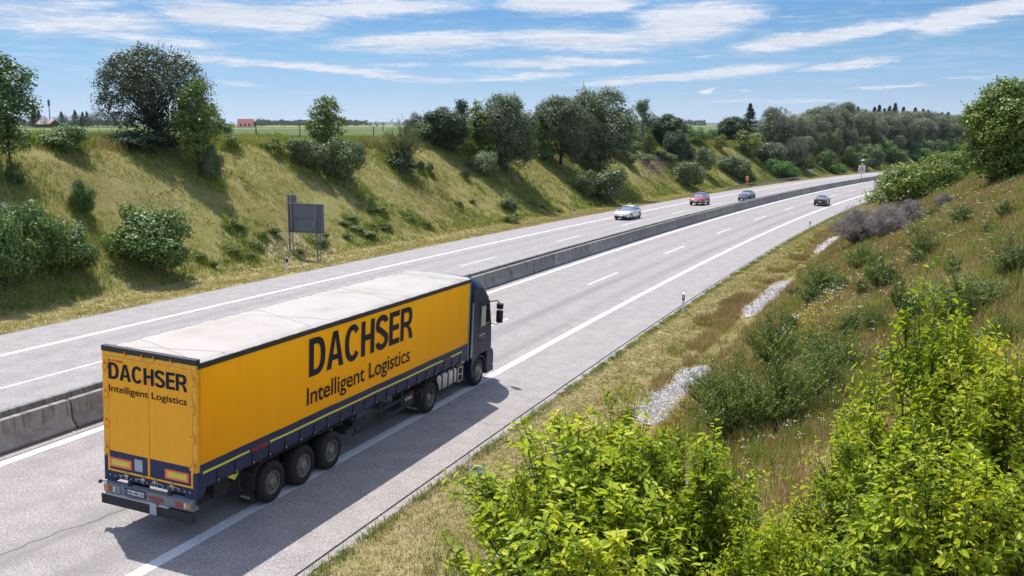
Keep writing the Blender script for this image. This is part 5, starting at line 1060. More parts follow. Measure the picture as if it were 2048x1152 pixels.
SPEC = {   # kind: (generator, foliage material, bark, (W, H), variants, name, part names)
 'slim': ('slim', 'lf_mid', 'bark', (3.2, 7.), 1, 'young_tree'), 'slim_light': ('slim', 'lf_light', 'bark', (2.8, 6.5), 2, 'young_tree'), 'big': ('airy', 'lf_ash', 'bark', (9., 7.8), 1, 'spreading_tree'),
 'undergrowth': ('bush', 'lf_dark', 'bark', (3., 1.6), 1, 'bush'), 'bush': ('bush', 'lf_bush', 'bark', (3.2, 3.), 3, 'bush'), 'bush_s': ('bush_small', 'lf_bush', 'bark', (1.6, 1.6), 2, 'bush'), 'bush_grey': ('bush', 'lf_grey', 'bark', (3.2, 3.), 2, 'bush'),
 'bush_y': ('bush_small', 'lf_yellow', 'bark', (1.8, 1.8), 2, 'bush'), 'bush_dark': ('bush_small', 'lf_dark', 'bark', (1.8, 1.6), 2, 'bush'), 'bush_green': ('bush', 'lf_vivid', 'bark', (4., 3.), 1, 'bush'), 'feather': ('feather', 'lf_olive', 'bark', (5.8, 4.7), 1, 'willow_shrub'),
 'dense': ('round', 'lf_dark', 'bark', (5., 6.), 2, 'deciduous_tree'), 'tree_far': ('bush', 'lf_dark', 'bark', (4, 5), 1, 'deciduous_tree'), 'bare_spruce': ('sparse', 'lf_dark', 'bark', (4., 6.), 1, 'ragged_tree'), 'cone_y': ('cone', 'lf_light', 'bark', (4., 7.5), 2, 'conical_tree'),
 'silver': ('round', 'lf_silver', 'bark', (7.5, 9.), 3, 'silver_tree'), 'birch': ('sparse', 'lf_birch', 'bark_pale', (7., 8.), 1, 'sparse_tree'), 'conifer': ('conifer', 'lf_conifer', 'bark', (7., 10.), 3, 'conifer'),
 'willow': ('willow', 'lf_willow', 'bark', (8., 9.), 3, 'willow_tree'), 'willow_bush': ('willow', 'lf_willow', 'bark', (7., 5.), 1, 'willow_bush'), 'linden': ('round', 'lf_linden', 'bark', (5.5, 6.2), 1, 'linden_tree'), 'hedge': ('bush', 'lf_linden', 'bark', (4., 3.), 2, 'hedge_bush'),
 'dead': ('dead', 'twig_grey', 'twig_dark', (3., 2.4), 2, 'dead_shrub'), 'broom': ('broom', 'lf_broom', 'stem_green', (1.9, 2.), 3, 'broom_bush'), 'weed': ('stemmy', 'lf_weed', 'stem_green', (1.2, 1.1), 2, 'leafy_weed'),
 'fg': ('leafy', 'lf_cherry', 'bark', (2.6, 3.5), 3, 'leafy_shrub'), 'far_tree': ('bush', 'lf_far', 'bark', (9., 9.), 2, 'distant_tree'), 'far_conifer': ('conifer', 'lf_far', 'bark', (6., 11.), 1, 'distant_conifer'),
}
def leaf_materials():
    leafmat('lf_mid', [(0.032, 0.068, 0.015), (0.060, 0.118, 0.023), (0.097, 0.166, 0.033), (0.149, 0.221, 0.044)]); leafmat('lf_light', [(0.064, 0.112, 0.017), (0.107, 0.172, 0.024), (0.164, 0.231, 0.034), (0.242, 0.290, 0.055)]); leafmat('lf_dark', [(0.027, 0.051, 0.023), (0.047, 0.084, 0.035), (0.076, 0.119, 0.052), (0.123, 0.166, 0.079)])
    leafmat('lf_ash', [(0.037, 0.058, 0.031), (0.062, 0.091, 0.048), (0.098, 0.130, 0.072), (0.183, 0.208, 0.138)]); leafmat('lf_bush', [(0.048, 0.096, 0.026), (0.092, 0.161, 0.038), (0.153, 0.232, 0.055), (0.250, 0.332, 0.093)]); leafmat('lf_grey', [(0.074, 0.113, 0.042), (0.124, 0.178, 0.071), (0.198, 0.251, 0.110), (0.314, 0.358, 0.178)]); leafmat('lf_yellow', [(0.077, 0.110, 0.015), (0.132, 0.176, 0.024), (0.198, 0.242, 0.035), (0.286, 0.308, 0.055)])
    leafmat('lf_vivid', [(0.044, 0.110, 0.017), (0.077, 0.176, 0.024), (0.110, 0.231, 0.033), (0.165, 0.286, 0.055)]); leafmat('lf_olive', [(0.098, 0.130, 0.031), (0.147, 0.183, 0.045), (0.212, 0.244, 0.063), (0.279, 0.305, 0.098)]); leafmat('lf_silver', [(0.032, 0.059, 0.022), (0.065, 0.104, 0.040), (0.145, 0.181, 0.081), (0.319, 0.343, 0.223)])
    leafmat('lf_birch', [(0.052, 0.091, 0.039), (0.078, 0.130, 0.052), (0.117, 0.169, 0.078)]); leafmat('lf_conifer', [(.035, .062, .034), (.058, .092, .050), (.095, .13, .075)]); leafmat('lf_willow', [(0.059, 0.089, 0.046), (0.120, 0.147, 0.084), (0.207, 0.228, 0.148), (0.373, 0.382, 0.283)])
    leafmat('lf_linden', [(0.046, 0.094, 0.016), (0.110, 0.180, 0.022), (0.195, 0.258, 0.031), (0.312, 0.344, 0.046)]); leafmat('lf_broom', [(0.093, 0.137, 0.027), (0.143, 0.202, 0.037), (0.215, 0.267, 0.054), (0.300, 0.338, 0.088)]); leafmat('lf_weed', [(0.075, 0.128, 0.030), (0.135, 0.194, 0.045), (0.209, 0.269, 0.075)])
    leafmat('lf_cherry', [(.06, .115, .012), (.16, .235, .016), (.33, .42, .024), (.50, .55, .035), (.66, .58, .07)], trans=.42, rough=.5, spec=.3, nscale=1.1); leafmat('lf_far', [(0.029, 0.054, 0.035), (0.048, 0.080, 0.051), (0.072, 0.112, 0.072)])
    leafmat('twig_grey', [(.19, .155, .13), (.29, .245, .215), (.42, .37, .33)], trans=0.); mat('twig_dark', (.10, .085, .08), .9); mat('bark', (.060, .050, .040), .9, noise=.3, nscale=9); mat('bark_pale', (.25, .24, .22), .85, noise=.4, nscale=6); mat('stem_green', (.05, .075, .025), .8)
def get_proto(kind, var):
    key = (kind, var)
    if key not in PROTO:
        g, col, bark, size, nv, nm = SPEC[kind]; PROTO[key] = make_proto(g, var, col, bark, size, sum(map(ord, kind))*7+var*31)
    return PROTO[key]
_cnt = {}
TREE_KINDS = {'slim', 'slim_light', 'big', 'dense', 'tree_far', 'bare_spruce', 'cone_y', 'silver', 'birch', 'conifer', 'willow', 'linden', 'far_tree', 'far_conifer'}
CATS = {'weed': 'weed', 'broom': 'bush', 'dead': 'shrub', 'fg': 'shrub', 'feather': 'shrub', 'willow_bush': 'bush'}
def plant(kind, p, W, H, label, group=None, rz=None, lean=0.):
    if kind == 'bush' and max(W, H) < 1.9: kind = 'bush_s'
    i = _cnt.get(kind, 0); _cnt[kind] = i+1; nv = SPEC[kind][4]; cr, wd, w0, h0 = get_proto(kind, i % nv)
    T = empty(SPEC[kind][5], tuple(p)); T.rotation_euler = (lean, 0, (i*2.399+ord(kind[0])) % 6.283 if rz is None else rz); T.scale = (W/w0, W/w0, H/h0)
    link('crown' if kind in TREE_KINDS else 'foliage' if kind != 'dead' else 'twigs', cr, T); link('trunk' if kind in TREE_KINDS else 'stems', wd, T)
    tag(T, label, 'tree' if kind in TREE_KINDS else CATS.get(kind, 'bush'), group); return T
leaf_materials()
# kind, station, offset, width, height, label, group
PLANTS = [
    ('slim', 33.9, 36.0, 3.87, 7.02, 'tall young tree with a thin bent trunk at the left edge, bush round its foot', None),
    ('bush', 33.6, 35.3, 1.06, 1.54, 'small leafy bush at the foot of the leftmost tall tree', None),
    ('big', 50.1, 40.2, 9.44, 7.75, 'largest spreading tree on the left crest, dark green with airy outline', None),
    ('undergrowth', 47.5, 39.0, 5.08, 1.28, 'low leafy scrub in the shade under the largest tree', None),
    ('slim_light', 49.2, 35.5, 2.89, 7.04, 'narrow light green tree standing in front of the largest tree', None),
    ('bush_grey', 49.8, 34.9, 1.74, 2.8, 'pale green bush at the foot of the narrow light green tree', None),
    ('slim_light', 66.9, 36.7, 3.16, 5.72, 'small airy tree with thin trunk between two bushes on the left slope', None),
    ('bush_grey', 62.6, 35.7, 3.52, 2.83, 'grey green bush left of the small airy tree', None),
    ('bush_grey', 65.6, 33.8, 3.7, 4.02, 'taller grey green bush right of the small airy tree', None),
    ('bush', 40.2, 38.5, 2.96, 1.79, 'round bush on the crest left of the largest tree', None),
    ('bush', 66.0, 48.5, 2.63, 1.9, 'dark arching bush on the crest right of the narrow light tree', None),
    ('bush_y', 56.3, 38.5, 1.57, 1.23, 'light green low bush below the dark arching bush on the crest', None),
    ('bush_y', 60.9, 37.8, 2.01, 1.12, 'low rounded bush in tall grass on the crest, left of the small airy tree', None),
    ('bush', 36.0, 32.7, 1.48, 2.07, 'small upright bush alone on the open slope below the left crest', None),
    ('bush', 36.5, 28.1, 4.51, 3.99, 'large dark round bush at the foot of the slope beside the left carriageway', None),
    ('bush', 26.6, 28.1, 2.93, 4.19, 'big leafy bush at the left edge nearest the left carriageway', None),
    ('bush', 29.0, 28.7, 3.08, 3.86, 'big leafy bush in the middle of the clump at the left edge', None),
    ('bush', 31.3, 28.8, 2.77, 2.92, 'rightmost big bush of the clump at the left edge', None),
    ('bush_grey', 30.3, 32.1, 1.75, 1.39, 'grey bush with a pale plume behind the clump at the left edge', None),
    ('feather', 77.9, 35.4, 6.05, 4.66, 'feathery light green tree with many thin stems beside the dark low bush', None),
    ('bush_dark', 76.8, 34.4, 2.99, 2.41, 'dark low bush under the feathery light green tree', None),
    ('bush_dark', 80.3, 34.5, 0.88, 1.15, 'tiny dark bush just right of the feathery tree', None),
    ('bush_grey', 81.5, 34.2, 0.78, 1.16, 'tiny pale bush beside the tiny dark bush', None),
    ('bush_dark', 87.2, 33.0, 0.99, 1.21, 'small dark bush alone on the slope below the crest trees', None),
    ('bush_grey', 92.2, 33.3, 3.41, 3.1, 'ball shaped bush on the slope left of the silver green tree', None),
    ('bush_grey', 88.1, 28.1, 1.86, 1.54, 'small bush low on the slope above the verge', None),
    ('bush_y', 84.7, 26.1, 1.9, 0.96, 'yellow green low plant on the verge before the white taxi', None),
    ('dense', 91.8, 38.3, 5.07, 4.87, 'dark dense tree on the crest, first of the row beyond the feathery tree', None),
    ('bush', 89.8, 40.0, 3.05, 2.68, 'leafy bush on the crest between the feathery tree and the dark dense tree', None),
    ('tree_far', 119.2, 60.0, 3.23, 4.03, 'small round tree showing above the crest behind the feathery tree', None),
    ('bare_spruce', 106.0, 44.0, 3.64, 5.38, 'ragged dark tree sticking out behind the yellow green conical tree', None),
    ('cone_y', 96.3, 36.0, 6.1, 7.82, 'conical tree with yellow green top at the left of the big clump', None),
    ('silver', 99.0, 33.8, 7.63, 9.34, 'big silver green tree right of the conical yellow green tree', None),
    ('cone_y', 113.6, 36.4, 4.13, 7.38, 'slender yellow green tree between the two big clumps', None),
    ('silver', 117.4, 34.6, 8.58, 9.05, 'broad dark silver green tree in the middle of the crest row', None),
    ('cone_y', 127.0, 36.0, 4.51, 8.91, 'light green tree leaning on the tallest silver tree', None),
    ('silver', 127.4, 32.8, 10.16, 12.2, 'tallest round silver green tree of the crest row', None),
    ('bush', 113.5, 35.2, 3.31, 2.17, 'low leafy bush under the broad dark silver tree', None),
    ('bush_grey', 116.3, 27.3, 5.91, 5.04, 'broad silvery bush at the foot of the slope behind the white taxi', None),
    ('bush_grey', 112.8, 28.8, 3.11, 3.47, 'lower silvery bush left of the broad one behind the white taxi', None),
    ('birch', 159.5, 38.0, 8.03, 8.13, 'sparse tree with open feathery branches beyond the tallest silver tree', None),
    ('dense', 173.0, 38.0, 7.01, 6.35, 'dark rounded tree on the crest beyond the sparse open tree', None),
    ('bush_y', 157.0, 35.8, 3.19, 3.88, 'yellow green young tree on the slope below the sparse open tree', None),
    ('dense', 167.1, 34.2, 4.51, 5.72, 'mid green tree on the slope under the dark rounded tree', None),
    ('bush', 150.7, 34.4, 1.63, 1.54, 'small green bush above the purple flowers', None),
    ('bush', 159.7, 34.2, 2.85, 1.97, 'round bush among pink flowers at the crest edge', None),
    ('bush_grey', 156.0, 28.0, 5.7, 4.86, 'silvery round bush behind the red car', None),
    ('bush_grey', 173.1, 30.8, 4.44, 4.94, 'round bush higher on the slope between the red car and the bare patch', None),
    ('bush_y', 200.5, 36.3, 3.0, 3.26, 'single yellow green bush on the bare tan slope', None),
    ('bush', 192.8, 40.0, 6.3, 3.28, 'low bush on the skyline at the top of the bare tan slope', None),
    ('bush', 214.5, 44.0, 3.72, 2.73, 'small skyline bush left of the distant blue hills gap', None),
    ('conifer', 243.2, 44.0, 9.11, 10.33, 'tall dark conifer standing above the others beyond the skyline gap', None),
    ('dense', 225.5, 42.0, 7.37, 6.23, 'dark tree to the left of the tall dark conifer', None),
    ('bush', 227.5, 46.0, 6.55, 3.49, 'low dark bush below the tall conifer', None),
    ('bush_y', 215.0, 35.4, 7.33, 5.05, 'light green bush on the slope below the tall dark conifer', None),
    ('willow', 241.8, 36.2, 9.98, 11.21, 'silvery upright willow right of the tall dark conifer', None),
    ('cone_y', 266.5, 40.0, 5.75, 7.37, 'olive conical tree between the first two silvery willows', None),
    ('willow_bush', 222.5, 31.7, 8.25, 5.42, 'wide low silvery willow bush above the roadside guardrail', None),
    ('willow_bush', 238.8, 30.3, 6.36, 7.85, 'silvery willow bush right of the wide low one', None),
    ('bush_grey', 187.9, 28.1, 4.95, 5.48, 'grey bush with dry stems behind the orange post', None),
    ('bush', 189.8, 26.6, 3.24, 2.86, 'leafy bush right behind the orange post', None),
    ('bush_grey', 186.8, 30.6, 4.3, 3.25, 'grey green shrub above the dry grass patch left of the orange post', None),
    ('bush_green', 216.8, 28.1, 7.29, 3.9, 'bright green spreading bush behind the guardrail', None),
    ('bush_green', 221.4, 26.5, 4.93, 2.8, 'bright green bush where the guardrail ends', None),
    ('bush', 244.6, 29.1, 4.59, 4.08, 'dark bush on the grey earth patch past the guardrail', None),
    ('bush_green', 263.6, 26.5, 6.3, 2.98, 'bright green bush left of the solar powered sign', None),
    ('bush', 263.5, 29.5, 5.18, 4.89, 'rounded bush above the bright green bush near the solar sign', None),
    ('bush', 291.4, 28.0, 7.83, 4.73, 'green bush behind the solar powered sign', None),
    ('bush_grey', 308.1, 28.3, 4.93, 4.03, 'pale shrub on the verge right of the solar powered sign', None),
    ('bush', 336.8, 29.5, 8.88, 5.02, 'low bush by the far bend of the road', None),
    ('bush', 364.4, 30.0, 9.49, 5.01, 'low bush above the far end of the visible road', None),
    ('bush_grey', 382.6, 29.6, 6.72, 4.1, 'pale low shrub by the far end of the visible road', None),
    ('bush', 406.3, 30.2, 8.32, 5.49, 'bush at the far bend next to the hedge', None),
    ('linden', 62.8, -19.5, 5.79, 6.35, 'large yellow green tree at the right edge, in full leaf down to its thin trunk', None),
    ('bush', 63.5, -18.9, 1.87, 1.66, 'leafy shoots at the foot of the large right edge tree', None),
    ('hedge', 90.7, -12.3, 7.68, 3.9, 'nearest and darkest bush of the hedge, hiding the right guardrail', None),
    ('hedge', 91.5, -14.2, 5.36, 3.44, 'yellow green bush in the hedge row running up to the right edge tree', 'hedge bushes on the right embankment'),
    ('hedge', 102.0, -15.5, 5.59, 3.41, 'yellow green bush in the hedge row running up to the right edge tree', 'hedge bushes on the right embankment'),
    ('hedge', 105.5, -16.9, 5.01, 3.15, 'yellow green bush in the hedge row running up to the right edge tree', 'hedge bushes on the right embankment'),
    ('hedge', 120.5, -17.9, 5.15, 2.89, 'yellow green bush in the hedge row running up to the right edge tree', 'hedge bushes on the right embankment'),
    ('hedge', 120.5, -18.9, 4.81, 2.83, 'yellow green bush in the hedge row running up to the right edge tree', 'hedge bushes on the right embankment'),
    ('dead', 62.9, -10.4, 4.35, 2.68, 'largest grey brown dead shrub, nearest the road', None),
    ('dead', 56.0, -12.6, 3.13, 2.15, 'grey brown dead shrub in the middle of the dead clump', None),
    ('dead', 61.5, -13.7, 2.8, 1.7, 'grey brown dead shrub below the nearest hedge bush', None),
    ('dead', 64.0, -15.7, 1.88, 1.04, 'small dead shrub apart from the clump, further right', None),
    ('dead', 60.0, -12.2, 2.6, 2.3, 'dead shrub with bleached tips behind the largest one', None),
    ('broom', 14.7, -10.3, 2.74, 2.27, 'large dark green broom bush standing over the gravel strip', None),
    ('broom', 14.2, -11.5, 2.31, 1.99, 'dark green broom bush right of the large one', None),
    ('broom', 22.5, -10.3, 2.33, 2.15, 'upright dark green broom bush beyond the large one', None),
    ('broom', 18.1, -12.3, 2.3, 1.61, 'broom bush above the two lower ones, mid slope', None),
    ('broom', 19.5, -15.4, 3.33, 1.31, 'wide broom bush on the upper slope behind the tall leafy bush', None),
    ('broom', 22.7, -16.8, 2.11, 1.28, 'broom bush at the right edge of the upper slope', None),
    ('broom', 40.1, -10.2, 2.6, 1.82, 'low broom bush beside the farthest gravel patch', None),
    ('weed', 36.2, -10.2, 1.31, 1.13, 'leafy bush at the tip of the middle gravel patch', None),
    ('broom', 42.7, -11.9, 2.22, 1.63, 'broom bush with seed pods below the dead shrubs', None),
    ('weed', 29.9, -13.2, 1.55, 1.49, 'green bush with white flowers above the middle gravel patch', None),
    ('broom', 36.4, -14.6, 1.72, 1.49, 'broom bush half way up the slope among white flowers', None),
    ('broom', 44.4, -16.3, 1.66, 1.23, 'small broom bush near the right edge below the large tree', None),
    ('broom', 15.7, -12.2, 1.78, 1.35, 'broom bush left of the tall leafy bush, mid slope', None),
    ('broom', 22.4, -8.6, 1.95, 0.91, 'low broom bush by the yellow flowers over the gravel strip', None),
    ('weed', 23.1, -12.5, 1.14, 0.95, 'leafy weed clump by the yellow flowers on the slope', None),
    ('willow', 266.5, 37.5, 8.77, 8.61, 'silvery round willow in the front row of the long tree belt beyond the solar sign', 'front row of the far willow belt'),
    ('willow', 278.5, 37.5, 9.1, 9.57, 'silvery round willow in the front row of the long tree belt beyond the solar sign', 'front row of the far willow belt'),
    ('willow', 292.8, 37.5, 9.5, 11.29, 'silvery round willow in the front row of the long tree belt beyond the solar sign', 'front row of the far willow belt'),
    ('willow', 301.2, 37.5, 9.73, 11.98, 'silvery round willow in the front row of the long tree belt beyond the solar sign', 'front row of the far willow belt'),
    ('willow', 316.0, 37.5, 10.13, 10.98, 'silvery round willow in the front row of the long tree belt beyond the solar sign', 'front row of the far willow belt'),
    ('willow', 327.5, 37.5, 10.44, 11.47, 'silvery round willow in the front row of the long tree belt beyond the solar sign', 'front row of the far willow belt'),
    ('willow', 337.5, 37.5, 10.71, 9.48, 'silvery round willow in the front row of the long tree belt beyond the solar sign', 'front row of the far willow belt'),
    ('willow', 353.0, 37.5, 11.13, 10.87, 'silvery round willow in the front row of the long tree belt beyond the solar sign', 'front row of the far willow belt'),
    ('willow', 365.8, 37.5, 11.46, 11.45, 'silvery round willow in the front row of the long tree belt beyond the solar sign', 'front row of the far willow belt'),
    ('willow', 378.0, 37.5, 11.78, 11.14, 'silvery round willow in the front row of the long tree belt beyond the solar sign', 'front row of the far willow belt'),
    ('willow', 391.5, 37.5, 12.13, 10.96, 'silvery round willow in the front row of the long tree belt beyond the solar sign', 'front row of the far willow belt'),
    ('willow', 406.8, 37.5, 12.52, 12.09, 'silvery round willow in the front row of the long tree belt beyond the solar sign', 'front row of the far willow belt'),
    ('willow', 422.0, 37.5, 12.9, 10.87, 'silvery round willow in the front row of the long tree belt beyond the solar sign', 'front row of the far willow belt'),
    ('willow', 432.0, 37.5, 13.14, 11.89, 'silvery round willow in the front row of the long tree belt beyond the solar sign', 'front row of the far willow belt'),
    ('willow', 449.5, 37.5, 13.56, 12.49, 'silvery round willow in the front row of the long tree belt beyond the solar sign', 'front row of the far willow belt'),
    ('willow', 285.5, 44.0, 9.41, 8.89, 'silvery willow in the back row of the long tree belt beyond the solar sign', 'back row of the far willow belt'),
    ('willow', 297.5, 44.0, 9.74, 10.69, 'silvery willow in the back row of the long tree belt beyond the solar sign', 'back row of the far willow belt'),
    ('willow', 305.5, 44.0, 9.96, 11.76, 'silvery willow in the back row of the long tree belt beyond the solar sign', 'back row of the far willow belt'),
    ('willow', 315.5, 44.0, 10.24, 13.09, 'silvery willow in the back row of the long tree belt beyond the solar sign', 'back row of the far willow belt'),
    ('willow', 328.5, 44.0, 10.59, 13.66, 'silvery willow in the back row of the long tree belt beyond the solar sign', 'back row of the far willow belt'),
    ('willow', 341.2, 44.0, 10.94, 12.04, 'silvery willow in the back row of the long tree belt beyond the solar sign', 'back row of the far willow belt'),
    ('willow', 345.5, 44.0, 11.05, 12.07, 'silvery willow in the back row of the long tree belt beyond the solar sign', 'back row of the far willow belt'),
    ('willow', 358.5, 44.0, 11.4, 11.28, 'silvery willow in the back row of the long tree belt beyond the solar sign', 'back row of the far willow belt'),
    ('willow', 372.2, 44.0, 11.76, 11.86, 'silvery willow in the back row of the long tree belt beyond the solar sign', 'back row of the far willow belt'),
    ('willow', 383.0, 44.0, 12.04, 12.24, 'silvery willow in the back row of the long tree belt beyond the solar sign', 'back row of the far willow belt'),
    ('willow', 397.2, 44.0, 12.41, 12.46, 'silvery willow in the back row of the long tree belt beyond the solar sign', 'back row of the far willow belt'),
    ('willow', 408.5, 44.0, 12.7, 12.93, 'silvery willow in the back row of the long tree belt beyond the solar sign', 'back row of the far willow belt'),
    ('willow', 418.0, 44.0, 12.94, 13.12, 'silvery willow in the back row of the long tree belt beyond the solar sign', 'back row of the far willow belt'),
    ('willow', 435.0, 44.0, 13.35, 12.42, 'silvery willow in the back row of the long tree belt beyond the solar sign', 'back row of the far willow belt'),
    ('willow', 451.0, 44.0, 13.73, 12.2, 'silvery willow in the back row of the long tree belt beyond the solar sign', 'back row of the far willow belt'),
    ('willow', 461.0, 44.0, 13.97, 12.61, 'silvery willow in the back row of the long tree belt beyond the solar sign', 'back row of the far willow belt'),
    ('willow', 471.5, 44.0, 14.22, 13.56, 'silvery willow in the back row of the long tree belt beyond the solar sign', 'back row of the far willow belt'),
    ('willow', 257.8, 33.5, 5.76, 5.9, 'low grey green bush in front of the long willow belt', 'shrubs in front of the far willow belt'),
    ('bush_grey', 269.5, 33.5, 5.02, 7.29, 'low grey green bush in front of the long willow belt', 'shrubs in front of the far willow belt'),
    ('bush_grey', 284.0, 33.5, 5.25, 8.15, 'low grey green bush in front of the long willow belt', 'shrubs in front of the far willow belt'),
    ('willow', 297.8, 33.5, 6.51, 9.45, 'low grey green bush in front of the long willow belt', 'shrubs in front of the far willow belt'),
    ('bush_grey', 313.0, 33.5, 5.71, 6.35, 'low grey green bush in front of the long willow belt', 'shrubs in front of the far willow belt'),
    ('bush_grey', 331.0, 33.5, 5.98, 6.76, 'low grey green bush in front of the long willow belt', 'shrubs in front of the far willow belt'),
    ('willow', 349.8, 33.5, 7.46, 6.52, 'low grey green bush in front of the long willow belt', 'shrubs in front of the far willow belt'),
    ('bush_grey', 367.5, 33.5, 6.54, 5.1, 'low grey green bush in front of the long willow belt', 'shrubs in front of the far willow belt'),
    ('bush_grey', 383.8, 33.5, 6.78, 5.04, 'low grey green bush in front of the long willow belt', 'shrubs in front of the far willow belt'),
    ('willow', 405.0, 33.5, 8.44, 6.42, 'low grey green bush in front of the long willow belt', 'shrubs in front of the far willow belt'),
    ('bush_grey', 415.5, 33.5, 7.24, 4.99, 'low grey green bush in front of the long willow belt', 'shrubs in front of the far willow belt'),
    ('bush_grey', 440.2, 33.5, 7.58, 5.71, 'low grey green bush in front of the long willow belt', 'shrubs in front of the far willow belt'),
    ('conifer', 362.8, 52.0, 10.2, 13.08, 'dark conifer rising behind the far willow belt', 'conifers behind the far willow belt'),
    ('conifer', 391.8, 60.0, 11.01, 12.7, 'dark conifer rising behind the far willow belt', 'conifers behind the far willow belt'),
    ('conifer', 419.8, 68.0, 11.8, 14.59, 'dark conifer rising behind the far willow belt', 'conifers behind the far willow belt'),
    ('conifer', 390.2, 52.0, 10.83, 13.38, 'dark conifer rising behind the far willow belt', 'conifers behind the far willow belt'),
    ('conifer', 422.0, 60.0, 11.69, 16.35, 'dark conifer rising behind the far willow belt', 'conifers behind the far willow belt'),
    ('conifer', 453.2, 68.0, 12.5, 15.22, 'dark conifer rising behind the far willow belt', 'conifers behind the far willow belt'),
    ('conifer', 432.5, 52.0, 11.76, 14.29, 'dark conifer rising behind the far willow belt', 'conifers behind the far willow belt'),
    ('conifer', 468.2, 60.0, 12.66, 12.32, 'dark conifer rising behind the far willow belt', 'conifers behind the far willow belt'),
    ('conifer', 504.5, 68.0, 13.57, 13.29, 'dark conifer rising behind the far willow belt', 'conifers behind the far willow belt'),
    ('conifer', 471.0, 52.0, 12.57, 11.26, 'dark conifer rising behind the far willow belt', 'conifers behind the far willow belt'),
    ('conifer', 513.0, 60.0, 13.6, 10.4, 'dark conifer rising behind the far willow belt', 'conifers behind the far willow belt'),
    ('conifer', 375.8, 68.0, 10.79, 12.71, 'dark conifer rising behind the far willow belt', 'conifers behind the far willow belt'),
    ('conifer', 327.2, 52.0, 9.36, 11.89, 'dark conifer rising behind the far willow belt', 'conifers behind the far willow belt'),
    ('conifer', 377.8, 60.0, 10.69, 14.09, 'dark conifer rising behind the far willow belt', 'conifers behind the far willow belt'),
    ('conifer', 425.2, 68.0, 11.91, 15.65, 'dark conifer rising behind the far willow belt', 'conifers behind the far willow belt'),
    ('conifer', 395.5, 52.0, 10.95, 14.3, 'dark conifer rising behind the far willow belt', 'conifers behind the far willow belt'),
    ('conifer', 445.5, 60.0, 12.19, 14.8, 'dark conifer rising behind the far willow belt', 'conifers behind the far willow belt'),
    ('conifer', 514.0, 68.0, 13.77, 13.33, 'dark conifer rising behind the far willow belt', 'conifers behind the far willow belt'),
    ('conifer', 478.0, 52.0, 12.71, 11.73, 'dark conifer rising behind the far willow belt', 'conifers behind the far willow belt'),
    ('conifer', 461.8, 60.0, 12.53, 14.06, 'dark conifer rising behind the far willow belt', 'conifers behind the far willow belt'),
    ('bush_grey', 293.2, 33.0, 4.43, 2.42, 'green undergrowth bush on the slope below the far willow belt', 'undergrowth below the far willow belt'),
    ('bush', 285.8, 28.5, 5.25, 6.0, 'green undergrowth bush on the slope below the far willow belt', 'undergrowth below the far willow belt'),
    ('bush_y', 300.0, 31.0, 4.76, 4.75, 'green undergrowth bush on the slope below the far willow belt', 'undergrowth below the far willow belt'),
    ('bush', 310.8, 33.0, 7.0, 4.49, 'green undergrowth bush on the slope below the far willow belt', 'undergrowth below the far willow belt'),
    ('bush_grey', 308.5, 28.5, 6.25, 6.84, 'green undergrowth bush on the slope below the far willow belt', 'undergrowth below the far willow belt'),
    ('bush', 327.5, 31.0, 7.0, 6.32, 'green undergrowth bush on the slope below the far willow belt', 'undergrowth below the far willow belt'),
    ('bush_green', 336.5, 33.0, 7.0, 4.64, 'green undergrowth bush on the slope below the far willow belt', 'undergrowth below the far willow belt'),
    ('bush', 331.2, 28.5, 6.74, 5.62, 'green undergrowth bush on the slope below the far willow belt', 'undergrowth below the far willow belt'),
    ('bush_grey', 348.5, 31.0, 5.25, 3.49, 'green undergrowth bush on the slope below the far willow belt', 'undergrowth below the far willow belt'),
    ('bush_y', 366.0, 33.0, 5.15, 2.37, 'green undergrowth bush on the slope below the far willow belt', 'undergrowth below the far willow belt'),
    ('bush_green', 363.5, 28.5, 7.93, 5.27, 'green undergrowth bush on the slope below the far willow belt', 'undergrowth below the far willow belt'),
    ('bush', 377.2, 31.0, 6.56, 5.94, 'green undergrowth bush on the slope below the far willow belt', 'undergrowth below the far willow belt'),
    ('bush_grey', 392.5, 33.0, 8.71, 1.71, 'green undergrowth bush on the slope below the far willow belt', 'undergrowth below the far willow belt'),
    ('bush', 385.5, 28.5, 6.39, 8.68, 'green undergrowth bush on the slope below the far willow belt', 'undergrowth below the far willow belt'),
    ('bush_green', 406.0, 31.0, 8.67, 6.4, 'green undergrowth bush on the slope below the far willow belt', 'undergrowth below the far willow belt'),
    ('bush', 417.8, 33.0, 7.61, 6.17, 'green undergrowth bush on the slope below the far willow belt', 'undergrowth below the far willow belt'),
    ('bush_y', 412.2, 28.5, 5.65, 3.19, 'green undergrowth bush on the slope below the far willow belt', 'undergrowth below the far willow belt'),
    ('bush', 141.5, 36.5, 2.39, 2.07, 'mixed green shrub on the upper slope between the tall silver trees and the conifer', 'shrubs on the upper left slope'),
    ('bush_y', 151.2, 39.5, 2.65, 1.41, 'mixed green shrub on the upper slope between the tall silver trees and the conifer', 'shrubs on the upper left slope'),
    ('bush_grey', 142.5, 34.0, 2.73, 2.18, 'mixed green shrub on the upper slope between the tall silver trees and the conifer', 'shrubs on the upper left slope'),
    ('bush', 151.5, 36.5, 2.54, 2.25, 'mixed green shrub on the upper slope between the tall silver trees and the conifer', 'shrubs on the upper left slope'),
    ('bush_y', 160.2, 39.5, 2.78, 1.85, 'mixed green shrub on the upper slope between the tall silver trees and the conifer', 'shrubs on the upper left slope'),
    ('bush_grey', 150.5, 34.0, 3.24, 1.66, 'mixed green shrub on the upper slope between the tall silver trees and the conifer', 'shrubs on the upper left slope'),
    ('bush', 158.8, 36.5, 2.34, 2.96, 'mixed green shrub on the upper slope between the tall silver trees and the conifer', 'shrubs on the upper left slope'),
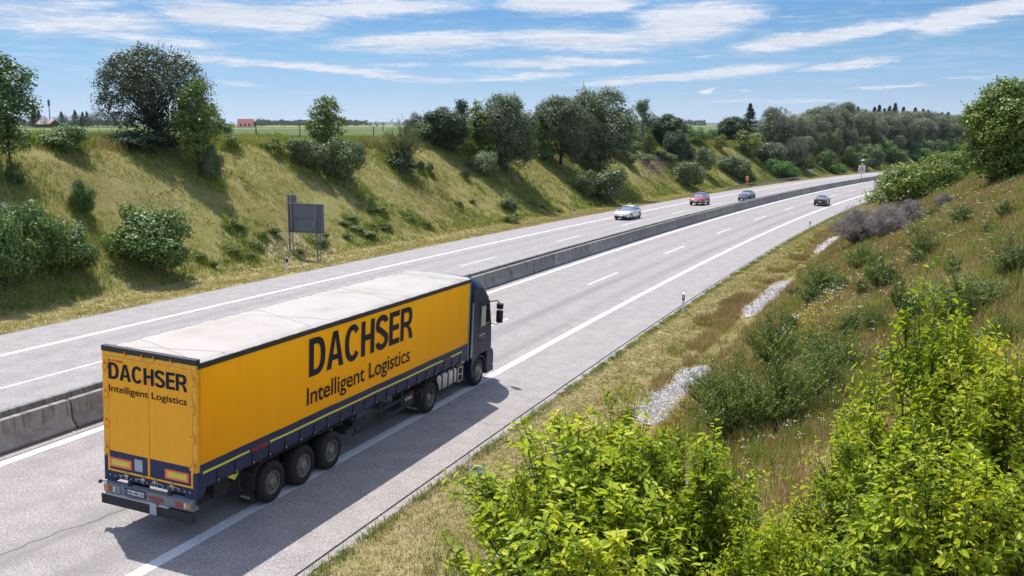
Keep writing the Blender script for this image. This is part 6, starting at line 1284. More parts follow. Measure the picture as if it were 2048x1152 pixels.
    ('bush_y', 174.2, 39.5, 2.14, 2.01, 'mixed green shrub on the upper slope between the tall silver trees and the conifer', 'shrubs on the upper left slope'),
    ('bush_grey', 162.2, 34.0, 3.25, 1.85, 'mixed green shrub on the upper slope between the tall silver trees and the conifer', 'shrubs on the upper left slope'),
    ('bush', 172.5, 36.5, 2.44, 2.72, 'mixed green shrub on the upper slope between the tall silver trees and the conifer', 'shrubs on the upper left slope'),
    ('bush_y', 186.0, 39.5, 3.36, 1.99, 'mixed green shrub on the upper slope between the tall silver trees and the conifer', 'shrubs on the upper left slope'),
    ('bush_grey', 174.2, 34.0, 2.78, 2.49, 'mixed green shrub on the upper slope between the tall silver trees and the conifer', 'shrubs on the upper left slope'),
    ('bush_y', 197.0, 39.5, 2.66, 3.5, 'mixed green shrub on the upper slope between the tall silver trees and the conifer', 'shrubs on the upper left slope'),
    ('bush_y', 210.0, 39.5, 2.59, 2.48, 'mixed green shrub on the upper slope between the tall silver trees and the conifer', 'shrubs on the upper left slope'),
    ('bush_y', 226.5, 39.5, 2.7, 1.94, 'mixed green shrub on the upper slope between the tall silver trees and the conifer', 'shrubs on the upper left slope'),
    ('bush_grey', 214.2, 34.0, 3.6, 2.69, 'mixed green shrub on the upper slope between the tall silver trees and the conifer', 'shrubs on the upper left slope'),
    ('bush', 228.0, 36.5, 3.07, 3.88, 'mixed green shrub on the upper slope between the tall silver trees and the conifer', 'shrubs on the upper left slope'),
    ('bush_y', 247.2, 39.5, 3.0, 4.24, 'mixed green shrub on the upper slope between the tall silver trees and the conifer', 'shrubs on the upper left slope'),
    ('bush_grey', 235.0, 34.0, 4.27, 2.87, 'mixed green shrub on the upper slope between the tall silver trees and the conifer', 'shrubs on the upper left slope'),
    ('bush', 244.5, 36.5, 3.84, 3.5, 'mixed green shrub on the upper slope between the tall silver trees and the conifer', 'shrubs on the upper left slope'),
    ('bush_y', 267.5, 39.5, 4.92, 4.13, 'mixed green shrub on the upper slope between the tall silver trees and the conifer', 'shrubs on the upper left slope'),
    ('bush', 39.2, 41.2, 1.17, 0.57, 'low shrub in the tall grass along the left crest', 'low shrubs along the left crest'),
    ('bush_y', 40.0, 41.3, 1.16, 0.4, 'low shrub in the tall grass along the left crest', 'low shrubs along the left crest'),
    ('bush_grey', 41.0, 40.8, 0.9, 0.36, 'low shrub in the tall grass along the left crest', 'low shrubs along the left crest'),
    ('weed', 42.0, 41.3, 0.98, 0.3, 'low shrub in the tall grass along the left crest', 'low shrubs along the left crest'),
    ('bush', 42.2, 40.4, 1.66, 0.4, 'low shrub in the tall grass along the left crest', 'low shrubs along the left crest'),
    ('bush_y', 44.8, 41.2, 0.87, 0.52, 'low shrub in the tall grass along the left crest', 'low shrubs along the left crest'),
    ('bush_grey', 46.2, 42.8, 1.07, 0.49, 'low shrub in the tall grass along the left crest', 'low shrubs along the left crest'),
    ('weed', 45.8, 40.7, 1.66, 0.55, 'low shrub in the tall grass along the left crest', 'low shrubs along the left crest'),
    ('bush', 48.0, 41.6, 1.2, 0.34, 'low shrub in the tall grass along the left crest', 'low shrubs along the left crest'),
    ('bush_y', 50.2, 42.1, 1.13, 0.35, 'low shrub in the tall grass along the left crest', 'low shrubs along the left crest'),
    ('bush_grey', 50.0, 41.2, 1.52, 0.49, 'low shrub in the tall grass along the left crest', 'low shrubs along the left crest'),
    ('weed', 52.0, 41.3, 1.16, 0.31, 'low shrub in the tall grass along the left crest', 'low shrubs along the left crest'),
    ('bush', 53.8, 41.5, 1.37, 0.45, 'low shrub in the tall grass along the left crest', 'low shrubs along the left crest'),
    ('bush_y', 56.5, 42.4, 1.12, 0.37, 'low shrub in the tall grass along the left crest', 'low shrubs along the left crest'),
    ('bush_grey', 56.2, 41.5, 0.97, 0.57, 'low shrub in the tall grass along the left crest', 'low shrubs along the left crest'),
    ('weed', 57.5, 41.4, 1.6, 0.43, 'low shrub in the tall grass along the left crest', 'low shrubs along the left crest'),
    ('bush', 59.5, 41.5, 1.14, 0.36, 'low shrub in the tall grass along the left crest', 'low shrubs along the left crest'),
    ('bush_y', 61.0, 41.2, 0.86, 0.52, 'low shrub in the tall grass along the left crest', 'low shrubs along the left crest'),
    ('bush_grey', 61.2, 40.6, 1.01, 0.48, 'low shrub in the tall grass along the left crest', 'low shrubs along the left crest'),
    ('weed', 62.2, 40.1, 0.99, 0.31, 'low shrub in the tall grass along the left crest', 'low shrubs along the left crest'),
    ('bush', 66.8, 42.5, 1.55, 0.36, 'low shrub in the tall grass along the left crest', 'low shrubs along the left crest'),
    ('bush_y', 66.5, 40.2, 1.64, 0.31, 'low shrub in the tall grass along the left crest', 'low shrubs along the left crest'),
    ('bush_grey', 69.0, 40.0, 1.04, 0.56, 'low shrub in the tall grass along the left crest', 'low shrubs along the left crest'),
    ('weed', 72.5, 41.8, 1.68, 0.35, 'low shrub in the tall grass along the left crest', 'low shrubs along the left crest'),
    ('bush', 74.5, 41.7, 1.09, 0.46, 'low shrub in the tall grass along the left crest', 'low shrubs along the left crest'),
    ('bush_y', 77.0, 43.0, 0.92, 0.46, 'low shrub in the tall grass along the left crest', 'low shrubs along the left crest'),
    ('bush_grey', 80.2, 42.0, 1.41, 0.43, 'low shrub in the tall grass along the left crest', 'low shrubs along the left crest'),
    ('weed', 80.8, 40.9, 0.91, 0.44, 'low shrub in the tall grass along the left crest', 'low shrubs along the left crest'),
    ('bush', 82.0, 40.5, 1.62, 0.37, 'low shrub in the tall grass along the left crest', 'low shrubs along the left crest'),
    ('bush_y', 86.2, 40.7, 1.7, 0.5, 'low shrub in the tall grass along the left crest', 'low shrubs along the left crest'),
    ('bush', 103.0, 44.0, 4.39, 2.27, 'tall shrub standing behind the crest trees at the field edge', 'tall shrubs behind the crest trees'),
    ('bush_grey', 113.8, 47.0, 4.98, 2.2, 'tall shrub standing behind the crest trees at the field edge', 'tall shrubs behind the crest trees'),
    ('bush', 123.8, 51.0, 5.47, 2.91, 'tall shrub standing behind the crest trees at the field edge', 'tall shrubs behind the crest trees'),
    ('bush', 115.5, 44.0, 5.52, 2.35, 'tall shrub standing behind the crest trees at the field edge', 'tall shrubs behind the crest trees'),
    ('bush_grey', 126.8, 47.0, 4.21, 2.6, 'tall shrub standing behind the crest trees at the field edge', 'tall shrubs behind the crest trees'),
    ('bush', 138.2, 51.0, 4.49, 3.22, 'tall shrub standing behind the crest trees at the field edge', 'tall shrubs behind the crest trees'),
    ('bush', 130.8, 44.0, 4.44, 2.64, 'tall shrub standing behind the crest trees at the field edge', 'tall shrubs behind the crest trees'),
    ('bush_grey', 144.0, 47.0, 6.48, 3.83, 'tall shrub standing behind the crest trees at the field edge', 'tall shrubs behind the crest trees'),
    ('bush', 157.0, 51.0, 5.7, 2.85, 'tall shrub standing behind the crest trees at the field edge', 'tall shrubs behind the crest trees'),
    ('bush', 149.2, 44.0, 6.21, 3.11, 'tall shrub standing behind the crest trees at the field edge', 'tall shrubs behind the crest trees'),
    ('bush_grey', 158.2, 47.0, 5.95, 4.04, 'tall shrub standing behind the crest trees at the field edge', 'tall shrubs behind the crest trees'),
    ('bush', 182.8, 51.0, 7.87, 4.62, 'tall shrub standing behind the crest trees at the field edge', 'tall shrubs behind the crest trees'),
    ('bush', 171.2, 44.0, 6.77, 3.22, 'tall shrub standing behind the crest trees at the field edge', 'tall shrubs behind the crest trees'),
    ('bush_grey', 185.8, 47.0, 5.6, 4.72, 'tall shrub standing behind the crest trees at the field edge', 'tall shrubs behind the crest trees'),
    ('bush', 206.5, 51.0, 7.72, 4.22, 'tall shrub standing behind the crest trees at the field edge', 'tall shrubs behind the crest trees'),
    ('bush', 196.5, 44.0, 7.2, 4.21, 'tall shrub standing behind the crest trees at the field edge', 'tall shrubs behind the crest trees'),
    ('weed', 49.8, 29.3, 1.5, 0.51, 'low leafy clump at the foot of the left embankment', 'leafy clumps at the foot of the left embankment'),
    ('bush_y', 45.0, 27.6, 0.92, 0.43, 'low leafy clump at the foot of the left embankment', 'leafy clumps at the foot of the left embankment'),
    ('bush_grey', 60.0, 27.8, 1.38, 0.56, 'low leafy clump at the foot of the left embankment', 'leafy clumps at the foot of the left embankment'),
    ('weed', 40.2, 30.2, 0.9, 0.33, 'low leafy clump at the foot of the left embankment', 'leafy clumps at the foot of the left embankment'),
    ('bush', 63.8, 28.6, 1.3, 0.38, 'low leafy clump at the foot of the left embankment', 'leafy clumps at the foot of the left embankment'),
    ('weed', 96.8, 28.0, 1.1, 0.36, 'low leafy clump at the foot of the left embankment', 'leafy clumps at the foot of the left embankment'),
    ('bush_y', 46.5, 30.3, 1.39, 0.61, 'low leafy clump at the foot of the left embankment', 'leafy clumps at the foot of the left embankment'),
    ('bush_grey', 60.5, 29.8, 1.04, 0.44, 'low leafy clump at the foot of the left embankment', 'leafy clumps at the foot of the left embankment'),
    ('weed', 41.0, 27.3, 0.8, 0.55, 'low leafy clump at the foot of the left embankment', 'leafy clumps at the foot of the left embankment'),
    ('bush', 116.8, 29.1, 1.45, 0.51, 'low leafy clump at the foot of the left embankment', 'leafy clumps at the foot of the left embankment'),
    ('weed', 50.0, 27.2, 1.04, 0.38, 'low leafy clump at the foot of the left embankment', 'leafy clumps at the foot of the left embankment'),
    ('bush_y', 44.0, 28.1, 0.97, 0.57, 'low leafy clump at the foot of the left embankment', 'leafy clumps at the foot of the left embankment'),
    ('bush_grey', 53.2, 28.0, 1.54, 0.49, 'low leafy clump at the foot of the left embankment', 'leafy clumps at the foot of the left embankment'),
    ('weed', 47.0, 30.0, 1.18, 0.58, 'low leafy clump at the foot of the left embankment', 'leafy clumps at the foot of the left embankment'),
    ('bush', 68.5, 28.9, 1.15, 0.33, 'low leafy clump at the foot of the left embankment', 'leafy clumps at the foot of the left embankment'),
    ('weed', 123.8, 29.6, 1.03, 0.47, 'low leafy clump at the foot of the left embankment', 'leafy clumps at the foot of the left embankment'),
    ('bush_y', 99.2, 27.2, 1.51, 0.37, 'low leafy clump at the foot of the left embankment', 'leafy clumps at the foot of the left embankment'),
    ('bush_grey', 80.0, 29.9, 0.66, 0.49, 'low leafy clump at the foot of the left embankment', 'leafy clumps at the foot of the left embankment'),
    ('weed', 68.5, 29.3, 1.07, 0.33, 'low leafy clump at the foot of the left embankment', 'leafy clumps at the foot of the left embankment'),
    ('bush', 110.5, 27.4, 0.72, 0.31, 'low leafy clump at the foot of the left embankment', 'leafy clumps at the foot of the left embankment'),
    ('weed', 83.2, 30.1, 1.4, 0.35, 'low leafy clump at the foot of the left embankment', 'leafy clumps at the foot of the left embankment'),
    ('bush_y', 48.2, 29.0, 0.73, 0.58, 'low leafy clump at the foot of the left embankment', 'leafy clumps at the foot of the left embankment'),
    ('bush_grey', 65.5, 30.1, 1.36, 0.43, 'low leafy clump at the foot of the left embankment', 'leafy clumps at the foot of the left embankment'),
    ('weed', 64.2, 30.3, 1.38, 0.44, 'low leafy clump at the foot of the left embankment', 'leafy clumps at the foot of the left embankment'),
    ('bush', 40.8, 28.3, 0.99, 0.35, 'low leafy clump at the foot of the left embankment', 'leafy clumps at the foot of the left embankment'),
    ('weed', 57.2, 28.0, 1.25, 0.45, 'low leafy clump at the foot of the left embankment', 'leafy clumps at the foot of the left embankment'),
    ('bush_y', 69.8, 28.0, 1.28, 0.56, 'low leafy clump at the foot of the left embankment', 'leafy clumps at the foot of the left embankment'),
    ('bush_grey', 59.5, 28.7, 1.39, 0.36, 'low leafy clump at the foot of the left embankment', 'leafy clumps at the foot of the left embankment'),
    ('weed', 54.5, 28.2, 0.9, 0.64, 'low leafy clump at the foot of the left embankment', 'leafy clumps at the foot of the left embankment'),
    ('bush', 46.5, 28.5, 1.19, 0.49, 'low leafy clump at the foot of the left embankment', 'leafy clumps at the foot of the left embankment'),
    ('weed', 59.0, 29.5, 1.48, 0.3, 'low leafy clump at the foot of the left embankment', 'leafy clumps at the foot of the left embankment'),
    ('bush_y', 62.0, 28.7, 0.88, 0.46, 'low leafy clump at the foot of the left embankment', 'leafy clumps at the foot of the left embankment'),
    ('bush_grey', 95.5, 28.7, 0.94, 0.33, 'low leafy clump at the foot of the left embankment', 'leafy clumps at the foot of the left embankment'),
    ('weed', 63.2, 28.4, 1.45, 0.33, 'low leafy clump at the foot of the left embankment', 'leafy clumps at the foot of the left embankment'),
    ('weed', 28.4, -10.2, 1.0, 0.9, 'small leafy plant standing in the dry grass of the right slope', 'small plants on the right slope'),
    ('broom', 59.7, -15.0, 1.04, 0.88, 'small leafy plant standing in the dry grass of the right slope', 'small plants on the right slope'),
    ('broom', 41.2, -12.5, 0.78, 0.82, 'small leafy plant standing in the dry grass of the right slope', 'small plants on the right slope'),
    ('weed', 17.7, -14.6, 1.24, 0.6, 'small leafy plant standing in the dry grass of the right slope', 'small plants on the right slope'),
    ('weed', 36.0, -11.4, 1.27, 0.94, 'small leafy plant standing in the dry grass of the right slope', 'small plants on the right slope'),
    ('broom', 18.2, -15.4, 0.75, 1.19, 'small leafy plant standing in the dry grass of the right slope', 'small plants on the right slope'),
    ('weed', 23.7, -13.9, 0.88, 1.14, 'small leafy plant standing in the dry grass of the right slope', 'small plants on the right slope'),
    ('weed', 23.5, -17.0, 1.04, 0.64, 'small leafy plant standing in the dry grass of the right slope', 'small plants on the right slope'),
    ('broom', 19.6, -15.2, 0.86, 1.1, 'small leafy plant standing in the dry grass of the right slope', 'small plants on the right slope'),
    ('weed', 17.0, -13.9, 1.27, 0.66, 'small leafy plant standing in the dry grass of the right slope', 'small plants on the right slope'),
    ('weed', 23.3, -11.5, 0.72, 0.68, 'small leafy plant standing in the dry grass of the right slope', 'small plants on the right slope'),
    ('broom', 14.1, -15.8, 0.88, 0.8, 'small leafy plant standing in the dry grass of the right slope', 'small plants on the right slope'),
    ('broom', 47.9, -14.2, 1.28, 0.89, 'small leafy plant standing in the dry grass of the right slope', 'small plants on the right slope'),
    ('weed', 21.7, -14.2, 0.84, 1.08, 'small leafy plant standing in the dry grass of the right slope', 'small plants on the right slope'),
    ('weed', 30.5, -12.5, 0.79, 0.75, 'small leafy plant standing in the dry grass of the right slope', 'small plants on the right slope'),
    ('broom', 22.2, -13.2, 1.02, 0.94, 'small leafy plant standing in the dry grass of the right slope', 'small plants on the right slope'),
    ('weed', 26.0, -15.4, 0.71, 0.94, 'small leafy plant standing in the dry grass of the right slope', 'small plants on the right slope'),
    ('weed', 38.2, -17.7, 1.02, 0.99, 'small leafy plant standing in the dry grass of the right slope', 'small plants on the right slope'),
    ('broom', 65.7, -11.8, 1.06, 0.65, 'small leafy plant standing in the dry grass of the right slope', 'small plants on the right slope'),
    ('weed', 42.6, -8.9, 1.36, 0.73, 'small leafy plant standing in the dry grass of the right slope', 'small plants on the right slope'),
    ('broom', 23.5, -16.9, 1.28, 0.91, 'small leafy plant standing in the dry grass of the right slope', 'small plants on the right slope'),
    ('weed', 14.8, -15.1, 1.29, 0.69, 'small leafy plant standing in the dry grass of the right slope', 'small plants on the right slope'),
    ('weed', 35.0, -17.0, 1.21, 0.63, 'small leafy plant standing in the dry grass of the right slope', 'small plants on the right slope'),
    ('weed', 34.3, -14.4, 1.1, 0.73, 'small leafy plant standing in the dry grass of the right slope', 'small plants on the right slope'),
    ('fg', 1.37, -10.75, 3.2, 4.2, 'large bright leafy shrub in the bottom foreground, left of centre of the near clump', None),
    ('fg', 0.81, -10.43, 1.02, 3.93, 'bright leafy shrub at the bottom, nearest the small kilometre plate', None),
    ('fg', 2.12, -11.0, 1.66, 4.13, 'leafy shrub with a tall shoot rising over the gravel strip', None),
    ('fg', 1.37, -11.85, 2.24, 3.63, 'leafy shrub at the right end of the left foreground clump', None),
    ('fg', 0.36, -12.84, 1.51, 2.9, 'low leafy shrub filling the gap at the bottom edge between the two foreground clumps', None),
    ('fg', 1.94, -14.07, 1.97, 4.11, 'tallest leafy shrub at the right of the foreground, tip against the broom', None),
    ('fg', 1.09, -13.58, 1.83, 3.21, 'leafy shrub left of the tallest foreground one, lower', None),
    ('fg', 1.03, -14.51, 1.92, 3.52, 'leafy shrub at the right edge of the foreground', None),
    ('fg', -0.22, -14.09, 2.17, 3.22, 'leafy shrub in the bottom right corner', None),
    ('fg', 0.12, -11.42, 3.14, 3.62, 'leafy shrub along the bottom edge below the large left one', None),
]
for k, s, d, W, H, lab, grp in PLANTS: plant(k, pos(s, d), max(W, .4), max(H, .4), lab, grp)
# ------------------------------------------------------------------ grasses and wild flowers (nobody could count these)
def vnoise(s, d, f, seed):
    r = np.random.default_rng(seed); a = np.zeros_like(s)
    for k in range(6):
        th = r.random()*6.28; q = f*(1.7**(k/2.)); a += np.sin((s*math.cos(th)+d*math.sin(th))*q*6.28+r.random()*6.28)/(1+.4*k)
    return a/3.2
def sample(rng, n, s0, s1, d0, d1, near=1.):
    u = rng.random(n); s = s0+(s1-s0)*u**near; d = rng.uniform(d0, d1, n); return s, d
STONY = ((-6, 13.5, -6.9, .75), (20.5, 29.5, -6.75, .72), (41, 55.5, -6.65, .70), (73, 89, -6.5, .62), (29, 35.5, -9.7, .42), (6, 12.5, -9.6, .5))
def off_gravel(s, d, rng):
    k = np.ones(len(s), bool)
    for a0, a1, dc, hw in STONY: k &= ~((s > a0) & (s < a1) & (abs(d-dc) < hw*.95) & (rng.random(len(s)) < .93))
    return k
def blades(name, s, d, h, wd, m, rng, lean=.35, tuft=5, spread=.07, parent=None):
    ok = off_gravel(s, d, rng); s = s[ok]; d = d[ok]; h = (np.zeros(len(ok))+h)[ok]; n = len(s); s = np.repeat(s, tuft)+rng.normal(size=n*tuft)*spread; d = np.repeat(d, tuft)+rng.normal(size=n*tuft)*spread; h = np.repeat(h, tuft)*rng.uniform(.55, 1.2, n*tuft)
    P = pos(s, d, -.02); dist = np.linalg.norm(P-np.array([0, 0, CAM_Z]), axis=1); w_ = (wd*rng.uniform(.6, 1.4, len(P))+dist*.00032)[:, None]
    a = rng.random(len(P))*6.283; side = np.stack([np.cos(a), np.sin(a), 0*a], 1); b = rng.random(len(P))*6.283; ln = np.stack([np.cos(b), np.sin(b), 0*b], 1)*(lean*rng.uniform(.2, 1.3, len(P))*h)[:, None]
    up = np.array([0, 0, 1.])*h[:, None]; V = np.stack([P-side*w_*.5, P+side*w_*.5, P+up*.58+ln*.35+side*w_*.42, P+up*.58+ln*.35-side*w_*.42, P+up*.95+ln+side*w_*.12, P+up*.95+ln-side*w_*.12], 1).reshape(-1, 3)
    i = np.arange(len(P))[:, None]*6; F = np.concatenate([i+[[0, 1, 2, 3]], i+[[3, 2, 4, 5]]], 0)
    return tag(link(name, np_mesh(name, V, F, False, None, [m])), kind='stuff')
def build_grass():
    rng = np.random.default_rng(11)
    dry = leafmat('grass_dry', [(0.163, 0.106, 0.044), (0.300, 0.206, 0.094), (0.450, 0.338, 0.175), (0.625, 0.500, 0.300)], trans=.25, spec=.2, nscale=.22)
    rust = leafmat('grass_rust', [(.22, .125, .06), (.33, .20, .095), (.42, .28, .14), (.50, .38, .22)], trans=.25, spec=.2, nscale=.3)
    olive = leafmat('grass_olive', [(0.133, 0.160, 0.039), (0.214, 0.232, 0.061), (0.321, 0.321, 0.090), (0.482, 0.428, 0.160)], trans=.3, spec=.2, nscale=.22)
    green = leafmat('grass_green', [(0.067, 0.121, 0.021), (0.123, 0.199, 0.031), (0.209, 0.284, 0.052), (0.323, 0.380, 0.086)], trans=.35, spec=.25, nscale=.3)
    mown = leafmat('grass_mown', [(.14, .16, .035), (.26, .24, .075), (.42, .36, .16), (.60, .50, .29)], trans=.25, spec=.2, nscale=.5)
    dead = leafmat('grass_cut', [(0.345, 0.253, 0.138), (0.506, 0.391, 0.230), (0.644, 0.529, 0.345)], trans=.2, spec=.2, nscale=.5)
    # right embankment
    s, d = sample(rng, 42000, 1, 125, -22.5, -7.3, 1.55); q = vnoise(s, d, .10, 1); k = q < .55
    blades('tall_dry_grass', s[k], d[k], .30+.16*vnoise(s[k], d[k], .3, 2)+.12, .006, dry, rng, .45)
    s, d = sample(rng, 26000, 1, 125, -22.5, -7.0, 1.55); q = vnoise(s, d, .13, 3); k = (q > .25)
    blades('rusty_grass', s[k], d[k], np.full(k.sum(), .48), .005, rust, rng, .35)
    s, d = sample(rng, 34000, 1, 125, -22.5, -7.0, 1.5); q = vnoise(s, d, .09, 4)+(-d-14)*.05+(s-35)*.006; k = q > -.05
    blades('green_bank_grass', s[k], d[k], np.full(k.sum(), .36), .008, olive, rng, .5)
    s, d = sample(rng, 16000, 1, 125, -22.5, -7.0, 1.5); q = vnoise(s, d, .16, 5); k = q > .3
    blades('lush_grass_patch', s[k], d[k], np.full(k.sum(), .34), .010, green, rng, .5)
    s, d = sample(rng, 16000, 12, 125, -6.3, -4.3, 1.4); q = vnoise(s, d, .12, 21)+(-d-5.2)*.5; k = q > .15
    blades('verge_side_dry_grass', s[k], d[k], np.full(k.sum(), .30), .005, dry, rng, .4)
    s, d = sample(rng, 9000, 8, 125, -9., -4.6, 1.4); q = vnoise(s, d, .2, 22); k = q > .1
    blades('verge_side_green_grass', s[k], d[k], np.full(k.sum(), .26), .007, olive, rng, .5)
    s, d = sample(rng, 5200, 4, 120, -22, -8.2, 1.5); q = vnoise(s, d, .12, 31)+.5*vnoise(s, d, .45, 32); k = q > .15
    blades('tall_green_weeds', s[k], d[k], np.full(k.sum(), .62), .016, green, rng, .3, 7, .09)
    # taller growth round the feet of the shrubs, where the mower does not reach
    for nm, sel, m_, hh in (('shrub_foot_grass', lambda s_, d_: 26 < d_ < 42 and s_ < 240, green, .42), ('shrub_foot_dry_grass', lambda s_, d_: 26 < d_ < 42 and s_ < 240, olive, .36), ('bank_shrub_foot_grass', lambda s_, d_: d_ < -7.5 and s_ > 4, olive, .5)):
        S_ = []; D_ = []
        for (k_, s_, d_, W_, H_, l_, g_) in PLANTS:
            if sel(s_, d_) and k_ not in ('weed', 'fg'):
                n_ = int(26*max(1., W_)); a_ = rng.random(n_)*6.283; r_ = W_*rng.uniform(.25, .72, n_); S_.append(s_+np.cos(a_)*r_); D_.append(d_+np.sin(a_)*r_)
        S_ = np.concatenate(S_); D_ = np.concatenate(D_); k = (D_ > 26.4) | (D_ < -7.2); blades(nm, S_[k], D_[k], np.full(k.sum(), hh), .012, m_, rng, .45, 6, .10)
    s, d = sample(rng, 15000, 2, 125, -22.5, -7.6, 1.5); q = vnoise(s, d, .14, 51)+(-d-13)*.04; k = q > .2
    blades('fresh_bank_grass', s[k], d[k], np.full(k.sum(), .42), .008, green, rng, .4)
    # right verge
    s, d = sample(rng, 40000, 1, 150, -6.7, -3.02, 1.5); k = (d < -5.9) | (rng.random(len(s)) < .8); k &= ~((d < -5.7) & (d > -7.9) & (rng.random(len(s)) < .55))
    blades('right_verge_grass', s[k], d[k], np.full(k.sum(), .10), .007, mown, rng, .8, 5, .06)
    s, d = sample(rng, 15000, 1, 70, -6.4, -3.3, 1.7); q = vnoise(s, d, .22, 6); k = q > -.35
    blades('cut_hay', s[k], d[k], np.full(k.sum(), .06), .006, dead, rng, 3.2, 5, .1)
    s, d = sample(rng, 3200, 1, 120, -3.35, -3.02, 1.5); q = vnoise(s, d, .3, 16); k = q > -.2
    blades('edge_tufts', s[k], d[k], np.full(k.sum(), .12), .009, green, rng, .6)
    # left verge and embankment
    s, d = sample(rng, 26000, 10, 330, 22.8, 26.6, 1.25); blades('left_verge_grass', s, d, np.full(len(s), .13), .010, mown, rng, .7, 5, .09)
    s, d = sample(rng, 46000, 14, 330, 26.3, 41., 1.35); q = vnoise(s, d, .07, 7)+.6*vnoise(s, d, .3, 17); k = q < .35
    blades('left_bank_grass', s[k], d[k], np.full(k.sum(), .17), .012, olive, rng, .6, 5, .12)
    s, d = sample(rng, 30000, 14, 330, 26.3, 41., 1.35); q = vnoise(s, d, .08, 8)+.5*vnoise(s, d, .35, 18); k = q > .0
    blades('left_bank_dry_grass', s[k], d[k], np.full(k.sum(), .15), .011, dry, rng, .6, 5, .12)
    s, d = sample(rng, 24000, 14, 260, 26.5, 35., 1.3); q = vnoise(s, d, .09, 9)+(29-d)*.12+.35*vnoise(s, d, .5, 41); k = q > .02
    blades('left_foot_green_grass', s[k], d[k], np.full(k.sum(), .24), .014, green, rng, .5, 6, .14)
    s, d = sample(rng, 13000, 14, 260, 38., 44.5, 1.3); q = vnoise(s, d, .06, 10); k = q > .15
    blades('crest_dry_grass', s[k], d[k], np.full(k.sum(), .65), .010, dry, rng, .3, 6, .14)
    s, d = sample(rng, 10000, 14, 260, 38.5, 47, 1.3); blades('crest_green_grass', s, d, np.full(len(s), .62), .012, olive, rng, .35, 6, .16)
    s, d = sample(rng, 5200, 14, 260, 38.5, 46, 1.3); k = vnoise(s, d, .09, 33) > .1; blades('crest_green_weeds', s[k], d[k], np.full(k.sum(), .85), .022, green, rng, .35, 6, .16)
    # crops of the field near the crest
    s, d = sample(rng, 16000, 20, 330, 46.5, 90, 1.3); blades('field_crop', s, d, np.full(len(s), .45), .02, green, rng, .4, 5, .2)
    # flowers: heads of small petals on stems
    def flowers(name, s, d, h, head, per, m, up=.8):
        P = pos(s, d, 0); n = len(s); hh = h*rng.uniform(.6, 1.15, n); top = P+np.stack([rng.normal(size=n)*.06, rng.normal(size=n)*.06, hh], 1)
        Q = np.repeat(top, per, 0)+rng.normal(size=(n*per, 3))*np.array([head, head, head*.3 if up else head*1.4]); dist = np.linalg.norm(Q-np.array([0, 0, CAM_Z]), axis=1)
        lf = leaf_quads(Q, unit(rng.normal(size=Q.shape)*.5+[0, 0, up]), .022+dist*.00036, .018+dist*.00036, rng); st = tubes(np.stack([P, top], 1), np.tile([[.004, .003]], (n, 1)), 3)
        V, F = join(lf, st); mi = np.concatenate([np.zeros(len(lf[1])), np.ones(len(st[1]))]); tag(link(name, np_mesh(name, V, F, False, None, [m, M['stem_green']], mi)), kind='stuff')
    wf = leafmat('petal_white', [(.55, .56, .50), (.72, .72, .68), (.8, .8, .76)], trans=.3); yf = leafmat('petal_yellow', [(.62, .48, .02), (.75, .62, .03), (.8, .7, .08)], trans=.3); cf = leafmat('petal_cream', [(.52, .52, .30), (.66, .66, .42)], trans=.3); pf = leafmat('petal_pink', [(.32, .17, .30), (.44, .26, .40), (.54, .38, .50)], trans=.3)
    def patches(n, cs):
        S_ = []; D_ = []
        for (a, b, ra, rb, wgt) in cs: k = int(n*wgt); S_.append(a+rng.normal(size=k)*ra); D_.append(b+rng.normal(size=k)*rb)
        return np.concatenate(S_), np.concatenate(D_)
    s, d = patches(150, [(31, -12.5, 3, 1.2, .35), (36, -11.5, 2.5, .9, .3), (42, -14.5, 8, 2.2, .7), (22, -13, 3.5, 1.5, .25), (16, -12.6, 3, 1., .12), (12, -11.8, 1.5, .8, .08), (52, -16.5, 8, 2.0, .5)])
    k = d < -7.6; flowers('white_flowers', s[k], d[k], .62, .045, 9, wf)
    s, d = patches(40, [(45, -15, 12, 2.5, 1.), (70, -16, 15, 2., .7)]); k = (d < -8) & (d > -21); flowers('cream_flowers', s[k], d[k], .7, .06, 8, cf, 0)
    s, d = patches(200, [(25.5, -11.0, 2.2, .6, .5), (30, -10.6, 1.8, .5, .3), (20.5, -7.6, 1.6, .5, .55), (9, -10.5, 2., .8, .15), (14, -11, 5, 2., .2)]); flowers('yellow_flowers', s, d, .45, .05, 8, yf)
    s, d = patches(150, [(153, 33.2, 3.6, .9, 1.0), (160, 34.4, 2.6, .8, .8), (146, 31.4, 3., .9, .5)]); flowers('pink_flowers', s, d, .75, .13, 12, pf, 0)
    s, d = patches(90, [(60, 30, 20, 2, .6), (110, 29, 20, 2, .6)]); flowers('yellow_bank_flowers', s, d, .3, .05, 7, yf)
    # loose stones of the gravel strip
    n = 5200; s = np.concatenate([rng.uniform(a, b, int(n*w)) for a, b, w in ((1, 13, .4), (21, 29, .35), (42, 55, .25))]); n = len(s); d = -6.8+rng.normal(size=n)*.42; P = pos(s, d, .05); k = 6
    oc = np.array([[1, 0, 0], [-1, 0, 0], [0, 1, 0], [0, -1, 0], [0, 0, .7], [0, 0, -.7]], float); r = rng.uniform(.02, .055, n)
    V = P[:, None]+oc[None]*r[:, None, None]*rng.uniform(.6, 1.3, (n, 6, 1)); f = np.array([[0, 2, 4], [2, 1, 4], [1, 3, 4], [3, 0, 4], [2, 0, 5], [1, 2, 5], [3, 1, 5], [0, 3, 5]]); F = (np.arange(n)[:, None, None]*6+f[None]).reshape(-1, 3)
    stn = leafmat('stones', [(.24, .21, .21), (.38, .35, .35), (.55, .52, .52)], trans=0., nscale=.5); tag(link('gravel_stones', np_mesh('gravel_stones', V.reshape(-1, 3), F, False, None, [stn])), kind='stuff')
build_grass()
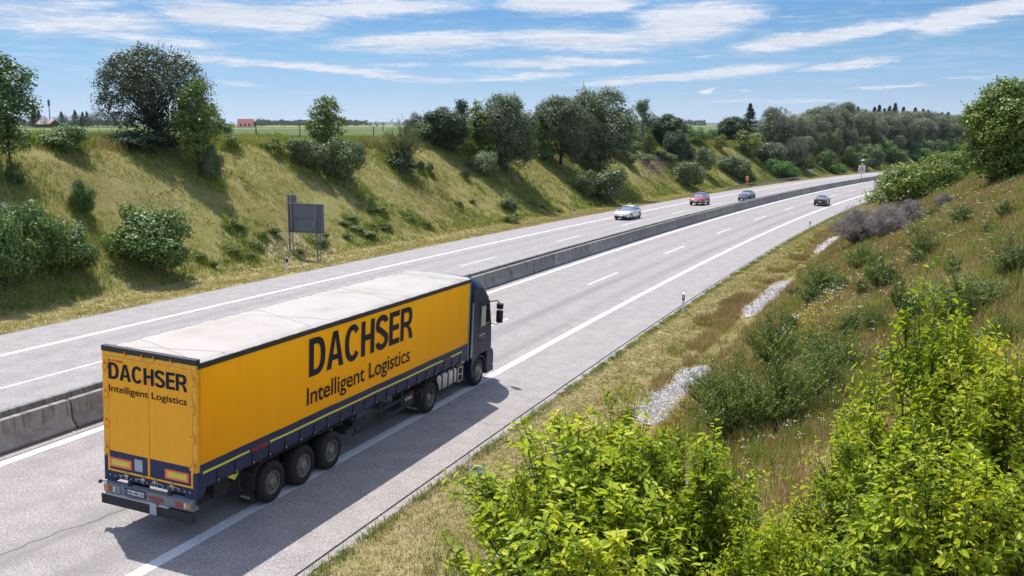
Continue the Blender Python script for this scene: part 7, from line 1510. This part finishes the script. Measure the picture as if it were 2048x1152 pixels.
# ------------------------------------------------------------------ beyond the field: farm buildings, far trees, wood on the horizon
def far_xy(deg, dist): a = R(deg); return (math.sin(a)*dist, math.cos(a)*dist)
FZ = -1.5+CAM_Z
def build_far():
    rt = mat('roof_tiles', (.34, .115, .095), .8, noise=.12, nscale=.8); wl = mat('house_wall', (.55, .52, .46), .85); bw = mat('barn_wood', (.10, .055, .04), .85, noise=.2, nscale=1.); rp = mat('roof_pink', (.46, .30, .27), .8); wn = mat('far_window', (.05, .06, .07), .3)
    def house(deg, dist, L, Wd, hw, hr, rot, label, roof, wall):
        x, y = far_xy(deg, dist); T = empty('farmhouse' if wall is wl else 'barn', (x, y, FZ-.2), R(rot)); tag(T, label, 'house' if wall is wl else 'barn')
        b = MB(); b.box(-L/2, L/2, -Wd/2, Wd/2, 0, hw)
        for sx in (-1, 1): b.add([(sx*L/2, -Wd/2, hw), (sx*L/2, Wd/2, hw), (sx*L/2, 0, hw+hr)], [(0, 1, 2)])
        wo = b.build('wall', wall, T); r = MB(); e = .5
        for sy in (-1, 1): r.add([(-L/2-e, sy*(Wd/2+e), hw-.25), (L/2+e, sy*(Wd/2+e), hw-.25), (L/2+e, 0, hw+hr+.15), (-L/2-e, 0, hw+hr+.15), (-L/2-e, sy*(Wd/2+e), hw-.45), (L/2+e, sy*(Wd/2+e), hw-.45), (L/2+e, 0, hw+hr-.05), (-L/2-e, 0, hw+hr-.05)], [(0, 1, 2, 3), (7, 6, 5, 4), (0, 4, 5, 1), (0, 3, 7, 4), (1, 5, 6, 2)])
        r.build('roof', roof, T); 
        for k in range(3):
            q = MB(); X = -L*.3+k*L*.3; q.box(X-.6, X+.6, -Wd/2-.05, -Wd/2-.01, 1., 2.3); q.build('window', wn, T)
        return T
    house(-15.45, 640, 9.0, 8, .6, 4.6, 8, 'distant farmhouse with a steep red tiled roof beyond the field', rt, wl)
    house(-25.75, 560, 9.5, 7, 2.2, 2.0, -20, 'dark wooden barn with a flat pale red roof among far conifers', rp, bw)
    x, y = far_xy(-25.6, 620); T = empty('radio_mast', (x, y, FZ)); tag(T, 'slim pole like mast rising above the far barn', 'mast'); MB().cyl((0, 0, 0), (0, 0, 12.), .35, .25, 8).cyl((0, 0, 12.), (0, 0, 15.5), .7, .7, 8).cyl((0, 0, 15.5), (0, 0, 16.5), .15, .1, 6).build('pole', mat('mast_grey', (.16, .16, .15), .7), T)
    def A(px): return math.degrees(math.atan((px-1024)/1898.8))
    rows = [(80, 224, 16, 'c'), (85, 219, 18, 'c'), (93, 222, 16, 'c'), (104, 232, 16, 'b'), (128, 232, 18, 'b'), (137, 225, 18, 'c'), (144, 229, 20, 'b'), (154, 229, 26, 'b'), (164, 222, 18, 'c'), (172, 230, 20, 'b'), (179, 225, 16, 'c'), (187, 224, 15, 'c'), (196, 226, 26, 'b'), (207, 217, 36, 'b'), (226, 220, 34, 'b'), (72, 234, 20, 'b'), (243, 226, 26, 'b')]
    for i, (px, pt, w_, kd) in enumerate(rows):
        D_ = 540+(i % 3)*25; x, y = far_xy(A(px), D_); H = (249-pt)/1898.8*D_+1.5; W = w_/1898.8*D_
        plant('far_conifer' if kd == 'c' else 'far_tree', (x, y, FZ-.2), W*(1.5 if kd == 'c' else 1.1), H, 'dark conifer in the far farm grove behind the barn' if kd == 'c' else 'dark broad tree in the far farm grove', 'conifers of the far grove' if kd == 'c' else 'broad trees of the far grove')
    for i, (px, pt, w_) in enumerate([(530, 236, 24), (448, 243, 16), (515, 244, 14), (603, 243, 14), (685, 239, 20), (700, 240, 16), (716, 242, 12), (745, 243, 10), (757, 242, 12), (770, 243, 10), (472, 243, 12), (575, 246, 10), (626, 245, 12)]):
        D_ = 680+(i % 4)*40; x, y = far_xy(A(px), D_); plant('far_tree', (x, y, FZ-.3), w_/1898.8*D_, (251-pt)/1898.8*D_+1.2, 'round tree right beside the distant red roof' if i == 0 else 'small tree dotted along the far edge of the field', None if i == 0 else 'small trees at the far edge of the field')
    # the wood along the horizon reads as one mass
    rng = np.random.default_rng(8); n = 5200; az = rng.uniform(-34, 12, n); dist = rng.uniform(1900, 2500, n); k = vnoise(az, az*0, .25, 3) > -.25; az, dist = az[k], dist[k]; n = len(az); hh = 9+5*vnoise(az, az*0, .9, 4)+rng.normal(size=n)*1.6
    per = 14; X = np.sin(np.radians(az))*dist; Y = np.cos(np.radians(az))*dist; t = rng.random((n, per)); P = np.stack([X[:, None]+rng.normal(size=(n, per))*3.5*(1.15-t), Y[:, None]+rng.normal(size=(n, per))*3.5, FZ+hh[:, None]*t], -1).reshape(-1, 3)
    lf = leaf_quads(P, rand_dirs(rng, len(P)), 3.2, 2.2, rng); tag(link('far_wood', np_mesh('far_wood', lf[0], lf[1], False, None, [M['lf_far']])), kind='stuff')
build_far()
# ------------------------------------------------------------------ thin summer haze
def build_haze():
    m = bpy.data.materials.new('summer_haze'); m.use_nodes = True; nt = NT(m.node_tree); nt.n.clear()
    v = nt.node('ShaderNodeVolumePrincipled', {'Color': (.80, .88, 1., 1), 'Density': HAZE_DENSITY, 'Anisotropy': .25}); o = nt.node('ShaderNodeOutputMaterial'); nt.l.new(v.outputs[0], o.inputs['Volume'])
    b = MB(); b.box(-13000, 13000, -1500, 12500, -20, 75); h = b.build('haze', m); tag(h, kind='stuff')
HAZE_DENSITY = 4e-5
build_haze()
